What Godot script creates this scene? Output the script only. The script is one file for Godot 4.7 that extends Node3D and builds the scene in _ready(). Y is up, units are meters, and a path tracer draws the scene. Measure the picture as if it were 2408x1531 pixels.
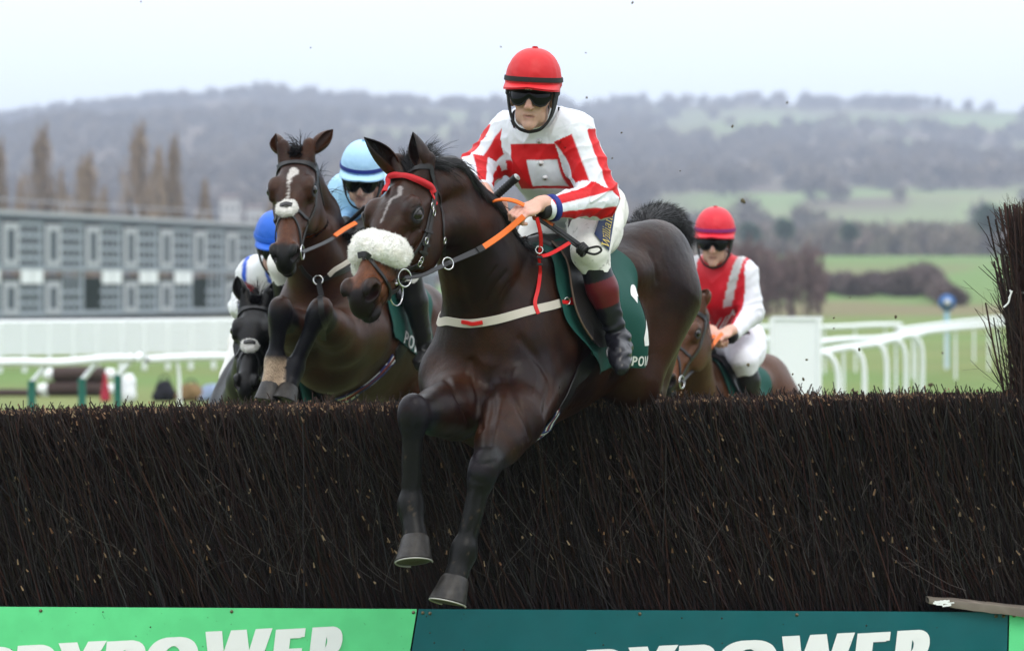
extends Node3D
# A steeplechase: horses and riders jumping a birch brush fence below a wooded hill, overcast winter light.
# Metres, y up. The camera stands at (0, 2, 0) and looks along -z with a level, shifted lens.

const FOCAL := 6900.0            # focal length in units of a 2408-wide picture
const HORIZON := 669.0
const CROP := Vector4(0, 0, 2408, 1531)
const STAGES := "all"

var M := {}                      # materials
var noise := FastNoiseLite.new()
var noise2 := FastNoiseLite.new()
var rng := RandomNumberGenerator.new()
var used_names := {}

func P(X: float, Y: float, d: float) -> Vector3:
	return Vector3((X - 1204.0) / FOCAL * d, 2.0 - (Y - HORIZON) / FOCAL * d, -d)

func stage(s: String) -> bool:
	return STAGES == "all" or STAGES.contains(s)

func _ready() -> void:
	rng.seed = 7
	noise.seed = 11; noise.frequency = 1.0; noise.noise_type = FastNoiseLite.TYPE_SIMPLEX_SMOOTH; noise.fractal_type = FastNoiseLite.FRACTAL_NONE
	noise2.seed = 5; noise2.frequency = 1.0; noise2.noise_type = FastNoiseLite.TYPE_SIMPLEX_SMOOTH; noise2.fractal_octaves = 4
	# ---- camera
	var cam := Camera3D.new()
	cam.name = "camera"
	cam.projection = Camera3D.PROJECTION_FRUSTUM
	cam.near = 1.0
	cam.far = 9000.0
	cam.size = 1.0 * (CROP.w - CROP.y) / FOCAL
	cam.frustum_offset = Vector2(1.0 * ((CROP.x + CROP.z) * 0.5 - 1204.0) / FOCAL, -1.0 * ((CROP.y + CROP.w) * 0.5 - HORIZON) / FOCAL)
	cam.position = Vector3(0, 2, 0)
	var lens := CameraAttributesPhysical.new()
	lens.frustum_focal_length = 105.0
	lens.exposure_aperture = 2.7
	lens.frustum_focus_distance = 12.95
	lens.exposure_multiplier = 1.0
	lens.frustum_near = 1.0
	lens.frustum_far = 9000.0
	cam.attributes = lens
	add_child(cam)
	cam.current = true
	# ---- sky: a closed white overcast, brighter overhead than at the horizon
	var env := Environment.new()
	env.background_mode = Environment.BG_SKY
	var sm := ProceduralSkyMaterial.new()
	sm.sky_top_color = Color(1.42, 1.44, 1.47)
	sm.sky_horizon_color = Color(0.965, 1.015, 1.05)
	sm.sky_curve = 0.35
	sm.ground_bottom_color = Color(0.24, 0.27, 0.2)
	sm.ground_horizon_color = Color(0.5, 0.52, 0.52)
	sm.sun_angle_max = 1.0
	var sky := Sky.new()
	sky.sky_material = sm
	env.sky = sky
	env.tonemap_mode = Environment.TONE_MAPPER_LINEAR
	env.tonemap_exposure = 1.16
	env.sdfgi_enabled = true
	env.ssao_enabled = true
	env.ssil_enabled = true
	env.fog_enabled = true
	env.fog_density = 0.00034
	env.fog_light_color = Color(0.87, 0.915, 1.0)
	var we := WorldEnvironment.new()
	we.name = "environment"
	we.environment = env
	add_child(we)
	# ---- the sun behind the cloud: a broad soft glow high over the camera's right shoulder
	var sun := DirectionalLight3D.new()
	sun.name = "sun"
	sun.light_energy = 0.5
	sun.light_angular_distance = 25.0
	sun.light_color = Color(1.0, 0.985, 0.96)
	sun.shadow_enabled = true
	sun.rotation_degrees = Vector3(-52, 24, 0)
	add_child(sun)
	materials()
	if stage("land"): landscape()
	if stage("fence"): fence()
	if stage("main"): main_pair()
	if stage("second"): second_pair()
	if stage("third"): third_pair()
	if stage("fourth"): fourth_pair()
	if stage("clod"): mud_clods()

# ---------------------------------------------------------------- nodes, names, materials
func numbered(called: String) -> String:
	var n: int = used_names.get(called, 0)
	used_names[called] = n + 1
	return called if n == 0 else "%s_%03d" % [called, n]

func thing(called: String, label: String, category: String, at := Vector3.ZERO, group := "") -> Node3D:
	var o := Node3D.new()
	o.name = numbered(called)
	add_child(o)
	o.position = at
	tag(o, label, category, group)
	return o

func tag(o: Node, label := "", category := "", group := "", kind := "") -> Node:
	if label: o.set_meta("label", label)
	if category: o.set_meta("category", category)
	if group: o.set_meta("group", group)
	if kind: o.set_meta("kind", kind)
	return o

# a mesh given in world coordinates becomes a part of parent
func part(called: String, mesh: Mesh, m: Material, parent: Node3D) -> MeshInstance3D:
	var o := MeshInstance3D.new()
	o.name = called
	o.mesh = mesh
	if m: o.material_override = m
	parent.add_child(o, true)
	var g := parent.global_transform if parent.is_inside_tree() else parent.transform
	o.transform = g.affine_inverse()
	return o

func local_part(called: String, mesh: Mesh, m: Material, parent: Node3D, t := Transform3D()) -> MeshInstance3D:
	var o := MeshInstance3D.new()
	o.name = called
	o.mesh = mesh
	if m: o.material_override = m
	parent.add_child(o, true)
	o.transform = t
	return o

func setting(called: String, mesh: Mesh, m: Material, label := "") -> MeshInstance3D:
	var o := MeshInstance3D.new()
	o.name = numbered(called)
	o.mesh = mesh
	o.material_override = m
	add_child(o)
	o.set_meta("kind", "structure")
	if label: o.set_meta("label", label)
	return o

func lin(r: float, g: float, b: float) -> Color:
	return Color(r, g, b).linear_to_srgb()

func mat(called: String, c: Color, rough := 0.8, spec := 0.5, vc := false, metal := 0.0) -> StandardMaterial3D:
	var m := StandardMaterial3D.new()
	m.resource_name = called
	m.albedo_color = Color.WHITE if vc else c
	m.vertex_color_use_as_albedo = vc
	m.roughness = rough
	m.metallic_specular = spec
	m.metallic = metal
	M[called] = m
	return m

func noise_tex(freq: float, size := 512, normal := false, strength := 4.0, seed_ := 1, lo := Color(0.75, 0.75, 0.75), hi := Color.WHITE) -> NoiseTexture2D:
	var n := FastNoiseLite.new()
	n.seed = seed_
	n.frequency = freq
	n.fractal_octaves = 4
	var t := NoiseTexture2D.new()
	t.width = size; t.height = size
	t.seamless = true
	t.noise = n
	t.as_normal_map = normal
	t.bump_strength = strength
	if not normal:
		var g := Gradient.new()
		g.set_color(0, lo); g.set_color(1, hi)
		g.set_offset(0, 0.25); g.set_offset(1, 0.75)
		t.color_ramp = g
	return t

# ---------------------------------------------------------------- smooth-union fields, meshed as surface nets
class Field:
	var kind := PackedInt32Array()      # 0 tapered capsule, 1 ellipsoid
	var a := PackedVector3Array()
	var b := PackedVector3Array()
	var r0 := PackedFloat32Array()
	var r1 := PackedFloat32Array()
	var k := PackedFloat32Array()
	var cut := PackedInt32Array()
	var inv: Array[Transform3D] = []
	var ir := PackedVector3Array()
	var lo := PackedVector3Array()
	var hi := PackedVector3Array()
	var frame := Transform3D()
	var scale := 1.0
	var grow := 0.0

	func cone(p: Vector3, q: Vector3, rp: float, rq: float, ks := 0.03, sub := false) -> void:
		p = frame * (p * scale); q = frame * (q * scale)
		rp = rp * scale + (0.0 if sub else grow); rq = rq * scale + (0.0 if sub else grow)
		kind.append(0); a.append(p); b.append(q - p); r0.append(rp); r1.append(rq - rp); k.append(ks * scale); cut.append(1 if sub else 0)
		inv.append(Transform3D()); ir.append(Vector3(1.0 / maxf((q - p).length_squared(), 1e-9), 0, 0))
		var m := Vector3.ONE * (maxf(rp, rq) + ks * scale)
		lo.append(p.min(q) - m); hi.append(p.max(q) + m)

	func ell(c: Vector3, r: Vector3, ks := 0.03, rot := Basis(), sub := false) -> void:
		c = frame * (c * scale)
		r = r * scale + Vector3.ONE * (0.0 if sub else grow)
		var bs: Basis = frame.basis * rot
		kind.append(1); a.append(c); b.append(Vector3.ZERO); r0.append(0); r1.append(0); k.append(ks * scale); cut.append(1 if sub else 0)
		var t := Transform3D(bs.inverse(), Vector3.ZERO)
		t = Transform3D(Basis.from_scale(Vector3.ONE / r) * t.basis, Vector3.ZERO)
		inv.append(Transform3D(t.basis, -(t.basis * c))); ir.append(Vector3.ONE / r)
		var e := Vector3(
			Vector3(bs.x.x * r.x, bs.y.x * r.y, bs.z.x * r.z).length(),
			Vector3(bs.x.y * r.x, bs.y.y * r.y, bs.z.y * r.z).length(),
			Vector3(bs.x.z * r.x, bs.y.z * r.y, bs.z.z * r.z).length()) + Vector3.ONE * ks * scale
		lo.append(c - e); hi.append(c + e)

	# an ellipsoid along the line from p to q
	func egg(p: Vector3, q: Vector3, w1: float, w2: float, side: Vector3, ks := 0.03, sub := false) -> void:
		var x := (q - p).normalized()
		var z := x.cross(side).normalized()
		var y := z.cross(x).normalized()
		ell((p + q) * 0.5, Vector3((q - p).length() * 0.5, w1, w2), ks, Basis(x, y, z), sub)

	func value(p: Vector3, list: PackedInt32Array) -> float:
		var d := 1e6
		for i in list:
			var e: float
			if kind[i] == 0:
				var pa := p - a[i]
				var ba := b[i]
				var h := clampf(pa.dot(ba) * ir[i].x, 0.0, 1.0)
				e = (pa - ba * h).length() - r0[i] - r1[i] * h
			else:
				var q: Vector3 = inv[i] * p
				var k0 := q.length()
				e = k0 * (k0 - 1.0) / maxf((q * ir[i]).length(), 1e-6)
			var kk := k[i]
			if cut[i] == 0:
				var h2 := maxf(kk - absf(d - e), 0.0)
				d = minf(d, e) - h2 * h2 * 0.25 / kk
			else:
				var h3 := maxf(kk - absf(d + e), 0.0)
				d = maxf(d, -e) + h3 * h3 * 0.25 / kk
		return d

	func all() -> PackedInt32Array:
		return PackedInt32Array(range(kind.size()))

	func near(p: Vector3, m: float) -> PackedInt32Array:
		var out := PackedInt32Array()
		var mm := Vector3.ONE * m
		for i in kind.size():
			var l := lo[i] - mm
			var h := hi[i] + mm
			if p.x > l.x and p.y > l.y and p.z > l.z and p.x < h.x and p.y < h.y and p.z < h.z: out.append(i)
		return out

	func grad(p: Vector3) -> Vector3:
		var l := near(p, 0.12)
		var e := 0.004
		return Vector3(value(p + Vector3(e, 0, 0), l) - value(p - Vector3(e, 0, 0), l), value(p + Vector3(0, e, 0), l) - value(p - Vector3(0, e, 0), l), value(p + Vector3(0, 0, e), l) - value(p - Vector3(0, 0, e), l)).normalized()

	func onto(p: Vector3, off := 0.0) -> Vector3:
		for i in 5:
			var l := near(p, 0.3)
			var d := value(p, l) - off
			if absf(d) < 0.0006: break
			p -= grad(p) * clampf(d, -0.15, 0.15)
		return p

	# first point on the surface along the line from o through t; t itself if missed
	func hit(o: Vector3, t: Vector3, off := 0.0, back := 1.2) -> Vector3:
		var dir := (t - o).normalized()
		var s := (t - o).length() - back
		var l := PackedInt32Array()
		var s1 := o + dir * s
		var s2 := o + dir * ((t - o).length() + back)
		for i in kind.size():
			var m := Vector3.ONE * (absf(off) + 0.02)
			if AABB(lo[i] - m, hi[i] - lo[i] + m * 2.0).intersects_segment(s1, s2): l.append(i)
		if l.is_empty(): return Vector3.INF
		for i in 120:
			var d := value(o + dir * s, l) - off
			if d < 0.0008: return o + dir * s
			s += clampf(d * 0.7, 0.0008, 0.1)
			if s > (t - o).length() + back: break
		return Vector3.INF

	func mesh(cell: float, clip = null, box := AABB()) -> Dictionary:
		var B := 4
		var blocks := {}
		var bs := cell * B
		for i in kind.size():
			if cut[i] == 1: continue
			var l: Vector3i = Vector3i(((lo[i] - Vector3.ONE * cell * 2.0) / bs).floor())
			var h: Vector3i = Vector3i(((hi[i] + Vector3.ONE * cell * 2.0) / bs).floor())
			for x in range(l.x, h.x + 1):
				for y in range(l.y, h.y + 1):
					for z in range(l.z, h.z + 1):
						blocks[Vector3i(x, y, z)] = true
		var data := {}
		var half := bs * 0.5
		var reach := bs * 0.87 + cell
		for key: Vector3i in blocks:
			var base := Vector3(key) * bs
			var c := base + Vector3.ONE * half
			if box.size.x > 0.0 and not box.has_point(c): continue
			var list := near(c, half + cell * 2.0)
			if list.is_empty(): continue
			var v := value(c, list)
			if absf(v) > reach * 1.6: continue
			var s := PackedFloat32Array()
			s.resize(125)
			var n := 0
			var pos := false
			var neg := false
			for z in 5:
				for y in 5:
					for x in 5:
						var d := value(base + Vector3(x, y, z) * cell, list)
						s[n] = d
						n += 1
						if d < 0.0: neg = true
						else: pos = true
			if pos and neg: data[key] = s
		var verts := PackedVector3Array()
		var ids := {}
		var off := [0, 1, 5, 6, 25, 26, 30, 31]
		var ea := [0, 2, 4, 6, 0, 1, 4, 5, 0, 1, 2, 3]
		var eb := [1, 3, 5, 7, 2, 3, 6, 7, 4, 5, 6, 7]
		for key: Vector3i in data:
			var s: PackedFloat32Array = data[key]
			var base: Vector3i = key * B
			for z in B:
				for y in B:
					for x in B:
						var o := x + y * 5 + z * 25
						var m := 0
						for q in 8:
							if s[o + off[q]] < 0.0: m |= 1 << q
						if m == 0 or m == 255: continue
						var sum := Vector3.ZERO
						var cnt := 0
						for q in 12:
							var ia: int = ea[q]
							var ib: int = eb[q]
							if ((m >> ia) & 1) == ((m >> ib) & 1): continue
							var va := s[o + off[ia]]
							var vb := s[o + off[ib]]
							var t := va / (va - vb)
							sum += Vector3(ia & 1, (ia >> 1) & 1, ia >> 2).lerp(Vector3(ib & 1, (ib >> 1) & 1, ib >> 2), t)
							cnt += 1
						var ci := base + Vector3i(x, y, z)
						ids[ci] = verts.size()
						verts.append((Vector3(ci) + sum / cnt) * cell)
		var idx := PackedInt32Array()
		for key: Vector3i in data:
			var s: PackedFloat32Array = data[key]
			var base: Vector3i = key * B
			for z in B:
				for y in B:
					for x in B:
						var o := x + y * 5 + z * 25
						var inside := s[o] < 0.0
						var ci := base + Vector3i(x, y, z)
						for ax in 3:
							var step: int = [1, 5, 25][ax]
							if (s[o + step] < 0.0) == inside: continue
							var u := Vector3i(0, 1, 0) if ax == 0 else (Vector3i(0, 0, 1) if ax == 1 else Vector3i(1, 0, 0))
							var w := Vector3i(0, 0, 1) if ax == 0 else (Vector3i(1, 0, 0) if ax == 1 else Vector3i(0, 1, 0))
							var c0: int = ids.get(ci, -1)
							var c1: int = ids.get(ci - u, -1)
							var c2: int = ids.get(ci - u - w, -1)
							var c3: int = ids.get(ci - w, -1)
							if c0 < 0 or c1 < 0 or c2 < 0 or c3 < 0: continue
							if inside: idx.append_array([c0, c2, c1, c0, c3, c2])
							else: idx.append_array([c0, c1, c2, c0, c2, c3])
		if clip != null:
			var keep := PackedByteArray()
			keep.resize(verts.size())
			for i in verts.size(): keep[i] = 1 if clip.call(verts[i]) else 0
			var idx2 := PackedInt32Array()
			for i in range(0, idx.size(), 3):
				if keep[idx[i]] and keep[idx[i + 1]] and keep[idx[i + 2]]: idx2.append_array([idx[i], idx[i + 1], idx[i + 2]])
			idx = idx2
		return {"v": verts, "i": idx, "n": Field.normals(verts, idx)}

	static func normals(v: PackedVector3Array, idx: PackedInt32Array) -> PackedVector3Array:
		var n := PackedVector3Array()
		n.resize(v.size())
		for i in range(0, idx.size(), 3):
			var p := v[idx[i]]
			var c := (v[idx[i + 2]] - p).cross(v[idx[i + 1]] - p)
			n[idx[i]] += c; n[idx[i + 1]] += c; n[idx[i + 2]] += c
		for i in n.size(): n[i] = n[i].normalized() if n[i].length_squared() > 0.0 else Vector3.UP
		return n

# push vertices along their normals by f(p, n), then colour them by g(p, n)
func shape(d: Dictionary, push = null, colour = null) -> void:
	var v: PackedVector3Array = d.v
	var n: PackedVector3Array = d.n
	if colour != null:
		var c := PackedColorArray()
		c.resize(v.size())
		for i in v.size(): c[i] = colour.call(v[i], n[i])
		d.c = c
	if push != null:
		for i in v.size(): v[i] += n[i] * float(push.call(v[i], n[i]))
		d.v = v
		d.n = Field.normals(v, d.i)

func joined(list: Array) -> Dictionary:
	var v := PackedVector3Array(); var n := PackedVector3Array(); var c := PackedColorArray(); var idx := PackedInt32Array()
	var coloured := list.size() > 0 and (list[0] as Dictionary).has("c")
	for d: Dictionary in list:
		var o := v.size()
		v.append_array(d.v); n.append_array(d.n)
		if coloured: c.append_array(d.c)
		for q: int in d.i: idx.append(q + o)
	var out := {"v": v, "n": n, "i": idx}
	if coloured: out.c = c
	return out

func commit(d: Dictionary) -> ArrayMesh:
	var arr := []
	arr.resize(Mesh.ARRAY_MAX)
	arr[Mesh.ARRAY_VERTEX] = d.v
	arr[Mesh.ARRAY_NORMAL] = d.n
	arr[Mesh.ARRAY_INDEX] = d.i
	if d.has("c"): arr[Mesh.ARRAY_COLOR] = d.c
	if d.has("uv"): arr[Mesh.ARRAY_TEX_UV] = d.uv
	var m := ArrayMesh.new()
	if d.i.size() > 0: m.add_surface_from_arrays(Mesh.PRIMITIVE_TRIANGLES, arr)
	return m

# ---------------------------------------------------------------- swept shapes (world coordinates)
class Sweep:
	var v := PackedVector3Array(); var n := PackedVector3Array(); var c := PackedColorArray(); var i := PackedInt32Array()
	var col := Color.WHITE

	func data() -> Dictionary: return {"v": v, "n": n, "c": c, "i": i}

	func quad_grid(rows: int, cols: int, o: int, closed: bool) -> void:
		for r in rows - 1:
			for q in (cols if closed else cols - 1):
				var q2 := (q + 1) % cols
				var p0 := o + r * cols + q
				var p1 := o + r * cols + q2
				var p2 := p0 + cols
				var p3 := p1 + cols
				i.append_array([p0, p3, p1, p0, p2, p3])

	# round tube through pts; radii one number or one for each point
	func tube(pts: PackedVector3Array, radii, sides := 6, capped := true) -> void:
		var o := v.size()
		var m := pts.size()
		var side := Vector3.ZERO
		for k in m:
			var t := (pts[mini(k + 1, m - 1)] - pts[maxi(k - 1, 0)]).normalized()
			if side == Vector3.ZERO: side = t.cross(Vector3.UP if absf(t.y) < 0.9 else Vector3.RIGHT).normalized()
			side = (side - t * side.dot(t)).normalized()
			var up := t.cross(side)
			var r: float = radii if (radii is float) else radii[k]
			for q in sides:
				var ang := TAU * q / sides
				var d := side * cos(ang) + up * sin(ang)
				v.append(pts[k] + d * r); n.append(d); c.append(col)
		quad_grid(m, sides, o, true)
		if capped:
			for e in 2:
				var b := o + (m - 1) * sides * e
				for q in range(1, sides - 1):
					if e == 0: i.append_array([b, b + q, b + q + 1])
					else: i.append_array([b, b + q + 1, b + q])

	# strap of width w and thickness th along pts; nrm gives the outward side at each point
	func strap(pts: PackedVector3Array, nrm: PackedVector3Array, w, th: float) -> void:
		var m := pts.size()
		var rows := []
		for k in m:
			var t := (pts[mini(k + 1, m - 1)] - pts[maxi(k - 1, 0)]).normalized()
			var up := (nrm[k] - t * nrm[k].dot(t)).normalized()
			var s := t.cross(up).normalized()
			var ww: float = w if (w is float) else w[k]
			var bv := minf(th * 0.35, ww * 0.2)
			rows.append([[pts[k] - s * ww * 0.5, -s], [pts[k] - s * ww * 0.5 + up * (th - bv), (up - s).normalized()], [pts[k] - s * (ww * 0.5 - bv) + up * th, up], [pts[k] + s * (ww * 0.5 - bv) + up * th, up], [pts[k] + s * ww * 0.5 + up * (th - bv), (up + s).normalized()], [pts[k] + s * ww * 0.5, s], [pts[k] + s * ww * 0.5 - up * 0.001, -up], [pts[k] - s * ww * 0.5 - up * 0.001, -up]])
		var o := v.size()
		for row in rows:
			for e in row: v.append(e[0]); n.append(e[1]); c.append(col)
		quad_grid(m, 8, o, true)
		for e in 2:
			var b := o + (m - 1) * 8 * e
			for q in range(1, 7):
				if e == 0: i.append_array([b, b + q, b + q + 1])
				else: i.append_array([b, b + q + 1, b + q])

	# box with axes given by basis columns (half sizes) and a chamfer
	func box(t: Transform3D, h: Vector3) -> void:
		for ax in 3:
			for sg in [-1.0, 1.0]:
				var nn := Vector3.ZERO; nn[ax] = sg
				var u := Vector3.ZERO; u[(ax + 1) % 3] = 1.0
				var w := Vector3.ZERO; w[(ax + 2) % 3] = sg
				var o := v.size()
				for q in [[-1, -1], [1, -1], [1, 1], [-1, 1]]:
					v.append(t * ((nn + u * q[0] + w * q[1]) * h)); n.append((t.basis * nn).normalized()); c.append(col)
				i.append_array([o, o + 2, o + 1, o, o + 3, o + 2])

	# a disc-like loft: rings of points
	func loft(rings: Array, closed := true) -> void:
		var o := v.size()
		var cols: int = rings[0].size()
		for r in rings:
			for p: Vector3 in r: v.append(p); n.append(Vector3.ZERO); c.append(col)
		var i0 := i.size()
		quad_grid(rings.size(), cols, o, closed)
		for q in range(i0, i.size(), 3):
			var p := v[i[q]]
			var cr := (v[i[q + 2]] - p).cross(v[i[q + 1]] - p)
			for e in 3: n[i[q + e]] += cr
		for q in range(o, v.size()): n[q] = n[q].normalized() if n[q].length_squared() > 0 else Vector3.UP

	func append(d: Dictionary) -> void:
		var o := v.size()
		v.append_array(d.v); n.append_array(d.n)
		for q in d.v.size(): c.append(col)
		for q in d.i: i.append(q + o)

func smooth(pts: Array, per := 6) -> PackedVector3Array:
	var out := PackedVector3Array()
	var m := pts.size()
	for k in m - 1:
		var p0: Vector3 = pts[maxi(k - 1, 0)]
		var p1: Vector3 = pts[k]
		var p2: Vector3 = pts[k + 1]
		var p3: Vector3 = pts[mini(k + 2, m - 1)]
		for q in per: out.append(p1.cubic_interpolate(p2, p0, p3, float(q) / per))
	out.append(pts[m - 1])
	return out

func mesh_of(s: Sweep) -> ArrayMesh:
	return commit(s.data())

# sheet with thickness from a grid of points (rows of equal length); outward normals from winding
func sheet(rows: Array, th: float, col = null) -> Dictionary:
	var R := rows.size()
	var C: int = rows[0].size()
	var v := PackedVector3Array(); var idx := PackedInt32Array(); var c := PackedColorArray()
	for r in R:
		for q in C: v.append(rows[r][q])
	for r in R - 1:
		for q in C - 1:
			var p := r * C + q
			idx.append_array([p, p + 1, p + C + 1, p, p + C + 1, p + C])
	var n := Field.normals(v, idx)
	var m := v.size()
	var v2 := v.duplicate()
	var n2 := n.duplicate()
	for q in m: v2.append(v[q] - n[q] * th); n2.append(-n[q])
	var i2 := idx.duplicate()
	for q in range(0, idx.size(), 3): i2.append_array([idx[q] + m, idx[q + 2] + m, idx[q + 1] + m])
	var edge := []
	for q in C - 1: edge.append([q + 1, q]); edge.append([(R - 1) * C + q, (R - 1) * C + q + 1])
	for r in R - 1: edge.append([r * C, (r + 1) * C]); edge.append([(r + 1) * C + C - 1, r * C + C - 1])
	for e in edge: i2.append_array([e[0], e[1], e[1] + m, e[0], e[1] + m, e[0] + m])
	for q in v2.size(): c.append(col.call(v2[q]) if col != null else Color.WHITE)
	return {"v": v2, "n": n2, "i": i2, "c": c}

func nz(p: Vector3, f: float) -> float:
	return noise.get_noise_3d(p.x * f, p.y * f, p.z * f)
func nf(p: Vector3, f: float) -> float:
	return noise2.get_noise_3d(p.x * f, p.y * f, p.z * f)

func mixc(a: Color, b: Color, t: float) -> Color:
	return a.lerp(b, clampf(t, 0.0, 1.0))
func step01(a: float, b: float, x: float) -> float:
	return smoothstep(a, b, x)

# ---------------------------------------------------------------- horses
# trunk template: x forward, y up, z to the horse's left; origin on the ground below the withers (horse standing)
func trunk_prims(F: Field) -> void:
	F.ell(Vector3(-0.24, 1.20, 0), Vector3(0.60, 0.375, 0.275), 0.06)
	F.ell(Vector3(-0.55, 1.19, 0), Vector3(0.46, 0.30, 0.28), 0.06)
	F.cone(Vector3(0.06, 1.50, 0), Vector3(-0.30, 1.47, 0), 0.085, 0.10, 0.08)
	F.cone(Vector3(-0.25, 1.46, 0), Vector3(-0.85, 1.47, 0), 0.10, 0.13, 0.08)
	F.ell(Vector3(0.12, 1.11, 0), Vector3(0.29, 0.34, 0.245), 0.06)
	for s in [-1.0, 1.0]:
		# shoulder blade, point of shoulder, breast, upper arm
		F.egg(Vector3(-0.03, 1.56, 0.09 * s), Vector3(0.30, 1.04, 0.17 * s), 0.14, 0.085, Vector3(0, 0, s).cross(Vector3(0.33, -0.5, 0)), 0.05)
		F.ell(Vector3(0.27, 1.08, 0.17 * s), Vector3(0.105, 0.13, 0.09), 0.05)
		F.ell(Vector3(0.27, 0.99, 0.075 * s), Vector3(0.13, 0.15, 0.085), 0.04)
		F.egg(Vector3(-0.16, 1.22, 0.20 * s), Vector3(0.12, 0.98, 0.19 * s), 0.12, 0.075, Vector3(0, 0, s).cross(Vector3(0.28, -0.24, 0)), 0.05)
		# haunch
		F.ell(Vector3(-0.90, 1.36, 0.125 * s), Vector3(0.33, 0.27, 0.165), 0.06)
		F.ell(Vector3(-0.62, 1.44, 0.15 * s), Vector3(0.12, 0.09, 0.10), 0.07)
		# groove behind the shoulder
		F.egg(Vector3(-0.14, 1.36, 0.30 * s), Vector3(-0.05, 1.06, 0.31 * s), 0.03, 0.035, Vector3(1, 0, 0), 0.06, true)
	F.cone(Vector3(0.33, 1.10, 0), Vector3(0.33, 0.92, 0), 0.02, 0.015, 0.03, true)
	F.cone(Vector3(-0.7, 1.66, 0), Vector3(-1.1, 1.60, 0), 0.02, 0.02, 0.05, true)

# hind leg from trunk-frame joints; thigh muscles and all. j: stifle, hock, fetlock, toe (trunk frame)
func hind_leg(F: Field, s: float, stifle: Vector3, hock: Vector3, fet: Vector3, toe: Vector3) -> void:
	var hip := Vector3(-0.92, 1.30, 0.15 * s)
	F.cone(hip, stifle, 0.21, 0.125, 0.06)
	F.cone(Vector3(-1.14, 1.30, 0.115 * s), stifle.lerp(hock, 0.35) + Vector3(-0.06, 0, 0), 0.125, 0.09, 0.07)
	F.cone(stifle, hock, 0.115, 0.05, 0.06)
	F.cone(stifle.lerp(hock, 0.3) + Vector3(-0.05, 0, 0), hock + Vector3(-0.035, 0.03, 0), 0.06, 0.026, 0.04)
	lower_leg(F, hock, fet, toe, Vector3(-1, 0, 0), 0.052)

func lower_leg(F: Field, knee: Vector3, fet: Vector3, toe: Vector3, back: Vector3, kr: float) -> void:
	var ax := (fet - knee).normalized()
	F.cone(knee - ax * 0.03, knee + ax * 0.035, kr, kr * 0.92, 0.03)
	F.cone(knee + ax * 0.03, fet, 0.040, 0.034, 0.03)
	F.cone(knee + ax * 0.05 + back * 0.03, fet - ax * 0.02 + back * 0.024, 0.025, 0.024, 0.02)
	F.cone(fet - ax * 0.012, fet + ax * 0.012 + back * 0.008, 0.045, 0.047, 0.025)
	F.cone(fet, toe, 0.041, 0.046, 0.03)

func fore_leg(F: Field, top: Vector3, elbow: Vector3, knee: Vector3, fet: Vector3, toe: Vector3, back: Vector3) -> void:
	F.cone(top, elbow, 0.14, 0.115, 0.06)
	F.cone(elbow, elbow.lerp(knee, 0.45), 0.11, 0.085, 0.05)
	F.cone(elbow.lerp(knee, 0.35), knee, 0.088, 0.052, 0.05)
	F.cone(elbow + back * 0.03, elbow.lerp(knee, 0.5) + back * 0.02, 0.075, 0.05, 0.05)
	lower_leg(F, knee, fet, toe, back, 0.050)

# head template: x from poll to muzzle, y out of the forehead, z to the horse's left
func head_prims(F: Field) -> void:
	F.ell(Vector3(0.08, -0.02, 0), Vector3(0.15, 0.093, 0.088), 0.03)
	F.ell(Vector3(0.17, 0.012, 0), Vector3(0.135, 0.058, 0.096), 0.03)
	F.cone(Vector3(0.20, 0.004, 0), Vector3(0.50, -0.036, 0), 0.058, 0.038, 0.04)
	F.cone(Vector3(0.22, -0.065, 0), Vector3(0.50, -0.08, 0), 0.072, 0.046, 0.04)
	F.cone(Vector3(0.19, -0.165, 0), Vector3(0.50, -0.13, 0), 0.042, 0.030, 0.05)
	F.ell(Vector3(0.545, -0.066, 0), Vector3(0.068, 0.055, 0.050), 0.03)
	F.ell(Vector3(0.590, -0.094, 0), Vector3(0.034, 0.042, 0.040), 0.022)
	F.ell(Vector3(0.553, -0.143, 0), Vector3(0.046, 0.030, 0.035), 0.016)
	for s in [-1.0, 1.0]:
		F.ell(Vector3(0.165, -0.115, 0.052 * s), Vector3(0.14, 0.118, 0.040), 0.03)
		F.ell(Vector3(0.19, 0.048, 0.079 * s), Vector3(0.050, 0.024, 0.028), 0.02)
		F.ell(Vector3(0.21, 0.012, 0.090 * s), Vector3(0.050, 0.036, 0.022), 0.02)
		F.cone(Vector3(0.23, -0.042, 0.082 * s), Vector3(0.37, -0.062, 0.058 * s), 0.014, 0.010, 0.02)
		F.ell(Vector3(0.555, -0.04, 0.047 * s), Vector3(0.046, 0.040, 0.026), 0.014)
		F.cone(Vector3(0.02, 0.045, 0.05 * s), Vector3(-0.03, 0.09, 0.062 * s), 0.036, 0.03, 0.03)
		# hollow above the eye, eye socket, nostril, corner of the mouth
		F.ell(Vector3(0.11, 0.045, 0.092 * s), Vector3(0.035, 0.02, 0.018), 0.03, Basis(), true)
		F.ell(Vector3(0.215, 0.022, 0.118 * s), Vector3(0.030, 0.019, 0.02), 0.012, Basis(), true)
		F.ell(Vector3(0.574, -0.046, 0.064 * s), Vector3(0.033, 0.022, 0.040), 0.008, Basis(Vector3(0, 0, 1), -0.5), true)
		F.cone(Vector3(0.46, -0.118, 0.052 * s), Vector3(0.60, -0.130, 0.030 * s), 0.006, 0.009, 0.010, true)

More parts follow.
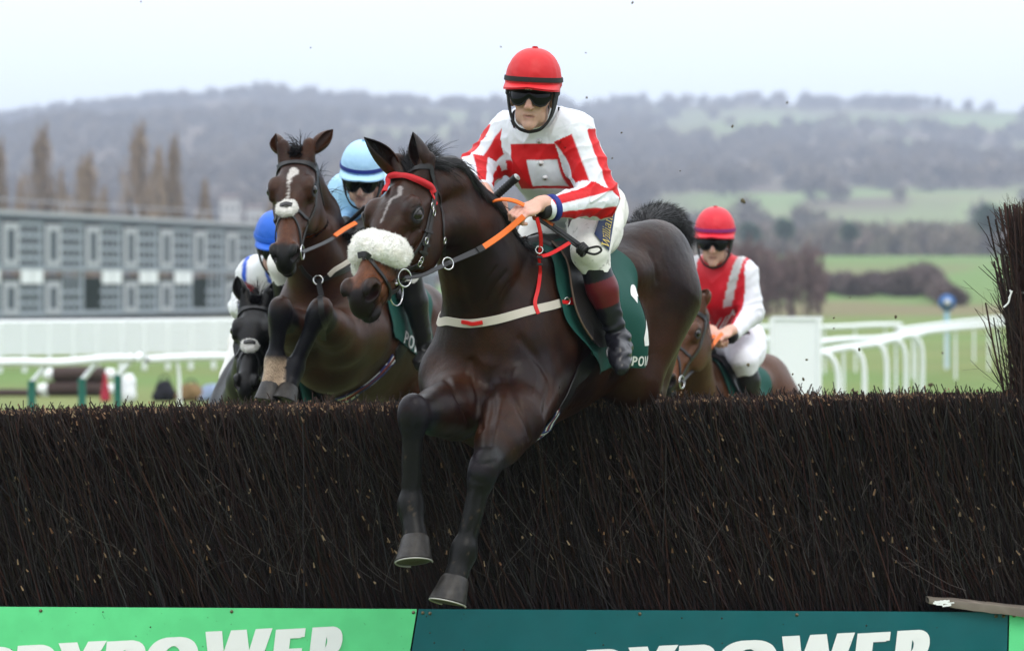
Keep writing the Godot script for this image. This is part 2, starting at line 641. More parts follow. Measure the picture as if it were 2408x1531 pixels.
# a cupped ear; opening faces the direction `front`
func ear(base: Vector3, tip: Vector3, front: Vector3, w: float) -> Dictionary:
	var S := Sweep.new()
	var ax := (tip - base)
	var L := ax.length()
	ax = ax / L
	front = (front - ax * front.dot(ax)).normalized()
	var side := ax.cross(front)
	var rows_o := []
	var rows_i := []
	var N := 12
	for r in N + 1:
		var t := float(r) / N
		var ww := w * (0.62 + 1.5 * t - 1.0 * t * t) * (1.0 - pow(t, 2.4)) + 0.0012
		var open := lerpf(2.75, 2.0, t)
		var ctr := base + ax * L * t + front * (0.02 * sin(t * PI) - 0.012 * t)
		var o := []
		var i := []
		for q in 17:
			var ang := lerpf(-open, open, q / 16.0)
			var dir := -front * cos(ang) + side * sin(ang)
			o.append(ctr + dir * ww)
			i.append(ctr + dir * maxf(ww - 0.005, 0.0004))
		rows_o.append(o)
		i.reverse()
		rows_i.append(i)
	var rings := []
	for r in N + 1: rings.append(rows_o[r] + rows_i[r])
	S.loft(rings, true)
	return S.data()

func straighten(f: Vector3, u: Vector3) -> Basis:
	f = f.normalized()
	u = (u - f * u.dot(f)).normalized()
	return Basis(f, u, f.cross(u))

# yaw from facing the camera towards the picture's left, then nose up, then lean
func heading(yaw: float, pitch: float, roll: float) -> Basis:
	var f := Vector3(-sin(yaw), 0, cos(yaw))
	var u := Vector3.UP
	var l := u.cross(f)
	var f2 := f * cos(pitch) + u * sin(pitch)
	var u2 := u * cos(pitch) - f * sin(pitch)
	var u3 := u2 * cos(roll) + l * sin(roll)
	var l3 := l * cos(roll) - u2 * sin(roll)
	return Basis(f2, u3, -l3) * Basis.from_scale(Vector3(1, 1, -1))

# one hoof as a loft from coronet to ground edge
func hoof(S: Sweep, cor: Vector3, ax: Vector3, front: Vector3, s: float) -> void:
	ax = ax.normalized()
	front = (front - ax * front.dot(ax)).normalized()
	var side := ax.cross(front)
	var rings := []
	for e in [[-0.012, 0.040, 0.0], [0.0, 0.0475, 0.0], [0.03, 0.053, 0.006], [0.075, 0.063, 0.016], [0.079, 0.0625, 0.017], [0.080, 0.05, 0.017], [0.074, 0.03, 0.014], [0.074, 0.001, 0.014]]:
		var ring := []
		for q in 20:
			var a := TAU * q / 20
			var rad: float = e[1] * s
			var back := maxf(0.0, -cos(a))
			ring.append(cor + ax * (e[0] * s) + front * (cos(a) * rad * (1.08 - 0.2 * back) + e[2] * s) + side * sin(a) * rad * (1.0 - 0.06 * back))
		rings.append(ring)
	S.loft(rings, true)

# hair strands: tapered three-sided wisps from root along a path function
func strand(S: Sweep, pts: PackedVector3Array, r: float) -> void:
	var rad := []
	for k in pts.size(): rad.append(r * (1.0 - 0.85 * float(k) / (pts.size() - 1)))
	S.tube(pts, rad, 3, false)

func eyeball(parent: Node3D, at: Vector3, out: Vector3, r: float) -> void:
	var s := SphereMesh.new()
	s.radius = r; s.height = r * 2.0; s.radial_segments = 20; s.rings = 12
	local_part("eye", s, M.eye, parent, parent.transform.affine_inverse() * Transform3D(Basis(), at))

# ---------------------------------------------------------------- riders
# head template: x to the rider's left, y up, z where the face looks; origin between the ears
func face_prims(F: Field) -> void:
	F.ell(Vector3(0, 0.055, -0.015), Vector3(0.074, 0.088, 0.096), 0.03)
	F.ell(Vector3(0, -0.015, 0.026), Vector3(0.060, 0.085, 0.068), 0.03)
	F.ell(Vector3(0, -0.07, 0.032), Vector3(0.045, 0.044, 0.052), 0.025)
	F.ell(Vector3(0, -0.105, 0.068), Vector3(0.024, 0.020, 0.020), 0.02)
	F.cone(Vector3(-0.042, 0.030, 0.080), Vector3(0.042, 0.030, 0.080), 0.015, 0.015, 0.02)
	F.cone(Vector3(0, 0.022, 0.092), Vector3(0, -0.030, 0.120), 0.010, 0.0125, 0.012)
	F.ell(Vector3(0, -0.038, 0.117), Vector3(0.0150, 0.011, 0.014), 0.01)
	F.cone(Vector3(-0.023, -0.0665, 0.0800), Vector3(0, -0.0655, 0.0865), 0.0040, 0.0050, 0.008)
	F.cone(Vector3(0.023, -0.0665, 0.0800), Vector3(0, -0.0655, 0.0865), 0.0040, 0.0050, 0.008)
	F.cone(Vector3(-0.016, -0.0765, 0.0810), Vector3(0.016, -0.0765, 0.0810), 0.0050, 0.0050, 0.008)
	for s in [-1.0, 1.0]:
		F.ell(Vector3(0.047 * s, -0.010, 0.056), Vector3(0.024, 0.021, 0.022), 0.025)
		F.ell(Vector3(0.013 * s, -0.036, 0.102), Vector3(0.009, 0.008, 0.011), 0.008)
		F.ell(Vector3(0.043 * s, -0.072, 0.008), Vector3(0.016, 0.03, 0.034), 0.025)
		F.ell(Vector3(0.031 * s, 0.010, 0.096), Vector3(0.021, 0.012, 0.013), 0.012, Basis(), true)
		F.ell(Vector3(0.031 * s, 0.010, 0.076), Vector3(0.0145, 0.012, 0.0125), 0.006)
		F.ell(Vector3(0.078 * s, -0.005, -0.008), Vector3(0.010, 0.030, 0.019), 0.01)
	F.cone(Vector3(-0.025, -0.0713, 0.0875), Vector3(0.025, -0.0713, 0.0875), 0.0026, 0.0026, 0.004, true)

# fist template: x from index to little finger (times side), y out of the back of the hand, z along the fingers
func fist_prims(F: Field, side: float, curl := 1.0) -> void:
	F.ell(Vector3(0.002 * side, 0.002, 0.0), Vector3(0.043, 0.018, 0.046), 0.015)
	F.cone(Vector3(0, 0, -0.03), Vector3(0, -0.002, -0.085), 0.026, 0.025, 0.02)
	for i in 4:
		var x := (-0.031 + 0.0205 * i) * side
		var ln: float = [0.95, 1.05, 1.0, 0.82][i]
		var k := Vector3(x, 0.008, 0.040)
		var a := k + Vector3(0, -0.010, 0.036 * ln)
		var b := a + Vector3(0, -0.026 * ln, 0.004 - 0.006 * curl)
		var c := b + Vector3(0, -0.010, -0.024 * ln * curl)
		F.cone(k + Vector3(0, -0.004, -0.02), k, 0.0115, 0.0108, 0.008)
		F.cone(k, a, 0.0102, 0.0094, 0.004)
		F.cone(a, b, 0.0094, 0.0085, 0.003)
		F.cone(b, c, 0.0084, 0.0070, 0.003)
	var t0 := Vector3(-0.036 * side, -0.008, -0.016)
	var t1 := Vector3(-0.050 * side, -0.020, 0.018)
	var t2 := Vector3(-0.042 * side, -0.032, 0.050)
	F.cone(t0, t1, 0.0150, 0.0115, 0.010)
	F.cone(t1, t2, 0.0112, 0.0088, 0.004)

# a soft trough with a sharp crest, like a fold of cloth
func fold_wave(x: float) -> float:
	return pow(1.0 - absf(sin(x)), 1.8) * 1.6 - 0.5

func basis3(x: Vector3, y: Vector3, z: Vector3) -> Basis:
	return Basis(x.normalized(), y.normalized(), z.normalized())

# basis with z along `fwd`, y near `up`
func looking(fwd: Vector3, up: Vector3) -> Basis:
	var z := fwd.normalized()
	var x := up.cross(z).normalized()
	return Basis(x, z.cross(x), z)

# cfg: J joints, s size, head basis, colours; returns the rider's root and fields
func rider(cfg: Dictionary) -> Dictionary:
	var J: Dictionary = cfg.J
	var s: float = cfg.s
	var hb: Basis = cfg.head
	var root := thing("person", cfg.label, "person", Vector3(J.pelvis.x, 0, J.pelvis.z), "riders in the race")
	var out := {"root": root}
	var tu: Vector3 = (J.neck - J.pelvis).normalized()
	var tl: Vector3 = (J.shL - J.shR)
	tl = (tl - tu * tl.dot(tu)).normalized()
	var tf := tl.cross(tu).normalized()
	if tf.dot(hb.z) < 0.0: tf = -tf
	var tb := Basis(tl, tu, tf)
	out.torso = Transform3D(tb, J.chest)
	# --- silks
	var C := Field.new()
	C.scale = s
	var q := 1.0 / s
	var lo: float = cfg.get("loose", 0.0)
	C.cone(J.pelvis * q, J.belly * q, 0.125, 0.135, 0.06)
	C.cone(J.belly * q, J.chest * q, 0.135, 0.145, 0.06)
	C.ell(J.chest * q + tu * 0.02, Vector3(0.172, 0.19, 0.125), 0.06, tb)
	C.cone((J.shL * q).lerp(J.neck * q, 0.15), (J.shR * q).lerp(J.neck * q, 0.15), 0.078, 0.078, 0.06)
	C.cone(J.neck * q - tu * 0.04, J.neck * q + tu * 0.012, 0.095, 0.066, 0.04)
	if cfg.has("trap"):
		for sd in ["L", "R"]: C.cone(J.neck * q + tu * 0.005, (J["sh" + sd] * q).lerp(J.neck * q, 0.4), 0.058, 0.070, 0.05)
	for sd in ["L", "R"]:
		C.cone(J["sh" + sd] * q, J["el" + sd] * q, 0.074 + lo * 0.6, 0.066 + lo, 0.045)
		C.cone(J["el" + sd] * q, J["wr" + sd] * q, 0.066 + lo, 0.037, 0.03)
	var neck_cut: Vector3 = J.neck + tu * 0.035 * s
	var wrists := [J.wrL, J.wrR]
	var els := [J.elL, J.elR]
	var waist: Vector3 = J.pelvis.lerp(J.belly, cfg.get("waist", 0.25))
	var cut := func(p: Vector3) -> bool:
		if (p - neck_cut).dot(tu) > 0.0 and (p - neck_cut).length() < 0.10 * s: return false
		if (p - waist).dot(tu) < 0.0 and (p - J.pelvis).length() < 0.24 * s: return false
		for e in 2:
			var ax: Vector3 = (wrists[e] - els[e]).normalized()
			var along: float = (p - wrists[e]).dot(ax)
			if along > -0.008 and (p - wrists[e]).length() < 0.10 * s: return false
		return true
	if cfg.has("prep"): (cfg.prep as Callable).call(C)
	var sk := C.mesh(cfg.get("cell", 0.009), cut)
	var fold: float = cfg.get("fold", 0.008)
	var elL: Vector3 = J.elL
	var elR: Vector3 = J.elR
	var arms := [[J.shL, J.elL], [J.elL, J.wrL], [J.shR, J.elR], [J.elR, J.wrR]]
	var creases := func(p: Vector3, n: Vector3) -> float:
		# cloth folds: ridges that run across the bent elbows and down from the shoulders, broken by noise
		var w := nz(p, 3.0) * 2.2
		var v := 0.0
		for e in arms:
			var ax: Vector3 = e[1] - e[0]
			var l := ax.length()
			ax /= l
			var t: float = (p - e[0]).dot(ax)
			var off: float = (p - e[0] - ax * t).length()
			if t < -0.03 or t > l + 0.03 or off > 0.14: continue
			var near := exp(-pow((p - elL).length() / 0.12, 2.0)) + exp(-pow((p - elR).length() / 0.12, 2.0)) + 0.35
			v += fold_wave(t * 34.0 + nz(p, 5.0) * 1.8 + (p - e[0]).dot(tl) * 9.0) * near * 0.9
			break
		var y: float = (p - J.chest).dot(tu)
		var x: float = (p - J.chest).dot(tl)
		v += fold_wave(x * 17.0 + y * 13.0 + w * 0.9) * 0.7 * smoothstep(0.05, -0.15, y) + fold_wave(absf(x) * 24.0 - y * 19.0 + w * 0.7) * 0.6 * smoothstep(-0.06, 0.12, y)
		return fold * s * (v * 0.75 + nf(p, 7.0) * 0.55)
	shape(sk, creases, cfg.silks)
	part("silks", commit(sk), M.silk, root)
	out.shirt = C
	# --- breeches
	var B := Field.new()
	B.scale = s
	B.ell(J.pelvis * q, Vector3(0.155, 0.13, 0.135), 0.06, tb)
	B.cone(J.pelvis * q, J.belly * q, 0.122, 0.118, 0.06)
	for sd in ["L", "R"]:
		B.cone(J["hip" + sd] * q, (J["hip" + sd] * q).lerp(J["kn" + sd] * q, 0.5), 0.115, 0.098, 0.06)
		B.cone((J["hip" + sd] * q).lerp(J["kn" + sd] * q, 0.4), J["kn" + sd] * q, 0.10, 0.072, 0.05)
		B.cone(J["kn" + sd] * q, (J["kn" + sd] * q).lerp(J["an" + sd] * q, 0.22), 0.07, 0.058, 0.03)
	var br := B.mesh(cfg.get("cell", 0.009) * 1.15, func(p: Vector3) -> bool: return (p - J.belly).dot(tu) < -0.02 * s or (p - J.belly).length() > 0.21 * s)
	shape(br, func(p, n): return 0.006 * s * (nf(p, 6.0) + sin((p - J.pelvis).dot(tu) * 60.0 + nz(p, 5.0) * 4.0) * 0.35), cfg.get("breeches", func(p, n): return Color(0.70, 0.69, 0.66)))
	part("breeches", commit(br), M.cloth, root)
	out.pants = B
	# --- boots
	for sd in ["L", "R"]:
		var kn: Vector3 = J["kn" + sd]
		var an: Vector3 = J["an" + sd]
		var toe: Vector3 = J["toe" + sd]
		var D := Field.new()
		D.scale = s
		var top := kn.lerp(an, 0.16)
		D.cone(top * q, kn.lerp(an, 0.42) * q, 0.060, 0.059, 0.03)
		D.cone(kn.lerp(an, 0.42) * q, an * q, 0.058, 0.038, 0.03)
		var heel := an + (an - kn).normalized() * 0.055 * s - (toe - an).normalized() * 0.035 * s
		D.cone(an * q, heel * q, 0.042, 0.036, 0.02)
		D.cone(an * q, an.lerp(toe, 0.6) * q, 0.043, 0.036, 0.03)
		D.cone(heel * q, an.lerp(toe, 0.75) * q + (heel - an) * q * 0.4, 0.034, 0.034, 0.03)
		D.cone(an.lerp(toe, 0.5) * q + (heel - an) * q * 0.3, toe * q + (heel - an) * q * 0.4, 0.038, 0.03, 0.03)
		var bo := D.mesh(cfg.get("cell", 0.009))
		var bootc = cfg.get("boot", null)
		shape(bo, func(p, n): return 0.003 * s * sin((p - kn).dot((an - kn).normalized()) * 110.0 + nz(p, 8.0) * 3.0) * smoothstep(0.55, 0.9, (p - kn).dot(an - kn) / (an - kn).length_squared()), func(p, n): return (bootc as Callable).call(p, kn, an) if bootc != null else Color(0.012, 0.012, 0.013))
		part("boot", commit(bo), M.boot, root)
	# --- the body: head, neck, hands and what the clothes cover, one mesh
	var K := Field.new()
	K.frame = Transform3D(hb, J.head); K.scale = s
	face_prims(K)
	K.frame = Transform3D()
	K.cone(J.head * q + hb * Vector3(0, -0.05, -0.03), J.neck * q, 0.056, 0.062, 0.03)
	var skin: Color = cfg.get("skin", Color(0.58, 0.345, 0.27))
	var mouth: Vector3 = J.head + hb * Vector3(0, -0.0713, 0.09) * s
	var headpos: Vector3 = J.head
	var skin_of := func(p: Vector3, n: Vector3) -> Color:
		var c := skin * (1.0 + 0.10 * nf(p, 30.0))
		var l: Vector3 = hb.inverse() * (p - headpos) / s
		if l.length() < 0.2:
			c = mixc(c, Color(0.48, 0.20, 0.155), 0.55 * exp(-pow(absf(absf(l.x) - 0.045) / 0.02, 2.0) - pow((l.y + 0.02) / 0.022, 2.0)))
			c = mixc(c, Color(0.48, 0.21, 0.16), 0.5 * exp(-pow(l.x / 0.014, 2.0) - pow((l.y + 0.034) / 0.014, 2.0)))
			if l.z > 0.070:
				c = mixc(c, Color(0.40, 0.17, 0.14), 0.6 * step01(0.026, 0.018, absf(l.x)) * step01(0.010, 0.005, absf(l.y + 0.0713)))
				c = mixc(c, Color(0.16, 0.06, 0.05), 0.8 * step01(0.024, 0.020, absf(l.x)) * step01(0.0022, 0.0008, absf(l.y + 0.0713)))
			var stubble := step01(-0.045, -0.075, l.y) * (0.6 + 0.5 * nf(p, 120.0))
			c = mixc(c, c * 0.72, stubble * 0.7)
		return c
	var hd := K.mesh(0.0042 * s * cfg.get("coarse", 1.0), func(p: Vector3) -> bool: return (p - J.neck).dot(tu) > -0.02)
	shape(hd, null, skin_of)
	var meshes := [hd]
	for sd in ["L", "R"]:
		var H := Field.new()
		H.frame = Transform3D(cfg["hand" + sd], J["ha" + sd]); H.scale = s
		fist_prims(H, 1.0 if sd == "L" else -1.0)
		H.frame = Transform3D()
		H.cone(J["ha" + sd] * q - cfg["hand" + sd].z * 0.06, J["wr" + sd] * q + (J["el" + sd] - J["wr" + sd]).normalized() * 0.04, 0.027, 0.030, 0.02)
		var hm := H.mesh(0.0034 * s * cfg.get("coarse", 1.0))
		var hc: Vector3 = J["ha" + sd]
		var hz: Basis = cfg["hand" + sd]
		var glove = cfg.get("glove", null)
		shape(hm, null, func(p: Vector3, n: Vector3) -> Color:
			if glove != null: return glove
			var l: Vector3 = hz.inverse() * (p - hc) / s
			var c := skin * Color(1.05, 1.02, 1.02) * (1.0 + 0.1 * nf(p, 40.0))
			c = mixc(c, Color(0.52, 0.24, 0.19), 0.55 * exp(-pow((l.z - 0.042) / 0.012, 2.0)) * step01(0.0, 0.01, l.y))
			c = mixc(c, Color(0.52, 0.25, 0.20), 0.45 * exp(-pow((l.z - 0.075) / 0.012, 2.0)))
			return c)
		meshes.append(hm)
	# torso and limbs under the cloth
	var U := Field.new()
	U.scale = s
	U.ell(J.chest * q, Vector3(0.15, 0.17, 0.10), 0.06, tb)
	U.cone(J.pelvis * q, J.chest * q, 0.105, 0.11, 0.06)
	U.cone(J.neck * q - tu * 0.03, J.neck * q + tu * 0.03, 0.055, 0.05, 0.04)
	for sd in ["L", "R"]:
		U.cone(J["sh" + sd] * q, J["el" + sd] * q, 0.052, 0.042, 0.04)
		U.cone(J["el" + sd] * q, J["wr" + sd] * q, 0.042, 0.028, 0.03)
		U.cone(J["hip" + sd] * q, J["kn" + sd] * q, 0.085, 0.05, 0.05)
		U.cone(J["kn" + sd] * q, J["an" + sd] * q, 0.048, 0.032, 0.03)
	var um := U.mesh(0.024)
	shape(um, null, skin_of)
	meshes.append(um)
	part("body", commit(joined(meshes)), M.skin, root)
	# --- cuffs of the dark base layer
	for sd in ["L", "R"]:
		var S := Sweep.new()
		var w: Vector3 = J["wr" + sd]
		var ax: Vector3 = (w - J["el" + sd]).normalized()
		S.tube(PackedVector3Array([w - ax * 0.02, w + ax * 0.008 * s, w + ax * 0.024 * s, w + ax * 0.032 * s]), [0.036 * s, 0.0375 * s, 0.036 * s, 0.033 * s], 18)
		part("cuff", mesh_of(S), M.black_cloth, root)
	helmet(root, Transform3D(hb, J.head), s, cfg)
	return out

# skull cap with its silk, peak, goggles and harness
func helmet(root: Node3D, t: Transform3D, s: float, cfg: Dictionary) -> void:
	var col: Material = cfg.cap
	var at := func(p: Vector3) -> Vector3: return t * (p * s)
	var tilt := Basis(Vector3.RIGHT, cfg.get("cap_tilt", 0.04))
	var lift := Vector3(0, 0.014, 0)
	var place := func(p: Vector3) -> Vector3: return t * ((tilt * p + lift) * s)
	var S := Sweep.new()
	var rings := []
	var N := 72
	var R := 22
	for r in R + 1:
		var e := float(r) / R
		var ring := []
		for k in N:
			var a := TAU * k / N
			var el := e * PI * 0.5
			var seam := 1.0 + 0.022 * exp(-pow((fposmod(a + PI / 6.0, PI / 3.0) - PI / 6.0) / 0.06, 2.0)) * cos(el)
			var wr := 1.0 + 0.010 * sin(a * 9.0 + e * 7.0 + nz(Vector3(a, e * 3.0, s), 2.0) * 4.0) * (1.0 - e) + 0.006 * nz(Vector3(cos(a) * 2.0, e * 4.0, sin(a) * 2.0), 1.6)
			var cr := pow(cos(el), 0.86)
			var y := 0.042 + 0.142 * pow(sin(el), 0.92) + (0.006 * cos(a) * (1.0 - e))
			ring.append(place.call(Vector3(sin(a) * 0.111 * cr * seam * wr, y, cos(a) * 0.136 * cr * seam * wr - 0.012)))
		ring.reverse()
		rings.append(ring)
	# turn the edge under
	var under := []
	for p: Vector3 in rings[0]: under.append(p - t.basis.y * 0.012 * s + (t.origin - p) * 0.06)
	rings.push_front(under)
	S.loft(rings, true)
	part("cap", mesh_of(S), col, root)
	# button on the crown
	S = Sweep.new()
	S.tube(PackedVector3Array([place.call(Vector3(0, 0.179, -0.012)), place.call(Vector3(0, 0.189, -0.012)), place.call(Vector3(0, 0.1905, -0.012))]), [0.013 * s, 0.011 * s, 0.006 * s], 12)
	part("button", mesh_of(S), col, root)
	# peak
	S = Sweep.new()
	rings = []
	for r in 7:
		var e := r / 6.0
		var top := []
		var bot := []
		for k in 25:
			var a := lerpf(-1.32, 1.32, k / 24.0)
			var ext := 0.052 * pow(cos(a / 1.32 * PI * 0.5), 0.6) * e
			var drop := -0.007 * e * e - 0.016 * absf(sin(a)) * e
			var p := Vector3(sin(a) * (0.112 + ext * 0.5), 0.050 + drop, cos(a) * (0.137 + ext) - 0.012)
			top.append(place.call(p))
			bot.append(place.call(p - Vector3(0, 0.0055, 0)))
		bot.reverse()
		rings.append(top + bot)
	for r in rings: r.reverse()
	S.loft(rings, true)
	var last: Array = rings[6]
	S.loft([last, last.map(func(p: Vector3) -> Vector3: return p - t.basis.y * 0.001)], true)
	part("peak", mesh_of(S), col, root)
	# hat band
	S = Sweep.new()
	var pts := PackedVector3Array()
	var nr := PackedVector3Array()
	for k in 41:
		var a := TAU * k / 40
		pts.append(place.call(Vector3(sin(a) * 0.1125, 0.064 + 0.004 * cos(a), cos(a) * 0.1385 - 0.012)))
		nr.append((t.basis * tilt) * Vector3(sin(a), 0.1, cos(a)))
	S.strap(pts, nr, 0.019 * s, 0.003 * s)
	part("hat_band", mesh_of(S), cfg.get("band", M.black_cloth), root)
	# shell under the silk, seen below the peak
	S = Sweep.new()
	rings = []
	for e in [[0.070, 0.002], [0.046, 0.0], [0.027, -0.002], [0.024, -0.009]]:
		var ring := []
		for k in 36:
			var a := TAU * k / 36
			ring.append(at.call(Vector3(sin(a) * (0.102 + e[1]), e[0] - 0.012 * smoothstep(0.3, -1.0, cos(a)), cos(a) * (0.124 + e[1]) - 0.012)))
		rings.append(ring)
	S.loft(rings, true)
	part("shell", mesh_of(S), M.black_cloth, root)
	# goggles: curved lens with a rim, notch over the nose
	S = Sweep.new()
	var rows := []
	for r in 9:
		var v := r / 8.0
		var row := []
		for k in 33:
			var a := lerpf(-1.12, 1.12, k / 32.0)
			var topy := 0.030 - 0.006 * pow(absf(a) / 1.12, 2.0)
			var boty := -0.021 - 0.010 * exp(-pow((absf(a) - 0.5) / 0.3, 2.0)) + 0.022 * exp(-pow(a / 0.17, 2.0)) + 0.020 * smoothstep(0.75, 1.12, absf(a))
			row.append(at.call(Vector3(sin(a) * 0.088, lerpf(topy, boty, v), 0.030 + cos(a) * 0.088 + 0.004 * sin(v * PI))))
		rows.append(row)
	part("goggles", commit(sheet(rows, 0.003 * s)), M.lens, root)
	S = Sweep.new()
	var rim := PackedVector3Array()
	for k in 33: rim.append(rows[0][k])
	for r in range(1, 9): rim.append(rows[r][32])
	for k in range(31, -1, -1): rim.append(rows[8][k])
	for r in range(7, -1, -1): rim.append(rows[r][0])
	S.tube(rim, 0.0035 * s, 6, false)
	part("goggle_rim", mesh_of(S), M.black_cloth, root)
	# strap of the goggles, harness over the ears, chin strap and cup
	S = Sweep.new()
	for sg in [-1.0, 1.0]:
		pts = PackedVector3Array(); nr = PackedVector3Array()
		for k in 9:
			var a := lerpf(1.10, 2.3, k / 8.0)
			pts.append(at.call(Vector3(sin(a) * 0.104 * sg, 0.018 + 0.004 * k, cos(a) * 0.115)))
			nr.append(t.basis * Vector3(sin(a) * sg, 0, cos(a)))
		S.strap(pts, nr, 0.022 * s, 0.003 * s)
		var side: Array = [Vector3(0.093 * sg, 0.035, 0.030), Vector3(0.090 * sg, -0.005, 0.024), Vector3(0.083 * sg, -0.045, 0.018), Vector3(0.068 * sg, -0.085, 0.028), Vector3(0.040 * sg, -0.118, 0.046), Vector3(0.0, -0.130, 0.056)]
		var w: Array = []
		for p in side: w.append(at.call(p))
		pts = smooth(w, 4)
		nr = PackedVector3Array()
		var ww := []
		for k in pts.size():
			nr.append(t.basis * Vector3(sg, -0.3 if k > 10 else 0.0, 0.25))
			ww.append(lerpf(0.048, 0.015, smoothstep(0.1, 0.6, float(k) / pts.size())) * s)
		S.strap(pts, nr, ww, 0.006 * s)
		pts = smooth([at.call(Vector3(0.089 * sg, 0.02, -0.035)), at.call(Vector3(0.086 * sg, -0.03, -0.012)), at.call(Vector3(0.074 * sg, -0.072, 0.018))], 4)
		nr = PackedVector3Array()
		for k in pts.size(): nr.append(t.basis * Vector3(sg, 0, -0.2))
		S.strap(pts, nr, 0.016 * s, 0.004 * s)
	part("harness", mesh_of(S), M.black_cloth, root)

# lettering laid onto a field's surface: letters in the plane of t (x along the line, y up), each point moved along -z onto the surface
func lettering(text: String, size: float, t: Transform3D, F: Field, m: Material, parent: Node3D, weight := 800, off := 0.004, called := "lettering", italic := false) -> MeshInstance3D:
	var f := SystemFont.new()
	f.font_names = PackedStringArray(["Droid Serif" if italic else "Droid Sans"])
	f.font_weight = weight
	f.font_italic = italic
	var tm := TextMesh.new()
	tm.font = f
	tm.text = text
	tm.font_size = 64
	tm.pixel_size = size / 64.0 * 1.37
	tm.depth = 0.0
	tm.curve_step = 1.5
	var arr := tm.get_mesh_arrays()
	var v: PackedVector3Array = arr[Mesh.ARRAY_VERTEX]
	var idx: PackedInt32Array = arr[Mesh.ARRAY_INDEX]
	if idx.is_empty(): idx = PackedInt32Array(range(v.size()))
	var n := PackedVector3Array()
	if F != null:
		for k in 2:      # split long triangles so that the letters can follow the curve
			var res := subdivide(v, idx, 0.012)
			v = res[0]; idx = res[1]
	for i in v.size():
		var p: Vector3 = t * Vector3(v[i].x, v[i].y, 0)
		if F != null:
			var h := F.hit(p + t.basis.z * 0.6, p, off, 0.6)
			if h != Vector3.INF: p = h
		v[i] = p
		n.append(t.basis.z)
	return part(called, commit({"v": v, "n": n, "i": idx}), m, parent)

func subdivide(v: PackedVector3Array, idx: PackedInt32Array, most: float) -> Array:
	var out := PackedInt32Array()
	var mid := {}
	for i in range(0, idx.size(), 3):
		var a := idx[i]; var b := idx[i + 1]; var c := idx[i + 2]
		if maxf((v[a] - v[b]).length(), maxf((v[b] - v[c]).length(), (v[c] - v[a]).length())) < most:
			out.append_array([a, b, c])
			continue
		var m := []
		for e in [[a, b], [b, c], [c, a]]:
			var key := Vector2i(mini(e[0], e[1]), maxi(e[0], e[1]))
			if not mid.has(key):
				mid[key] = v.size()
				v.append((v[e[0]] + v[e[1]]) * 0.5)
			m.append(mid[key])
		out.append_array([a, m[0], m[2], m[0], b, m[1], m[2], m[1], c, m[0], m[1], m[2]])
	return [v, out]

# ---------------------------------------------------------------- tack laid onto a horse's surface
const EYE := Vector3(0, 2, 0)

func lay(F: Field, px: Array, d: float, off := 0.002, per := 5) -> Array:
	var a := []
	for e in px:
		if e is Vector3:
			a.append(F.onto(e, off))
			continue
		var dd: float = e[2] if e.size() > 2 else d
		var t := P(e[0], e[1], dd)
		var h := F.hit(EYE, t, off, 0.7)
		a.append(h if h != Vector3.INF else F.onto(t, off))
	var pts := smooth(a, per)
	var nr := PackedVector3Array()
	for i in pts.size():
		pts[i] = F.onto(pts[i], off)
		nr.append(F.grad(pts[i]))
	return [pts, nr]

func strap_on(called: String, F: Field, px: Array, d: float, w, th: float, m: Material, parent: Node3D, off := 0.002, per := 5) -> MeshInstance3D:
	var l := lay(F, px, d, off, per)
	var S := Sweep.new()
	S.strap(l[0], l[1], w, th)
	return part(called, mesh_of(S), m, parent)

# strap hanging free between points; `face` gives its outward side
func strap_free(called: String, pts_in: Array, face: Vector3, w, th: float, m: Material, parent: Node3D, per := 5) -> MeshInstance3D:
	var pts := smooth(pts_in, per)
	var nr := PackedVector3Array()
	for i in pts.size(): nr.append(face)
	var S := Sweep.new()
	S.strap(pts, nr, w, th)
	return part(called, mesh_of(S), m, parent)

func ring(called: String, c: Vector3, n: Vector3, r: float, th: float, m: Material, parent: Node3D, squash := 1.0) -> MeshInstance3D:
	n = n.normalized()
	var u := n.cross(Vector3.UP if absf(n.y) < 0.9 else Vector3.RIGHT).normalized()
	var w := n.cross(u)
	var pts := PackedVector3Array()
	for k in 25:
		var a := TAU * k / 24
		pts.append(c + u * cos(a) * r * squash + w * sin(a) * r)
	var S := Sweep.new()
	S.tube(pts, th, 6, false)
	return part(called, mesh_of(S), m, parent)

# a woolly roll: field of cones with lumpy surface and tufts of pile
func fleece(called: String, F: Field, cell: float, parent: Node3D, lump := 0.006) -> MeshInstance3D:
	var d := F.mesh(cell)
	shape(d, func(p, n): return lump * (nf(p, 16.0) * 1.3 + nz(p, 45.0) * 0.35), func(p, n): return Color(0.84, 0.83, 0.80).lerp(Color(0.62, 0.54, 0.43), clampf(nf(p, 14.0) * 0.9, 0.0, 0.4)))
	var o := part(called, commit(d), M.fleece, parent)
	var S := Sweep.new()
	var v: PackedVector3Array = d.v
	var n: PackedVector3Array = d.n
	var r := RandomNumberGenerator.new()
	r.seed = 3
	for k in mini(14000, v.size() * 5):
		var i := r.randi() % v.size()
		var dir := (n[i] + Vector3(r.randfn(), r.randfn(), r.randfn()) * 0.5).normalized()
		var side := Vector3(r.randfn(), r.randfn(), r.randfn()) * 0.002
		strand(S, PackedVector3Array([v[i], v[i] + dir * 0.0025 + side * 0.6, v[i] + dir * 0.005 + side * 1.6]), 0.0011)
	part("pile", mesh_of(S), M.fleece_pile, o).set_meta("kind", "stuff")
	return o

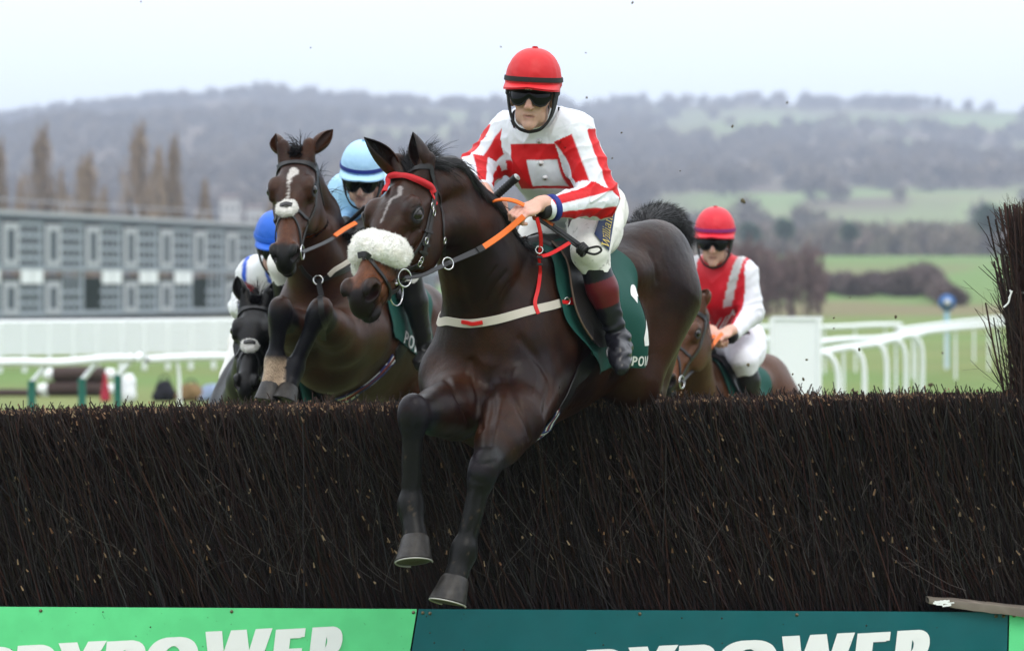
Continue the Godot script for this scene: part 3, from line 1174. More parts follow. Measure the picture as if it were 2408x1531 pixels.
func main_pair() -> void:
	var F := Field.new()
	var s := 1.12
	var tr := Transform3D(heading(0.515, -0.125, 0.17), Vector3(-0.10, 0.42, -13.54))
	var inv := tr.affine_inverse()
	F.frame = tr
	F.scale = s
	trunk_prims(F)
	F.ell(Vector3(0.0, 1.02, 0), Vector3(0.30, 0.235, 0.21), 0.06)
	hind_leg(F, 1.0, Vector3(-0.70, 0.98, 0.19), Vector3(-1.02, 0.66, 0.15), Vector3(-0.98, 0.36, 0.15), Vector3(-0.95, 0.27, 0.15))
	hind_leg(F, -1.0, Vector3(-0.72, 0.98, -0.19), Vector3(-1.08, 0.68, -0.15), Vector3(-1.08, 0.38, -0.15), Vector3(-1.06, 0.29, -0.15))
	var hs := 1.2
	var ht := Transform3D(heading(0.462, -0.652, -0.053), Vector3(-0.405, 2.422, -12.55))
	var hinv := ht.affine_inverse()
	# neck
	F.frame = Transform3D(); F.scale = 1.0
	var wi := tr * (Vector3(0.03, 1.46, 0) * s)
	var ch := tr * (Vector3(0.16, 1.14, 0) * s)
	var poll := ht * (Vector3(-0.01, -0.01, 0) * hs)
	var thr := ht * (Vector3(0.09, -0.13, 0) * hs)
	var crest := [wi, P(1134, 524, 12.92), P(1058, 436, 12.74), poll]
	F.cone(crest[0], crest[1], 0.115, 0.08, 0.06)
	F.cone(crest[1], crest[2], 0.08, 0.072, 0.05)
	F.cone(crest[2], crest[3], 0.075, 0.085, 0.05)
	F.cone(ch, P(1122, 640, 12.94), 0.24, 0.155, 0.08)
	F.cone(P(1122, 640, 12.94), P(1064, 525, 12.76), 0.155, 0.115, 0.06)
	F.cone(P(1064, 525, 12.76), thr, 0.115, 0.09, 0.05)
	F.cone(tr * (Vector3(0.08, 1.32, 0) * s), P(1098, 545, 12.85), 0.17, 0.12, 0.06)
	# jugular groove and muscle bands of the neck
	F.cone(P(1150, 760, 12.72), P(1085, 610, 12.62), 0.018, 0.015, 0.05, true)
	# fore legs
	var back := -tr.basis.x
	F.scale = 1.14
	var q := 1.0 / 1.14
	var kneeL := P(1136, 1108, 12.45); var fetL := P(1090, 1296, 12.42); var toeL := P(1070, 1364, 12.38)
	fore_leg(F, tr * (Vector3(0.12, 1.08, 0.15) * s) * q, P(1205, 985, 12.78) * q, kneeL * q, fetL * q, toeL * q, back)
	var kneeR := P(970, 975, 12.5); var fetR := P(965, 1190, 12.52); var toeR := P(977, 1268, 12.46)
	fore_leg(F, tr * (Vector3(0.15, 1.08, -0.16) * s) * q, P(1070, 962, 12.88) * q, kneeR * q, fetR * q, toeR * q, back)
	# veins and tendons
	F.scale = 1.0
	F.cone(P(1215, 880, 12.5), P(1185, 960, 12.5), 0.004, 0.004, 0.01)
	F.frame = ht; F.scale = hs
	F.frame = ht; F.scale = hs
	head_prims(F)
	var root := thing("racehorse", "dark bay racehorse in a big white fleece noseband landing over the fence", "horse", Vector3(tr.origin.x, 0, tr.origin.z), "horses in the race")
	var head_box := func(p: Vector3) -> bool:
		var l: Vector3 = hinv * p / hs
		return l.x > 0.02 - 0.35 * (l.y + 0.05) and l.x < 0.75 and absf(l.z) < 0.22 and l.y > -0.30 and l.y < 0.22
	var knees := [kneeL, kneeR]
	var feet := [fetL, fetR]
	var elb := [P(1205, 985, 12.78), P(1070, 962, 12.88)]
	var blaze := smooth([Vector3(0.115, 0, 0.008), Vector3(0.155, 0, 0.022), Vector3(0.19, 0, 0.004), Vector3(0.23, 0, 0.004), Vector3(0.29, 0, 0.001)], 8)
	var coat := func(p: Vector3, n: Vector3) -> Color:
		var g := nf(p, 3.0)
		var c := Color(0.0150, 0.0066, 0.0044)
		c = mixc(c, Color(0.050, 0.0175, 0.0080), clampf(g * 1.2 + 0.28, 0.0, 1.0))
		c = c * (1.0 + 0.22 * nf(p * Vector3(1, 0.4, 1), 45.0))
		var t: Vector3 = inv * p / s
		# redder flanks, belly and inside of the forearms
		c = mixc(c, Color(0.062, 0.023, 0.011), 0.75 * step01(-0.35, -0.8, t.x) * step01(1.34, 1.1, t.y))
		c = mixc(c, Color(0.050, 0.019, 0.009), 0.6 * step01(1.0, 0.85, t.y) * step01(-0.4, 0.2, t.x))
		for e in 2:
			var kn: Vector3 = knees[e]
			var ax: Vector3 = (feet[e] - kn).normalized()
			var near: float = (p - kn).dot(ax)
			var up: Vector3 = (kn - elb[e]).normalized()
			var far: float = (p - kn).dot(up)
			var off: float = (p - kn - ax * near).length()
			if near > -0.08 and off < 0.13 and near < 0.7: c = mixc(c, Color(0.0085, 0.0088, 0.0115), step01(-0.05, 0.02, near))
			if far > -0.30 and far < 0.06 and (p - kn - up * far).length() < 0.11: c = mixc(c, Color(0.012, 0.0115, 0.013), 0.9 * step01(-0.17, -0.06, far + 0.03 * g))
		var mud := nf(p + Vector3(3, 0, 0), 46.0) + 0.25 * nf(p, 9.0)
		c = mixc(c, Color(0.085, 0.060, 0.042), 0.75 * step01(0.47, 0.55, mud) * step01(1.75, 1.2, p.y))
		return c
	var headcoat := func(p: Vector3, n: Vector3) -> Color:
		var c: Color = coat.call(p, n)
		var l: Vector3 = hinv * p / hs
		var g := nf(p, 8.0)
		c = mixc(c, Color(0.10, 0.034, 0.014), 0.55 * exp(-pow((l.x - 0.17) / 0.03, 2.0) - pow((l.y - 0.055) / 0.02, 2.0) - pow((absf(l.z) - 0.085) / 0.02, 2.0)))
		c = mixc(c, Color(0.052, 0.0195, 0.0095), 0.6 * clampf(0.4 + nf(p, 5.0), 0.0, 1.0))
		var tan := step01(0.385, 0.43, l.x + 0.02 * g) * step01(0.620, 0.56, l.x + 0.10 * (l.y + 0.03) + 0.02 * g) * step01(-0.15, -0.09, l.y)
		c = mixc(c, Color(0.145, 0.050, 0.021) * (1.0 + 0.5 * nf(p, 30.0)), tan)
		var tip := maxf(step01(0.548, 0.580, l.x - 0.30 * (l.y + 0.06) + 0.012 * g), step01(0.030, 0.018, absf(Vector3(l.x - 0.566, l.y + 0.044, absf(l.z) - 0.060).length() - 0.030)) * 0.8)
		c = mixc(c, Color(0.0085, 0.0075, 0.0078), tip)
		# the star and strip: white hairs with ragged edges
		var w := 99.0
		for k in blaze.size():
			w = minf(w, Vector2(l.x - blaze[k].x, l.z - blaze[k].z).length() - lerpf(0.0075, 0.0018, float(k) / blaze.size()))
		if l.y > 0.0: c = mixc(c, Color(0.34, 0.32, 0.32), 0.85 * step01(0.006, -0.003, w + 0.007 * nf(p, 60.0)))
		# skin inside the nostril
		var nz1 := Vector3(l.x - 0.572, l.y + 0.044, absf(l.z) - 0.050)
		c = mixc(c, Color(0.016, 0.004, 0.004), step01(0.034, 0.024, nz1.length()))
		# eyelids
		var ey := Vector3(l.x - 0.213, (l.y - 0.022) * 1.4, absf(l.z) - 0.10)
		c = mixc(c, Color(0.009, 0.008, 0.008), step01(0.050, 0.034, ey.length()))
		return c
	# creases, veins and muscle edges: lines on the skin that rise (veins) or sink (creases)
	var lines := []
	for e in [
		[-0.010, 0.030, [[1252, 606], [1205, 680], [1165, 760], [1150, 830]]], [-0.007, 0.020, [[1072, 590], [1086, 680], [1112, 770]]],
		[-0.006, 0.009, [[1150, 700], [1168, 668], [1192, 640]]], [-0.005, 0.008, [[1172, 708], [1192, 672], [1216, 648]]], [-0.005, 0.008, [[1136, 690], [1150, 655], [1168, 630]]],
		[-0.012, 0.016, [[1108, 850], [1120, 910], [1128, 970], [1130, 1010]]], [-0.010, 0.014, [[1186, 880], [1206, 930], [1232, 985], [1246, 1030]]],
		[-0.010, 0.014, [[1048, 890], [1070, 925], [1092, 965], [1105, 1000]]], [-0.009, 0.022, [[1225, 800], [1275, 860], [1295, 915], [1280, 970]]],
		[-0.007, 0.014, [[1150, 900], [1160, 950], [1150, 1010], [1152, 1050]]], [0.006, 0.016, [[1180, 940], [1172, 1000], [1160, 1060]]],
		[-0.012, 0.025, [[1560, 690], [1580, 750], [1572, 830], [1535, 920]]], [-0.009, 0.018, [[1606, 640], [1628, 720], [1606, 820], [1570, 900]]], [0.007, 0.022, [[1592, 680], [1604, 750], [1588, 830]]],
		[-0.010, 0.018, [[1440, 880], [1470, 835], [1500, 800]]], [-0.006, 0.016, [[1530, 600], [1545, 660], [1560, 720]]],
		[0.0040, 0.0060, [[1212, 868], [1196, 905], [1186, 950], [1192, 985]]], [0.0035, 0.0055, [[1168, 1010], [1158, 1045], [1150, 1080]]], [0.0035, 0.0055, [[1248, 850], [1262, 890], [1256, 930]]],
		[0.0030, 0.0050, [[1120, 835], [1140, 855], [1170, 862]]], [0.0035, 0.0055, [[1290, 985], [1330, 965], [1380, 945]]], [0.0030, 0.0050, [[1045, 990], [1015, 985], [990, 995]]],
		[-0.005, 0.010, [[985, 1000], [978, 1060], [976, 1130]]], [-0.005, 0.009, [[1128, 1150], [1118, 1200], [1106, 1250]]], [0.004, 0.008, [[1112, 1160], [1102, 1210], [1090, 1260]]],
		[-0.004, 0.007, [[1100, 1120], [1130, 1135], [1165, 1128]]], [-0.004, 0.007, [[1108, 1085], [1135, 1092], [1165, 1085]]], [-0.004, 0.007, [[940, 1000], [968, 1010], [1000, 1002]]],
	]:
		lines.append(skin_line(F, e[0], e[1], e[2], 12.9))
	for e in [[0.0032, 0.0045, [[1002, 560], [972, 592], [946, 622], [930, 640]]], [0.0028, 0.0042, [[985, 585], [965, 615], [950, 645]]], [-0.005, 0.010, [[1010, 565], [1000, 610], [978, 640]]], [0.006, 0.009, [[968, 540], [950, 570], [925, 600]]], [-0.004, 0.007, [[905, 660], [895, 690], [900, 715]]], [-0.004, 0.006, [[950, 520], [965, 532], [990, 540]]], [-0.003, 0.005, [[968, 490], [985, 484], [1002, 488]]], [0.0028, 0.004, [[900, 640], [905, 655], [890, 672]]]]:
		lines.append(skin_line(F, e[0], e[1], e[2], 12.4))
	var relief := func(p: Vector3) -> float:
		var v := 0.0
		for ln in lines:
			var bx: AABB = ln.box
			if not bx.has_point(p): continue
			var pts: PackedVector3Array = ln.pts
			var best := 1e9
			for k in pts.size() - 1: best = minf(best, Geometry3D.get_closest_point_to_segment(p, pts[k], pts[k + 1]).distance_squared_to(p))
			v += ln.a * exp(-best / (ln.w * ln.w))
		return v
	var bm := F.mesh(0.0105, func(p: Vector3) -> bool: return not head_box.call(p))
	shape(bm, func(p, n): return 0.0022 * nf(p, 9.0) + 0.0009 * nf(p, 38.0) + relief.call(p), coat)
	var hm := F.mesh(0.0062, func(p: Vector3) -> bool:
		var l: Vector3 = hinv * p / hs
		return l.x > -0.01 - 0.35 * (l.y + 0.05) and l.x < 0.75 and absf(l.z) < 0.24 and l.y > -0.32 and l.y < 0.24, AABB(ht * (Vector3(0.3, -0.05, 0) * hs) - Vector3.ONE * 0.48, Vector3.ONE * 0.96))
	shape(hm, func(p, n): return 0.0006 * nf(p, 30.0) + relief.call(p), headcoat)
	part("body", commit(joined([bm, hm])), M.coat, root)
	# ears
	for sd in [-1.0, 1.0]:
		var base: Vector3 = ht * (Vector3(-0.012, 0.062, 0.066 * sd) * hs)
		var tip := P(966, 311, 12.50) if sd > 0 else P(858, 321, 12.50)
		if sd < 0: base = ht * (Vector3(0.0, 0.058, -0.062) * hs)
		var e := ear(base, tip, (ht.basis.x * 0.5 + ht.basis.y * 0.5 + ht.basis.z * 1.2) if sd < 0 else (ht.basis.x * 0.9 + ht.basis.y * 0.2 - ht.basis.z * 0.1), 0.047)
		shape(e, null, func(p, n): return mixc(Color(0.016, 0.010, 0.008), Color(0.075, 0.026, 0.012), (0.9 if sd < 0 else 0.35) * step01(0.75, 0.2, (p - base).length() / (tip - base).length())) * (1.0 + 0.3 * nf(p, 50.0)))
		var eo := part("ear", commit(e), M.coat, root)
		# hair lining the ear
		var S0 := Sweep.new()
		var r0 := RandomNumberGenerator.new(); r0.seed = 9
		for k in 120:
			var t := r0.randf_range(0.1, 0.8)
			var p := base.lerp(tip, t) + Vector3(r0.randfn(), r0.randfn(), r0.randfn()) * 0.010
			var dd := ((tip - base).normalized() + Vector3(r0.randfn(), r0.randfn(), r0.randfn()) * 0.35).normalized()
			strand(S0, PackedVector3Array([p, p + dd * 0.012, p + dd * 0.022]), 0.001)
		part("ear_hair", mesh_of(S0), M.hair, eo).set_meta("kind", "stuff")
	for sd in [-1.0, 1.0]:
		eyeball(root, ht * (Vector3(0.214, 0.023, 0.0935 * sd) * hs), Vector3.ZERO, 0.0262 * hs)
		# lids
		var S1 := Sweep.new()
		for lid in [1.0, -0.95]:
			var pts := PackedVector3Array()
			for k in 9:
				var a := lerpf(-1.25, 1.25, k / 8.0)
				pts.append(ht * (Vector3(0.214 + sin(a) * 0.029, 0.023 + lid * cos(a) * 0.0195 + 0.004 * sin(a), (0.1125 - 0.012 * pow(sin(a), 2.0)) * sd) * hs))
			S1.tube(pts, [0.002, 0.0035, 0.0048, 0.0055, 0.0058, 0.0055, 0.0048, 0.0035, 0.002], 7)
		part("eyelid", mesh_of(S1), M.dark_skin, root)
	# hooves with pale worn rims
	var S := Sweep.new()
	hoof(S, toeL, (toeL - fetL).normalized() + Vector3(0, -0.35, 0), -back, 1.28)
	var ho := part("hoof", mesh_of(S), M.hoof, root)
	S = Sweep.new()
	hoof(S, toeR, (toeR - fetR).normalized() * 0.6 + Vector3(0, -0.9, 0.25), -back, 1.28)
	part("hoof", mesh_of(S), M.hoof, root)
	for e in [[toeL, (toeL - fetL).normalized() + Vector3(0, -0.35, 0)], [toeR, (toeR - fetR).normalized() * 0.6 + Vector3(0, -0.9, 0.25)]]:
		# steel racing plate under the wall
		var ax: Vector3 = e[1].normalized()
		var fr := (-back - ax * (-back).dot(ax)).normalized()
		var sdv := ax.cross(fr)
		var pts := PackedVector3Array()
		for k in 21:
			var a := lerpf(-2.3, 2.3, k / 20.0)
			pts.append(e[0] + (ax * 0.082 + fr * (cos(a) * 0.062 * 1.06 + 0.017) + sdv * sin(a) * 0.0595) * 1.28)
		S = Sweep.new()
		S.tube(pts, 0.0036, 5)
		part("horseshoe", mesh_of(S), M.worn_steel, root)
	for k in [[Vector3(-0.95, 0.27, 0.15), Vector3(-0.98, 0.36, 0.15)], [Vector3(-1.06, 0.29, -0.15), Vector3(-1.08, 0.38, -0.15)]]:
		S = Sweep.new()
		hoof(S, tr * (k[0] * s), tr.basis * (k[0] - k[1]), -back, 1.1)
		part("hoof", mesh_of(S), M.hoof, root)
	# mane: lies over the far side of the crest, wind-blown near the poll
	var r := RandomNumberGenerator.new()
	r.seed = 21
	S = Sweep.new()
	var cl := smooth([tr * (Vector3(0.0, 1.615, 0) * s), crest[0] + Vector3(0, 0.125, 0), P(1172, 510, 12.96), P(1110, 450, 12.82), P(1066, 396, 12.74), P(1015, 372, 12.62), P(985, 374, 12.56)], 20)
	for k in cl.size(): cl[k] = F.onto(cl[k], -0.004)
	var right := -ht.basis.z
	for k in 4200:
		var u := pow(r.randf(), 0.8)
		var fi := u * (cl.size() - 1)
		var root_p: Vector3 = cl[int(fi)] + Vector3(r.randfn(), r.randfn(), r.randfn()) * 0.009
		var wild := 0.55 * smoothstep(0.7, 1.0, u)
		var along: Vector3 = (cl[mini(int(fi) + 1, cl.size() - 1)] - cl[maxi(int(fi) - 1, 0)]).normalized()
		var L := r.randf_range(0.10, 0.19) * (1.0 + 0.2 * wild)
		var up := Vector3(0, 1, 0) * r.randf_range(0.15, 0.4 + 0.4 * wild) + right * r.randf_range(-0.35, 0.8) - along * r.randf_range(0.6, 1.3) + Vector3(r.randfn(), r.randfn(), r.randfn()) * (0.12 + 0.3 * wild)
		up = up.normalized()
		var p := root_p
		var pts := PackedVector3Array([p])
		var clump := nz(Vector3(fi * 0.16, L * 3.0, 0), 1.0)
		for j in 5:
			up = (up + Vector3(0, -0.30 + 0.22 * wild + 0.25 * wild * clump, 0) + right * 0.10 * clump).normalized()
			p += up * L / 5.0
			pts.append(p)
		strand(S, pts, r.randf_range(0.0014, 0.0026))
	var bed := PackedVector3Array()
	for k in range(8, cl.size(), 4): bed.append(cl[k] + right * 0.006 + Vector3(0, 0.010, 0))
	S.tube(bed, 0.040, 8)
	part("mane", mesh_of(S), M.hair, root)
	# forelock: loose wisps blown up and back between the ears
	S = Sweep.new()
	for c in 26:      # locks: strands that share a direction and draw together at the tip
		var lock_root: Vector3 = ht * (Vector3(r.randf_range(-0.06, 0.02), 0.07, r.randf_range(-0.04, 0.045)) * hs)
		var lean := r.randf_range(-0.5, 0.9)
		var lock_dir := Vector3(lean, 0.75, -0.25).normalized()
		var lock_L := r.randf_range(0.07, 0.13) if c % 4 else r.randf_range(0.13, 0.19)
		var bend := Vector3(r.randf_range(-0.05, 0.22), -0.16 + 0.06 * r.randfn(), -0.03)
		for k in 26:
			var b0 := F.onto(lock_root + Vector3(r.randfn(), r.randfn(), r.randfn()) * 0.011, -0.003)
			var p := b0
			var dir := lock_dir
			var pts := PackedVector3Array([p])
			for j in 6:
				dir = (dir + bend + Vector3(r.randfn(), r.randfn(), r.randfn()) * 0.05).normalized()
				p += dir * lock_L / 6.0
				p = p.lerp(lock_root + (p - b0), 0.16)
				pts.append(p)
			strand(S, pts, r.randf_range(0.0012, 0.0022))
	part("forelock", mesh_of(S), M.hair, root)
	# tail carried up over the quarters: a dark dock and thousands of fine hairs standing out from it
	S = Sweep.new()
	var dock := smooth([tr * (Vector3(-1.06, 1.50, 0) * s), P(1522, 532, 14.30), P(1552, 524, 14.42), P(1580, 538, 14.50), P(1592, 570, 14.55)], 8)
	var rad := []
	for k in dock.size(): rad.append(lerpf(0.055, 0.07, float(k) / dock.size()) + 0.030 * sin(float(k) / dock.size() * PI))
	S.tube(dock, rad, 12)
	part("dock", mesh_of(S), M.hair, root)
	S = Sweep.new()
	for k in 9000:
		var u := pow(r.randf(), 0.8)
		var fi := int(u * (dock.size() - 1))
		var c0: Vector3 = dock[fi]
		var along: Vector3 = (dock[mini(fi + 1, dock.size() - 1)] - dock[maxi(fi - 1, 0)]).normalized()
		var dir := Vector3(r.randfn(), r.randfn(), r.randfn()).normalized()
		dir = (dir - along * dir.dot(along) * 0.7).normalized()
		var p: Vector3 = c0 + dir * rad[fi] * 0.85
		var L := r.randf_range(0.02, 0.058) * (0.85 + 0.35 * u)
		var v := (dir + along * 0.7 + Vector3(0, 0.1, 0)).normalized()
		var pts := PackedVector3Array([p])
		for j in 4:
			v = (v + Vector3(0.03, -0.10, 0) + Vector3(r.randfn(), r.randfn(), r.randfn()) * 0.07).normalized()
			p += v * L / 4.0
			pts.append(p)
		strand(S, pts, r.randf_range(0.0008, 0.0014))
	part("tail", mesh_of(S), M.hair, root)
	# whiskers on the chin
	S = Sweep.new()
	for k in 90:
		var p: Vector3 = ht * (Vector3(r.randf_range(0.53, 0.61), r.randf_range(-0.175, -0.12), r.randf_range(-0.04, 0.045)) * hs)
		p = F.onto(p, -0.002)
		var g := (F.grad(p) + Vector3(0, -0.8, 0)).normalized()
		strand(S, PackedVector3Array([p, p + g * 0.010, p + g * r.randf_range(0.015, 0.03) + Vector3(r.randfn(), 0, 0) * 0.004]), 0.0009)
	part("whiskers", mesh_of(S), M.hair, root).set_meta("kind", "stuff")

	# ---------------- bridle
	var bri := thing("bridle", "black leather bridle with red browband on the leading horse", "bridle", poll)
	var bb := strand_band(F, [[896, 437, 12.4], [914, 420, 12.4], [948, 415, 12.4], [982, 424, 12.4], [1012, 440, 12.4], [1018, 452, 12.42]], 0.026, bri)
	strap_on("browband_tail", F, [[1012, 447, 12.4], [1019, 462, 12.4], [1027, 480, 12.4]], 12.4, 0.014, 0.003, M.red_strap, bri, 0.006)
	strap_on("headpiece", F, [ht * (Vector3(0.02, 0.05, 0.0) * hs), [1012, 392, 12.5], [1016, 410, 12.5], [1021, 432, 12.5], [1027, 450, 12.5]], 12.5, 0.022, 0.004, M.leather, bri, 0.004)
	strap_on("cheekpiece", F, [[1025, 450, 12.4], [1021, 480, 12.4], [1014, 522, 12.4], [1003, 570, 12.4], [990, 615, 12.35], [976, 648, 12.3]], 12.4, 0.019, 0.005, M.leather, bri, 0.004)
	strap_on("cheekpiece", F, [[1018, 468, 12.4], [1012, 500, 12.4], [1004, 535, 12.4], [990, 572, 12.35], [968, 606, 12.3], [955, 622, 12.3]], 12.4, 0.013, 0.004, M.leather, bri, 0.003)
	strap_on("throatlash", F, [[1030, 452, 12.5], [1036, 480, 12.5], [1043, 520, 12.5], [1046, 565, 12.5], [1044, 600, 12.5]], 12.5, 0.014, 0.004, M.leather, bri, 0.003)
	for e in [[1017, 484], [1021, 500], [1003, 566], [991, 612], [987, 620], [1046, 566]]:
		var h := F.hit(EYE, P(e[0], e[1], 12.4), 0.010, 0.7)
		if h != Vector3.INF: ring("buckle", h, F.grad(h), 0.0135, 0.0024, M.steel, bri, 0.75)
	for e in [[1001, 575], [996, 595], [986, 628], [1008, 545]]:
		var kp := lay(F, [[e[0] - 9, e[1] - 3, 12.4], [e[0], e[1], 12.4], [e[0] + 9, e[1] + 3, 12.4]], 12.4, 0.008, 3)
		S = Sweep.new(); S.strap(kp[0], kp[1], 0.013, 0.004)
		part("keeper", mesh_of(S), M.leather, bri)
	# grackle strap across the nose and under the chin
	strap_on("nose_strap", F, [[846, 604, 12.15], [862, 603, 12.15], [884, 628, 12.12], [904, 655, 12.10], [917, 680, 12.12], [915, 705, 12.15]], 12.15, 0.015, 0.005, M.leather, bri, 0.005)
	strap_on("jaw_strap", F, [[915, 690, 12.12], [935, 680, 12.2], [962, 662, 12.3], [990, 650, 12.4], [1020, 638, 12.45]], 12.3, 0.020, 0.005, M.leather, bri, 0.004)
	strap_on("off_cheekpiece", F, [ht * (Vector3(0.04, 0.02, -0.10) * hs), ht * (Vector3(0.2, -0.04, -0.11) * hs), ht * (Vector3(0.36, -0.09, -0.09) * hs), ht * (Vector3(0.46, -0.11, -0.06) * hs)], 12.4, 0.018, 0.005, M.leather, bri, 0.004)
	# fleece roll over the nose
	var W := Field.new()
	var fp := []
	for e in [[838, 585], [850, 575], [872, 573], [900, 580], [925, 590], [945, 603]]:
		var h := F.hit(EYE, P(e[0], e[1], 12.2), 0.012, 0.7)
		fp.append(h if h != Vector3.INF else F.onto(P(e[0], e[1], 12.25), 0.012))
	var back_r: Vector3 = F.onto(ht * (Vector3(0.40, -0.06, -0.11) * hs), 0.01)
	fp.push_front(back_r)
	var hx := ht.basis.x
	for k in fp.size() - 1:
		for o in [-0.026, 0.0, 0.026]:
			var wdt := 0.036 if k < fp.size() - 2 else 0.032
			W.cone(fp[k] + hx * o, fp[k + 1] + hx * o, 0.038, wdt, 0.03)
	fleece("fleece_noseband", W, 0.007, bri, 0.005)
	strap_free("nose_tab", [P(842, 601, 12.0), P(858, 598, 11.99), P(868, 606, 12.0)], Vector3(0, 0.2, 1), 0.026, 0.006, M.leather, bri, 3)
	# bit rings
	var bit := P(966, 660, 12.27)
	bit = F.onto(bit, 0.015)
	ring("bit_ring", bit, ht.basis.z + Vector3(0, 0, 0.4), 0.037, 0.0042, M.steel, bri)
	ring("bit_ring", bit + P(946, 690, 12.2) - P(966, 658, 12.2), ht.basis.z + Vector3(0.4, 0, 0.4), 0.060, 0.0032, M.steel, bri, 0.8)
	S = Sweep.new()
	S.tube(smooth([bit, bit + P(945, 662, 12.2) - P(966, 660, 12.2), P(932, 668, 12.1)], 4), 0.007, 8)
	part("bit_mouthpiece", mesh_of(S), M.steel, bri)
	ring("bit_ring", F.onto(ht * (Vector3(0.47, -0.11, -0.08) * hs), 0.012), ht.basis.z, 0.037, 0.0042, M.steel, bri)
	# ---------------- reins
	var rr := [bit, P(994, 647, 12.36), P(1050, 621, 12.5), P(1133, 585, 12.68), P(1180, 552, 12.74), P(1232, 509, 12.76)]
	var face := Vector3(0.25, 0.45, 1)
	var rein := thing("reins", "black and orange rubber reins held by the leading rider", "reins", rr[3])
	strap_free("rein_leather", [rr[0], rr[1], rr[2], rr[3]], face, [0.016, 0.016, 0.016, 0.016, 0.016, 0.016, 0.017, 0.018, 0.019, 0.02, 0.021, 0.022, 0.024, 0.026, 0.027, 0.028], 0.005, M.leather, rein)
	strap_free("rein_grip", [rr[3] + Vector3(-0.01, -0.005, 0.004), rr[4], rr[5]], face, 0.026, 0.008, M.orange, rein)
	strap_free("grip_end", [P(1122, 590, 12.655), P(1136, 583, 12.675)], face, 0.030, 0.010, M.black_rubber, rein, 2)
	ring("martingale_ring", P(1053, 620, 12.49), Vector3(0.6, 0.2, 1), 0.026, 0.0035, M.steel, rein)
	strap_free("rein_grip", [P(1163, 474, 12.86), P(1185, 470, 12.82), P(1210, 474, 12.80), P(1232, 484, 12.80)], Vector3(0, 1, 0.6), 0.024, 0.008, M.orange, rein)
	strap_free("rein_grip", [P(1252, 512, 12.86), P(1280, 521, 12.9), P(1303, 532, 12.95)], Vector3(0.2, 0.8, 1), 0.024, 0.008, M.orange_dark, rein)
	strap_free("rein_end", [P(1262, 514, 12.84), P(1310, 545, 12.95), P(1364, 584, 13.02)], Vector3(0.2, 0.6, 1), 0.020, 0.006, M.leather, rein)
	strap_free("rein_end", [P(1300, 531, 12.93), P(1330, 552, 12.98), P(1366, 578, 13.02)], Vector3(0.2, 0.6, 1), 0.020, 0.006, M.leather, rein)
	for k in 3: ring("rein_knot", P(1366 + k * 4, 583 + k * 4, 13.0), Vector3(1, -0.7, 0.4), 0.020, 0.011, M.leather, rein, 0.9)
	S = Sweep.new()
	S.tube(smooth([P(1370, 590, 13.0), P(1388, 583, 12.98), P(1408, 580, 12.98), P(1414, 590, 12.98), P(1398, 598, 12.98), P(1375, 592, 13.0)], 5), 0.0055, 7)
	part("rein_loop", mesh_of(S), M.leather, rein)
	strap_free("rein_leather", [F.onto(ht * (Vector3(0.47, -0.11, -0.08) * hs), 0.02), F.onto(P(1000, 560, 12.95), 0.03), F.onto(P(1090, 480, 13.05), 0.03), P(1150, 478, 13.0)], Vector3(-0.6, 0.5, 0.4), 0.02, 0.005, M.leather, rein)
	# ---------------- breast girth, neck strap
	var bg := thing("breastplate", "pale webbing breast strap with red neck strap across the leading horse's chest", "breastplate", tr * (Vector3(0.3, 1.2, 0) * s))
	strap_on("breast_strap", F, [tr * (Vector3(-0.08, 1.36, -0.24) * s), tr * (Vector3(0.15, 1.33, -0.24) * s), tr * (Vector3(0.31, 1.30, -0.17) * s), [1052, 755, 12.9], [1105, 761, 12.8], [1162, 753, 12.8], [1244, 731, 12.9], [1300, 718, 13.0], [1345, 705, 13.1]], 12.9, 0.038, 0.004, M.webbing, bg, 0.003)
	strap_on("red_loop", F, [[1086, 757, 12.8], [1098, 759, 12.8], [1110, 762, 12.8], [1124, 760, 12.8], [1135, 758, 12.8]], 12.8, 0.017, 0.006, M.red_strap, bg, 0.011)
	strap_free("neck_strap", [P(1262, 512, 12.80), P(1270, 545, 12.83), P(1272, 575, 12.87), P(1268, 606, 12.91), F.hit(EYE, P(1270, 640, 13.0), 0.012), F.hit(EYE, P(1265, 680, 13.0), 0.010), F.hit(EYE, P(1258, 712, 13.0), 0.010), F.hit(EYE, P(1266, 738, 13.0), 0.010)], Vector3(0.3, 0.2, 1), 0.017, 0.004, M.red_strap, bg)
	strap_free("neck_strap", [P(1272, 603, 12.90), P(1290, 599, 12.92), P(1312, 588, 12.95), P(1340, 571, 12.98)], Vector3(0.1, 0.8, 1), 0.018, 0.004, M.red_strap, bg)
	ring("buckle", P(1268, 588, 12.87), Vector3(0.2, 0.1, 1), 0.016, 0.003, M.steel, bg)
	strap_free("keeper", [P(1262, 604, 12.885), P(1276, 605, 12.885)], Vector3(0.2, 0.1, 1), 0.012, 0.005, M.leather, bg, 2)
	strap_free("keeper", [P(1262, 621, 12.90), P(1276, 622, 12.90)], Vector3(0.2, 0.1, 1), 0.010, 0.005, M.leather, bg, 2)
	strap_on("red_tab", F, [[1322, 712, 13.1], [1340, 706, 13.1], [1365, 696, 13.2]], 13.1, 0.016, 0.005, M.red_strap, bg, 0.010)
	strap_on("red_tab", F, [[1322, 710, 13.1], [1342, 712, 13.1], [1363, 713, 13.2]], 13.1, 0.017, 0.005, M.red_strap, bg, 0.016)
	ring("buckle", F.onto(P(1343, 706, 13.1), 0.02), Vector3(0.6, 0, 1), 0.016, 0.003, M.steel, bg)

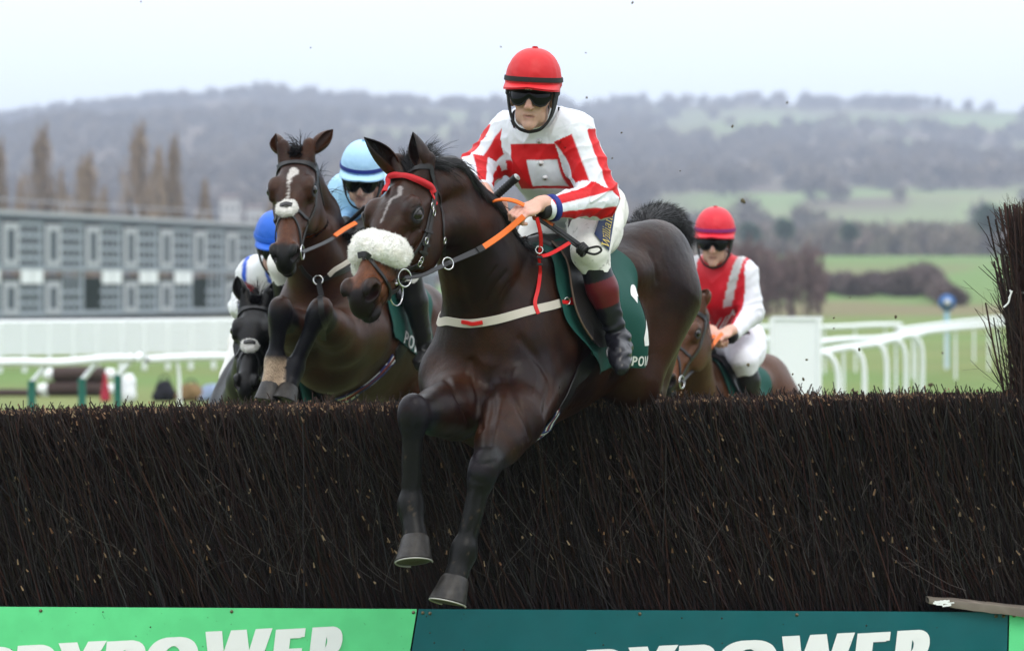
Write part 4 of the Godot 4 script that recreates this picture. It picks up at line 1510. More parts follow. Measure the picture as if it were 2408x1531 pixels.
	# ---------------- saddle cloth: draped on both sides, the near side flaring at the back
	var cloth_of := func(side: float) -> Array:
		var rows := []
		for a in 33:
			var v := a / 32.0
			var u := lerpf(1.66, 1.115, v)
			var row := []
			for b in 41:
				var w := b / 40.0
				var front := lerpf(-0.05, 0.05, smoothstep(0.0, 0.35, v)) - 0.17 * smoothstep(0.5, 1.0, v)
				var f := lerpf(front, -0.55, smoothstep(0.0, 1.0, w) * 0.25 + w * 0.75)
				var uu := u - 0.03 * w * v
				var o: Vector3 = tr * (Vector3(f, uu, 0.75 * side) * s)
				var t: Vector3 = tr * (Vector3(f, uu, 0.0) * s)
				var flare := 0.014 + 0.05 * smoothstep(0.55, 1.0, v) * smoothstep(0.45, 0.0, w) + 0.022 * smoothstep(0.3, 1.0, v) * smoothstep(0.5, 0.85, w)
				flare += 0.055 * smoothstep(0.1, 0.6, v) * smoothstep(0.45, 0.78, w) * (1.0 - 1.1 * smoothstep(0.80, 1.0, w))
				flare = maxf(flare, 0.008)
				flare += 0.008 * v * sin(w * 14.0 + v * 3.0) + 0.005 * nf(Vector3(f, uu, 0), 7.0) * v
				var h := F.hit(o, t, flare, 0.75 * s)
				if h == Vector3.INF: h = F.onto(t, flare)
				row.append(h)
			rows.append(row)
		return rows
	var sc := thing("saddle_cloth", "dark green saddle cloth marked 2 under the leading rider", "saddle cloth", tr * (Vector3(-0.3, 1.4, 0) * s))
	for side in [1.0, -1.0]:
		var rows: Array = cloth_of.call(side)
		if side < 0:
			for row in rows: row.reverse()
		part("cloth", commit(sheet(rows, 0.003)), M.green_cloth, sc)
	var near_rows: Array = cloth_of.call(1.0)
	grid_text("2", 0.40, near_rows, Vector2(0.85, 0.62), Vector2(0.18, 0.42), M.print_white, sc, "number")
	grid_text("POWER", 0.40, near_rows, Vector2(0.80, 0.945), Vector2(0.28, 0.075), M.print_white, sc, "lettering")
	# ---------------- girth
	var gi := thing("girth", "dark girth with white red and blue striped elastic under the leading horse", "girth", tr * (Vector3(-0.1, 0.9, 0) * s))
	strap_on("girth_strap", F, [[1400, 835, 13.3], [1375, 868, 13.25], [1345, 915, 13.2], [1315, 965, 13.15]], 13.2, 0.085, 0.005, M.leather, gi, 0.003)
	for e in [[-0.028, M.elastic_blue], [-0.014, M.print_white], [0.0, M.elastic_blue], [0.014, M.elastic_red], [0.028, M.print_white], [0.041, M.elastic_blue]]:
		var l := lay(F, [[1318, 958, 13.15], [1298, 992, 13.15], [1280, 1022, 13.15], [1265, 1045, 13.15]], 13.15, 0.004, 4)
		var g: PackedVector3Array = l[0]
		for k in g.size():
			var tt := (g[mini(k + 1, g.size() - 1)] - g[maxi(k - 1, 0)]).normalized()
			g[k] += tt.cross(l[1][k]).normalized() * e[0]
		S = Sweep.new(); S.strap(g, l[1], 0.014, 0.004)
		part("elastic_stripe", mesh_of(S), e[1], gi)
	# ---------------- saddle
	var sa := thing("racing_saddle", "small black racing saddle with dark flap under the leading rider", "saddle", tr * (Vector3(-0.25, 1.58, 0) * s))
	for side in [1.0, -1.0]:
		var rows := []
		for a in 15:
			var v := a / 14.0
			var row := []
			for b in 13:
				var w := b / 12.0
				var fr := lerpf(-0.12, 0.04, sin(v * PI * 0.75)) - 0.05 * v
				var re := lerpf(-0.40, -0.30, v) + 0.02 * sin(v * PI)
				var mid := sin(w * PI)
				var u := 1.615 - v * (0.40 - 0.05 * (1.0 - mid))
				var f := lerpf(fr, re, w)
				var h := F.hit(tr * (Vector3(f, u, 0.75 * side) * s), tr * (Vector3(f, u, 0) * s), 0.036 + 0.012 * v + 0.012 * (1.0 - mid) * v, 0.75 * s)
				if h == Vector3.INF: h = F.onto(tr * (Vector3(f, u, 0.02 * side) * s), 0.03)
				row.append(h)
			if side < 0: row.reverse()
			rows.append(row)
		part("flap", commit(sheet(rows, 0.006)), M.saddle_leather, sa)
		S = Sweep.new()
		var edge := PackedVector3Array()
		for row in rows: edge.append(row[0] if side > 0 else row[12])
		S.tube(edge, 0.0055, 6)
		part("flap_edge", mesh_of(S), M.tan_leather, sa)
	var SF := Field.new()
	SF.frame = tr; SF.scale = s
	SF.cone(Vector3(-0.16, 1.60, 0), Vector3(-0.38, 1.56, 0), 0.032, 0.05, 0.04)
	SF.cone(Vector3(-0.14, 1.59, 0.05), Vector3(-0.14, 1.59, -0.05), 0.026, 0.026, 0.04)
	SF.cone(Vector3(-0.40, 1.58, 0.07), Vector3(-0.40, 1.58, -0.07), 0.03, 0.03, 0.04)
	var sm := SF.mesh(0.012)
	part("seat", commit(sm), M.saddle_leather, sa)

	main_rider(tr, s, F)

func skin_line(F: Field, a: float, w: float, px: Array, d: float) -> Dictionary:
	var pts := PackedVector3Array()
	for e in px:
		var h := F.hit(EYE, P(e[0], e[1], d), 0.0, 0.9)
		if h != Vector3.INF: pts.append(h)
	var box := AABB()
	if pts.size() > 1:
		var arr := []
		for p in pts: arr.append(p)
		pts = smooth(arr, 4)
		for k in pts.size(): pts[k] = F.onto(pts[k])
		box = AABB(pts[0], Vector3.ZERO)
		for p in pts: box = box.expand(p)
		box = box.grow(w * 2.6)
	return {"a": a, "w": w, "pts": pts, "box": box}

# letters laid into a cloth's grid: centre and size in the grid's own 0..1 coordinates (along, down)
func grid_text(text: String, _size: float, rows: Array, at: Vector2, ext: Vector2, m: Material, parent: Node3D, called: String) -> void:
	var f := SystemFont.new()
	f.font_names = PackedStringArray(["Droid Sans"])
	f.font_weight = 800
	var tm := TextMesh.new()
	tm.font = f; tm.text = text; tm.font_size = 64; tm.pixel_size = 0.01; tm.depth = 0.0; tm.curve_step = 1.5
	var arr := tm.get_mesh_arrays()
	var v: PackedVector3Array = arr[Mesh.ARRAY_VERTEX]
	var idx: PackedInt32Array = arr[Mesh.ARRAY_INDEX]
	if idx.is_empty(): idx = PackedInt32Array(range(v.size()))
	for k in 3:
		var res := subdivide(v, idx, 0.06)
		v = res[0]; idx = res[1]
	var lo := Vector3.INF; var hi := -Vector3.INF
	for p in v: lo = lo.min(p); hi = hi.max(p)
	var R := rows.size() - 1
	var C: int = rows[0].size() - 1
	var grid := func(w: float, y: float) -> Vector3:
		var a := clampf(y, 0.0, 1.0) * R
		var b := clampf(w, 0.0, 1.0) * C
		var i := mini(int(a), R - 1); var j := mini(int(b), C - 1)
		return (rows[i][j] as Vector3).lerp(rows[i][j + 1], b - j).lerp((rows[i + 1][j] as Vector3).lerp(rows[i + 1][j + 1], b - j), a - i)
	var n := PackedVector3Array()
	for i in v.size():
		var w := at.x + ((v[i].x - lo.x) / (hi.x - lo.x) - 0.5) * ext.x
		var y := at.y - ((v[i].y - lo.y) / (hi.y - lo.y) - 0.5) * ext.y
		var p: Vector3 = grid.call(w, y)
		var du: Vector3 = grid.call(w + 0.01, y) - grid.call(w - 0.01, y)
		var dv: Vector3 = grid.call(w, y + 0.01) - grid.call(w, y - 0.01)
		var nn := dv.cross(du).normalized()
		v[i] = p + nn * 0.003
		n.append(nn)
	part(called, commit({"v": v, "n": n, "i": idx}), m, parent)

# pleated red browband: a ribbed roll along the path
func strand_band(F: Field, px: Array, w: float, parent: Node3D) -> MeshInstance3D:
	var l := lay(F, px, 12.4, 0.006, 9)
	var S := Sweep.new()
	var pts: PackedVector3Array = l[0]
	var o := PackedVector3Array()
	for k in pts.size(): o.append(pts[k] + l[1][k] * 0.003)
	S.strap(o, l[1], w, 0.006)
	var part_o := part("browband", mesh_of(S), M.red_cloth, parent)
	for k in range(0, o.size() - 1):
		for h in 2:
			var p: Vector3 = o[k].lerp(o[k + 1], h * 0.5)
			var t: Vector3 = (o[k + 1] - o[k]).normalized()
			var up: Vector3 = l[1][k]
			var sdv := t.cross(up).normalized()
			S = Sweep.new()
			S.tube(PackedVector3Array([p - sdv * w * 0.5, p - sdv * w * 0.25 + up * 0.008, p + up * 0.010, p + sdv * w * 0.25 + up * 0.008, p + sdv * w * 0.5]), 0.0042, 6)
			part("pleat", mesh_of(S), M.red_cloth, part_o)
	return part_o

func main_rider(tr: Transform3D, s: float, F: Field) -> void:
	var J := {
		"pelvis": P(1372, 488, 13.62), "belly": P(1325, 440, 13.48), "chest": P(1282, 375, 13.33), "neck": P(1267, 284, 13.20), "head": P(1252, 232, 13.06),
		"shL": P(1352, 314, 13.16), "elL": P(1408, 466, 13.12), "wrL": P(1284, 492, 12.90), "haL": P(1245, 492, 12.83),
		"shR": P(1190, 318, 13.34), "elR": P(1130, 398, 13.30), "wrR": P(1135, 450, 13.12), "haR": P(1153, 480, 13.03),
		"hipL": P(1408, 500, 13.55), "knL": P(1388, 590, 13.16), "anL": P(1455, 800, 13.24), "toeL": P(1456, 856, 13.04),
		"hipR": P(1330, 500, 13.75), "knR": P(1232, 615, 13.55), "anR": tr * (Vector3(-0.30, 1.0, -0.36) * s), "toeR": tr * (Vector3(-0.14, 0.93, -0.37) * s),
	}
	var hb := looking(Vector3(-0.12, -0.03, 1.0), Vector3(0.05, 1, 0.1))
	var arm := {"L": [J.shL, J.elL, J.wrL], "R": [J.shR, J.elR, J.wrR]}
	var white := Color(0.72, 0.735, 0.80)
	var red := Color(0.56, 0.006, 0.010)
	var cc := Transform3D()
	var tu: Vector3 = (J.neck - J.pelvis).normalized()
	var tl: Vector3 = J.shL - J.shR
	tl = (tl - tu * tl.dot(tu)).normalized()
	var tf := tl.cross(tu).normalized()
	if tf.z < 0: tf = -tf
	var nb0 := Basis(tl, tu, tf)
	# the square on the chest: its corners where they lie on the shirt
	var sq := {}
	var prep := func(C: Field) -> void:
		for e in [["o0", 1205, 385, 443], ["o1", 1331, 385, 337], ["i0", 1242, 400, 437], ["i1", 1316, 400, 376]]:
			var h := C.hit(EYE, P(e[1], e[2], 13.2), 0.0, 0.7)
			if h == Vector3.INF: h = C.onto(P(e[1], e[2], 13.2))
			var hy := C.hit(EYE, P(1275, e[3], 13.2), 0.0, 0.7)
			sq[e[0]] = Vector2((h - J.chest).dot(tl), hy.y - J.chest.y)
	var silks := func(p: Vector3, n: Vector3) -> Color:
		var best := 1e9
		var c := white
		for sd in ["L", "R"]:
			for g in 2:
				var a0: Vector3 = arm[sd][g]
				var ax: Vector3 = arm[sd][g + 1] - a0
				var len := ax.length()
				ax /= len
				var t := (p - a0).dot(ax)
				var rel := p - a0 - ax * t
				var over := maxf(0.0, maxf(-t, t - len))
				var d := rel.length() - 0.085 + over * 1.5
				if d > 0.07 or d > best: continue
				if g == 0:
					var y: Vector3 = nb0.inverse() * (p - J.chest - tu * 0.022)
					var e: Vector3 = (y / Vector3(0.205, 0.215, 0.150))
					if (e.length() - 1.0) * 0.16 < d - 0.012: continue
				best = d
				if g == 0 and t < 0.015: c = white; continue
				var front := (Vector3(0, 0, 1) - ax * ax.z).normalized()
				var sv := front.cross(ax).normalized()
				if sv.x < 0: sv = -sv
				if g == 1 and sd == "L" and sv.y > 0: sv = -sv
				var ang := rad_to_deg(atan2(rel.dot(sv), rel.dot(front)))
				var bands: Array = [[-58, -10], [34, 82], [128, 180], [-185, -150]] if sd == "L" else [[-16, 26], [-100, -52], [66, 112], [150, 195]]
				var k := 0.0
				for bd in bands: k = maxf(k, step01(-2.2, 2.2, minf(ang - bd[0], bd[1] - ang)))
				c = white.lerp(red, k)
		if best > 0.5:
			var l := Vector2((p - J.chest).dot(tl), p.y - J.chest.y)
			var ou := minf(minf(l.x - sq.o0.x, sq.o1.x - l.x), minf(l.y - sq.o0.y, sq.o1.y - l.y))
			var inn := minf(minf(l.x - sq.i0.x, sq.i1.x - l.x), minf(l.y - sq.i0.y, sq.i1.y - l.y))
			if n.z > 0.05: c = white.lerp(red, step01(-0.003, 0.003, ou) * (1.0 - step01(-0.003, 0.003, inn)))
		return c
	var cfg := {
		"J": J, "s": 1.14, "head": hb, "prep": prep, "silks": silks, "cap": M.red_cap, "label": "person in red and white silks riding the leading horse, red cap and goggles",
		"cell": 0.005, "fold": 0.010, "loose": 0.012, "trap": true, "cap_tilt": 0.10,
		"handL": looking(Vector3(-0.72, -0.38, 0.62), Vector3(-0.15, 0.75, 0.65)),
		"handR": looking(Vector3(0.35, -0.70, 0.55), Vector3(-0.25, 0.45, 0.85)),
		"boot": func(p: Vector3, kn: Vector3, an: Vector3) -> Color:
			var t := (p - kn).dot(an - kn) / (an - kn).length_squared()
			if t < 0.31: return Color(0.010, 0.010, 0.014)
			if t < 0.60: return Color(0.10, 0.008, 0.014)
			return Color(0.011, 0.011, 0.012),
		"breeches": func(p: Vector3, n: Vector3) -> Color:
			var c := Color(0.70, 0.69, 0.655)
			return c * (1.0 - 0.5 * step01(0.34, 0.5, nf(p, 26.0)) * step01(0.25, 0.05, (p - J.knL).length())) ,
	}
	var rd := rider(cfg)
	var root: Node3D = rd.root
	var C: Field = rd.shirt
	# buttons down the front
	for e in [[1268, 332], [1272, 384], [1282, 418]]:
		var h := C.hit(EYE, P(e[0], e[1], 13.1), 0.003, 0.7)
		if h == Vector3.INF: continue
		var g := C.grad(h)
		var S := Sweep.new()
		S.tube(PackedVector3Array([h, h + g * 0.004, h + g * 0.005]), [0.013, 0.012, 0.008], 14)
		part("shirt_button", mesh_of(S), M.print_white, root)
	# placket
	var pk := lay(C, [[1264, 322, 13.1], [1268, 345, 13.1], [1272, 384, 13.1], [1280, 418, 13.2], [1288, 440, 13.2]], 13.1, 0.004, 5)
	# collar
	var S2 := Sweep.new()
	var pts := PackedVector3Array(); var nr := PackedVector3Array()
	var nb := Basis(tl, tu, tf)
	for k in 21:
		var a := lerpf(-2.9, 2.9, k / 20.0)
		pts.append(J.neck + nb * Vector3(sin(a) * 0.094, 0.050 - 0.026 * cos(a), cos(a) * 0.094 + 0.004))
		nr.append(nb * Vector3(sin(a), 0.45, cos(a)))
	S2.strap(pts, nr, 0.052, 0.005)
	part("collar", mesh_of(S2), M.white_silk, root)
	# neck warmer with lettering
	S2 = Sweep.new()
	S2.tube(PackedVector3Array([J.neck - tu * 0.01, J.neck + tu * 0.03, J.neck + tu * 0.055, J.neck + tu * 0.065]), [0.068, 0.072, 0.072, 0.066], 20)
	part("neck_warmer", mesh_of(S2), M.black_cloth, root)
	# blue wrist band over the left cuff
	var ax: Vector3 = (J.wrL - J.elL).normalized()
	S2 = Sweep.new()
	S2.tube(PackedVector3Array([J.wrL - ax * 0.046, J.wrL - ax * 0.044, J.wrL - ax * 0.024, J.wrL - ax * 0.022]), [0.056, 0.062, 0.060, 0.054], 22)
	part("wrist_band", mesh_of(S2), M.blue_band, root)
	# rolled hem of the sleeves
	for e in [[J.wrL, J.elL], [J.wrR, J.elR]]:
		var x2: Vector3 = (e[0] - e[1]).normalized()
		S2 = Sweep.new()
		S2.tube(PackedVector3Array([e[0] - x2 * 0.022, e[0] - x2 * 0.016, e[0] - x2 * 0.004, e[0] + x2 * 0.002]), [0.047, 0.0515, 0.0515, 0.046], 20)
		part("sleeve_hem", mesh_of(S2), M.white_silk, root)
	# tail of the shirt tied at the back
	strap_free("belt_end", [P(1424, 462, 13.5), P(1436, 455, 13.52), P(1447, 446, 13.54)], Vector3(0.3, 0.3, 1), 0.035, 0.006, M.white_silk, root, 3)
	# badge on the breeches
	var B: Field = rd.pants
	var rows := []
	for a in 13:
		var row := []
		for b in 9:
			var X := lerpf(lerpf(1424, 1398, pow(a / 12.0, 0.9)), lerpf(1452, 1432, a / 12.0), b / 8.0)
			var Y := lerpf(lerpf(475, 550, a / 12.0), lerpf(468, 590, a / 12.0), b / 8.0)
			var h := B.hit(EYE, P(X, Y, 13.4), 0.009, 0.8)
			if h == Vector3.INF: h = B.onto(P(X, Y, 13.55), 0.009)
			row.append(h)
		row.reverse()
		rows.append(row)
	part("badge", commit(sheet(rows, 0.002)), M.navy, root)
	var bh := B.hit(EYE, P(1427, 525, 13.4), 0.0, 0.8)
	if bh != Vector3.INF:
		var bn := B.grad(bh)
		var z := (bn + Vector3(0, 0, 0.6)).normalized()
		var xx := Vector3(0.40, 0.80, 0.2)
		xx = (xx - z * xx.dot(z)).normalized()
		lettering("William Hill", 0.042, Transform3D(Basis(xx, z.cross(xx), z), bh), B, M.gold, root, 500, 0.014, "badge_lettering", true)
	# lettering on shell and goggles
	var ht := Transform3D(hb, J.head)
	var lp: Vector3 = ht * (Vector3(0.0, 0.036, 0.113) * 1.14)
	lettering("KAP", 0.015, Transform3D(hb, lp + hb.z * 0.012), null, M.print_white, root, 800)
	# whip
	var wh := thing("whip", "black riding whip with white end cap in the leading rider's right hand", "whip", J.haR)
	var w0 := P(1216, 416, 12.93)
	var w1 := P(1142, 484, 13.05)
	S2 = Sweep.new()
	S2.tube(PackedVector3Array([w0, w0.lerp(w1, 0.05), w0.lerp(w1, 0.12), w0.lerp(w1, 0.16), w0.lerp(w1, 0.6), w1]), [0.019, 0.020, 0.0195, 0.0165, 0.0165, 0.014], 14)
	part("handle", mesh_of(S2), M.black_rubber, wh)
	for k in 9:
		var c := w0.lerp(w1, 0.2 + 0.07 * k)
		ring("grip_rib", c, w1 - w0, 0.0165, 0.0022, M.black_rubber, wh)
	S2 = Sweep.new()
	S2.tube(PackedVector3Array([w0 - (w1 - w0).normalized() * 0.003, w0]), [0.014, 0.017], 14)
	part("end_cap", mesh_of(S2), M.print_white, wh)
	S2 = Sweep.new()
	S2.tube(PackedVector3Array([w1, w1 + (w1 - w0) * 1.6 + Vector3(0, -0.02, -0.1)]), [0.008, 0.005], 8)
	part("shaft", mesh_of(S2), M.black_rubber, wh)
	# stirrup
	var st := thing("stirrup", "steel stirrup iron and black leather under the leading rider's left boot", "stirrup", J.anL)
	ring("stirrup_iron", J.anL.lerp(J.toeL, 0.45) + Vector3(0, -0.02, 0), Vector3(0.35, 1.0, 0.9), 0.062, 0.006, M.dark_steel, st, 0.9)
	strap_free("stirrup_leather", [F.onto(tr * (Vector3(-0.2, 1.36, 0.3) * s), 0.05), P(1425, 740, 13.30), P(1440, 790, 13.22)], Vector3(0.5, 0, 1), 0.024, 0.004, M.leather, st)

# ---------------------------------------------------------------- the birch fence
const FENCE_D := 13.85

func fence_top(x: float) -> float:
	return lerpf(1.388, 1.474, clampf((x + 2.42) / 4.84, -0.3, 1.3))
func board_top(x: float) -> float:
	return lerpf(0.484, 0.458, clampf((x + 2.42) / 4.84, -0.3, 1.3))

# a bent, tapering twig with a few side shoots, about one metre tall, standing on the origin
func twig(seed_: int, side_shoots: int, thick: float) -> ArrayMesh:
	var r := RandomNumberGenerator.new()
	r.seed = seed_
	var S := Sweep.new()
	var p := Vector3.ZERO
	var dir := Vector3(r.randf_range(-0.06, 0.06), 1, r.randf_range(-0.06, 0.06)).normalized()
	var pts := PackedVector3Array([p])
	for k in 5:
		dir = (dir + Vector3(r.randfn(), 0, r.randfn()) * 0.035).normalized()
		p += dir * 0.2
		pts.append(p)
	S.tube(pts, [thick, thick * 0.92, thick * 0.85, thick * 0.78, thick * 0.7, thick * 0.62], 3, false)
	for k in side_shoots:
		var i := r.randi_range(1, 4)
		var d2 := (Vector3(r.randfn(), 0, r.randfn()) * 0.32 + Vector3(0, 1, 0)).normalized()
		var q := pts[i]
		var br := PackedVector3Array([q])
		for j in 3:
			d2 = (d2 + Vector3(r.randfn(), 0.15, r.randfn()) * 0.14).normalized()
			q += d2 * r.randf_range(0.05, 0.10)
			br.append(q)
		S.tube(br, [thick * 0.5, thick * 0.42, thick * 0.33, thick * 0.2], 3, false)
	return mesh_of(S)

func copies_of(called: String, mesh: Mesh, m: Material, list: Array, tints: Array, parent: Node3D) -> MultiMeshInstance3D:
	var mm := MultiMesh.new()
	mm.transform_format = MultiMesh.TRANSFORM_3D
	mm.use_colors = true
	mm.mesh = mesh
	mm.instance_count = list.size()
	for i in list.size():
		mm.set_instance_transform(i, list[i])
		mm.set_instance_color(i, tints[i])
	var o := MultiMeshInstance3D.new()
	o.name = called
	o.multimesh = mm
	o.material_override = m
	o.set_meta("kind", "stuff")
	parent.add_child(o, true)
	return o

# the same twigs joined into one mesh: far quicker to trace than thousands of overlapping copies
func joined_copies(called: String, kinds: Array, lists: Array, tints: Array, m: Material, parent: Node3D) -> void:
	var v := PackedVector3Array(); var n := PackedVector3Array(); var c := PackedColorArray(); var idx := PackedInt32Array()
	for k in kinds.size():
		var arr: Array = (kinds[k] as ArrayMesh).surface_get_arrays(0)
		var kv: PackedVector3Array = arr[Mesh.ARRAY_VERTEX]
		var kn: PackedVector3Array = arr[Mesh.ARRAY_NORMAL]
		var ki: PackedInt32Array = arr[Mesh.ARRAY_INDEX]
		for q in lists[k].size():
			var t: Transform3D = lists[k][q]
			var o := v.size()
			v.append_array(t * kv)
			n.append_array(Transform3D(t.basis.orthonormalized(), Vector3.ZERO) * kn)
			var cc := PackedColorArray()
			cc.resize(kv.size())
			cc.fill(tints[k][q])
			c.append_array(cc)
			for e in ki: idx.append(e + o)
	part(called, commit({"v": v, "n": n, "c": c, "i": idx}), m, parent).set_meta("kind", "stuff")

func fence() -> void:
	var r := RandomNumberGenerator.new()
	r.seed = 99
	var root := thing("brush_fence", "steeplechase fence of tightly packed dark birch twigs, cut level on top", "fence")
	# inner bundles of the packed birch, the same wood as the twigs in front
	var S := Sweep.new()
	var rows := [[], [], [], []]
	for k in 29:
		var x := -3.3 + k * 6.6 / 28.0
		var t := fence_top(x) - 0.05
		rows[0].append(Vector3(x, 0.02, -FENCE_D - 0.21)); rows[1].append(Vector3(x, t, -FENCE_D - 0.22)); rows[2].append(Vector3(x, t, -FENCE_D - 0.40)); rows[3].append(Vector3(x, 0.02, -FENCE_D - 0.42))
	S.loft(rows, false)
	part("birch_core", mesh_of(S), M.twig_core, root)
	# twigs: several kinds, each copied thousands of times
	var kinds := []
	for k in 6: kinds.append(twig(100 + k, [1, 2, 0, 2, 3, 0][k], [0.0030, 0.0022, 0.0042, 0.0026, 0.0018, 0.0060][k]))
	var lists := [[], [], [], [], [], []]
	var tints := [[], [], [], [], [], []]
	var tint := func(bright: float) -> Color:
		var c := Color(0.0125, 0.0088, 0.0075).lerp(Color(0.040, 0.0155, 0.0112), pow(r.randf(), 2.4)).lerp(Color(0.028, 0.026, 0.027), pow(r.randf(), 4.0))
		return c * bright * r.randf_range(0.6, 1.35)
	for k in 20000:
		var x := r.randf_range(-3.1, 3.1)
		var depth := pow(r.randf(), 1.6)
		# most stand up to the cut top; some sit lower
		var down := 0.0 if r.randf() < 0.55 else r.randf() * 0.6
		var kind := r.randi() % 6
		var top := fence_top(x) + r.randfn() * 0.005 - 0.004
		var lean := -0.31 + r.randfn() * 0.14 + 0.10 * nz(Vector3(x, depth, 0), 1.3)
		var zz := -FENCE_D - 0.01 - depth * 0.13 - 0.05 * down
		var b := Basis(Vector3.FORWARD, lean) * Basis(Vector3.RIGHT, absf(r.randfn()) * 0.05 + 0.01) * Basis(Vector3.UP, r.randf() * TAU)
		var len := r.randf_range(0.75, 1.15)
		b = b.scaled_local(Vector3(1, len, 1))
		var tip := b * Vector3(0, 1, 0)
		var o := Vector3(x, top - down, zz) - tip
		o.z = minf(o.z, -FENCE_D - 0.02)
		lists[kind].append(Transform3D(b, o)); tints[kind].append(tint.call(1.0))
	# the top: short ends all over the cut surface
	var tips := []
	for k in 12000:
		var x := r.randf_range(-3.1, 3.1)
		var kind := r.randi() % 6
		var b := Basis(Vector3.FORWARD, -0.16 + r.randfn() * 0.16) * Basis(Vector3.RIGHT, r.randfn() * 0.15 - 0.05) * Basis(Vector3.UP, r.randf() * TAU)
		b = b.scaled_local(Vector3(1, 0.16, 1))
		var tip := Vector3(x, fence_top(x) + r.randfn() * 0.0045 + 0.008 * nz(Vector3(x, 0, 0), 5.0) + (0.035 * r.randf() if r.randf() < 0.03 else 0.0), -FENCE_D - r.randf_range(0.03, 0.42))
		var o := tip - b * Vector3(0, 1, 0)
		lists[kind].append(Transform3D(b, o)); tints[kind].append(tint.call(1.0).lerp(Color(0.060, 0.036, 0.027), r.randf() * 0.7))
		if r.randf() < 0.5:
			var sz := r.randf_range(0.0028, 0.0060)
			tips.append(Transform3D(b.orthonormalized().scaled_local(Vector3(sz, r.randf_range(0.005, 0.011), sz)), tip))
	# stray fine shoots that stand off the face
	for k in 1100:
		var x := r.randf_range(-3.0, 3.0)
		var b := Basis(Vector3.FORWARD, -0.25 + clampf(r.randfn() * 0.4, -0.8, 0.8)) * Basis(Vector3.RIGHT, r.randf_range(-0.02, 0.18)) * Basis(Vector3.UP, r.randf() * TAU)
		var ln := r.randf_range(0.12, 0.5)
		b = b.scaled_local(Vector3(1.0, ln, 1.0))
		lists[4].append(Transform3D(b, Vector3(x, minf(r.randf_range(0.52, 1.4), fence_top(x) - ln + 0.02), -FENCE_D - 0.01))); tints[4].append(Color(0.08, 0.068, 0.064) * r.randf_range(0.4, 1.3))
	joined_copies("birch_twigs", kinds, lists, tints, M.twig, root)
	# pale sawn ends that show on the face and along the top
	S = Sweep.new()
	S.tube(PackedVector3Array([Vector3(0, -0.5, 0), Vector3(0, 0.5, 0)]), [1.0, 0.55], 6)
	var stub := mesh_of(S)
	var cl := []; var ct := []
	for t in tips:
		cl.append(t)
		ct.append(Color(0.27, 0.135, 0.075).lerp(Color(0.42, 0.29, 0.18), r.randf()) * r.randf_range(0.25, 1.0))
	for k in 1100:
		var x := r.randf_range(-3.0, 3.0)
		var top := fence_top(x)
		var on_top := r.randf() < 0.25
		var dn := 0.0 if on_top else pow(r.randf(), 2.2) * 0.85
		var b := Basis(Vector3.FORWARD, -0.3 + r.randfn() * 0.35) * Basis(Vector3.RIGHT, r.randf_range(0.0, 0.6))
		var sz := r.randf_range(0.003, 0.0065) * (0.9 if on_top else 1.0)
		b = b.scaled_local(Vector3(sz, r.randf_range(0.006, 0.013) if on_top else r.randf_range(0.010, 0.032), sz))
		var z := -FENCE_D - (r.randf_range(-0.02, 0.40) if on_top else -0.014)
		cl.append(Transform3D(b, Vector3(x, top + r.randfn() * 0.010 - dn, z)))
		ct.append(Color(0.30, 0.155, 0.085).lerp(Color(0.46, 0.34, 0.22), r.randf()) * r.randf_range(0.35, 1.0))
	joined_copies("sawn_ends", [stub], [cl], [ct], M.twig, root)
	boards(r)
	wing(r)

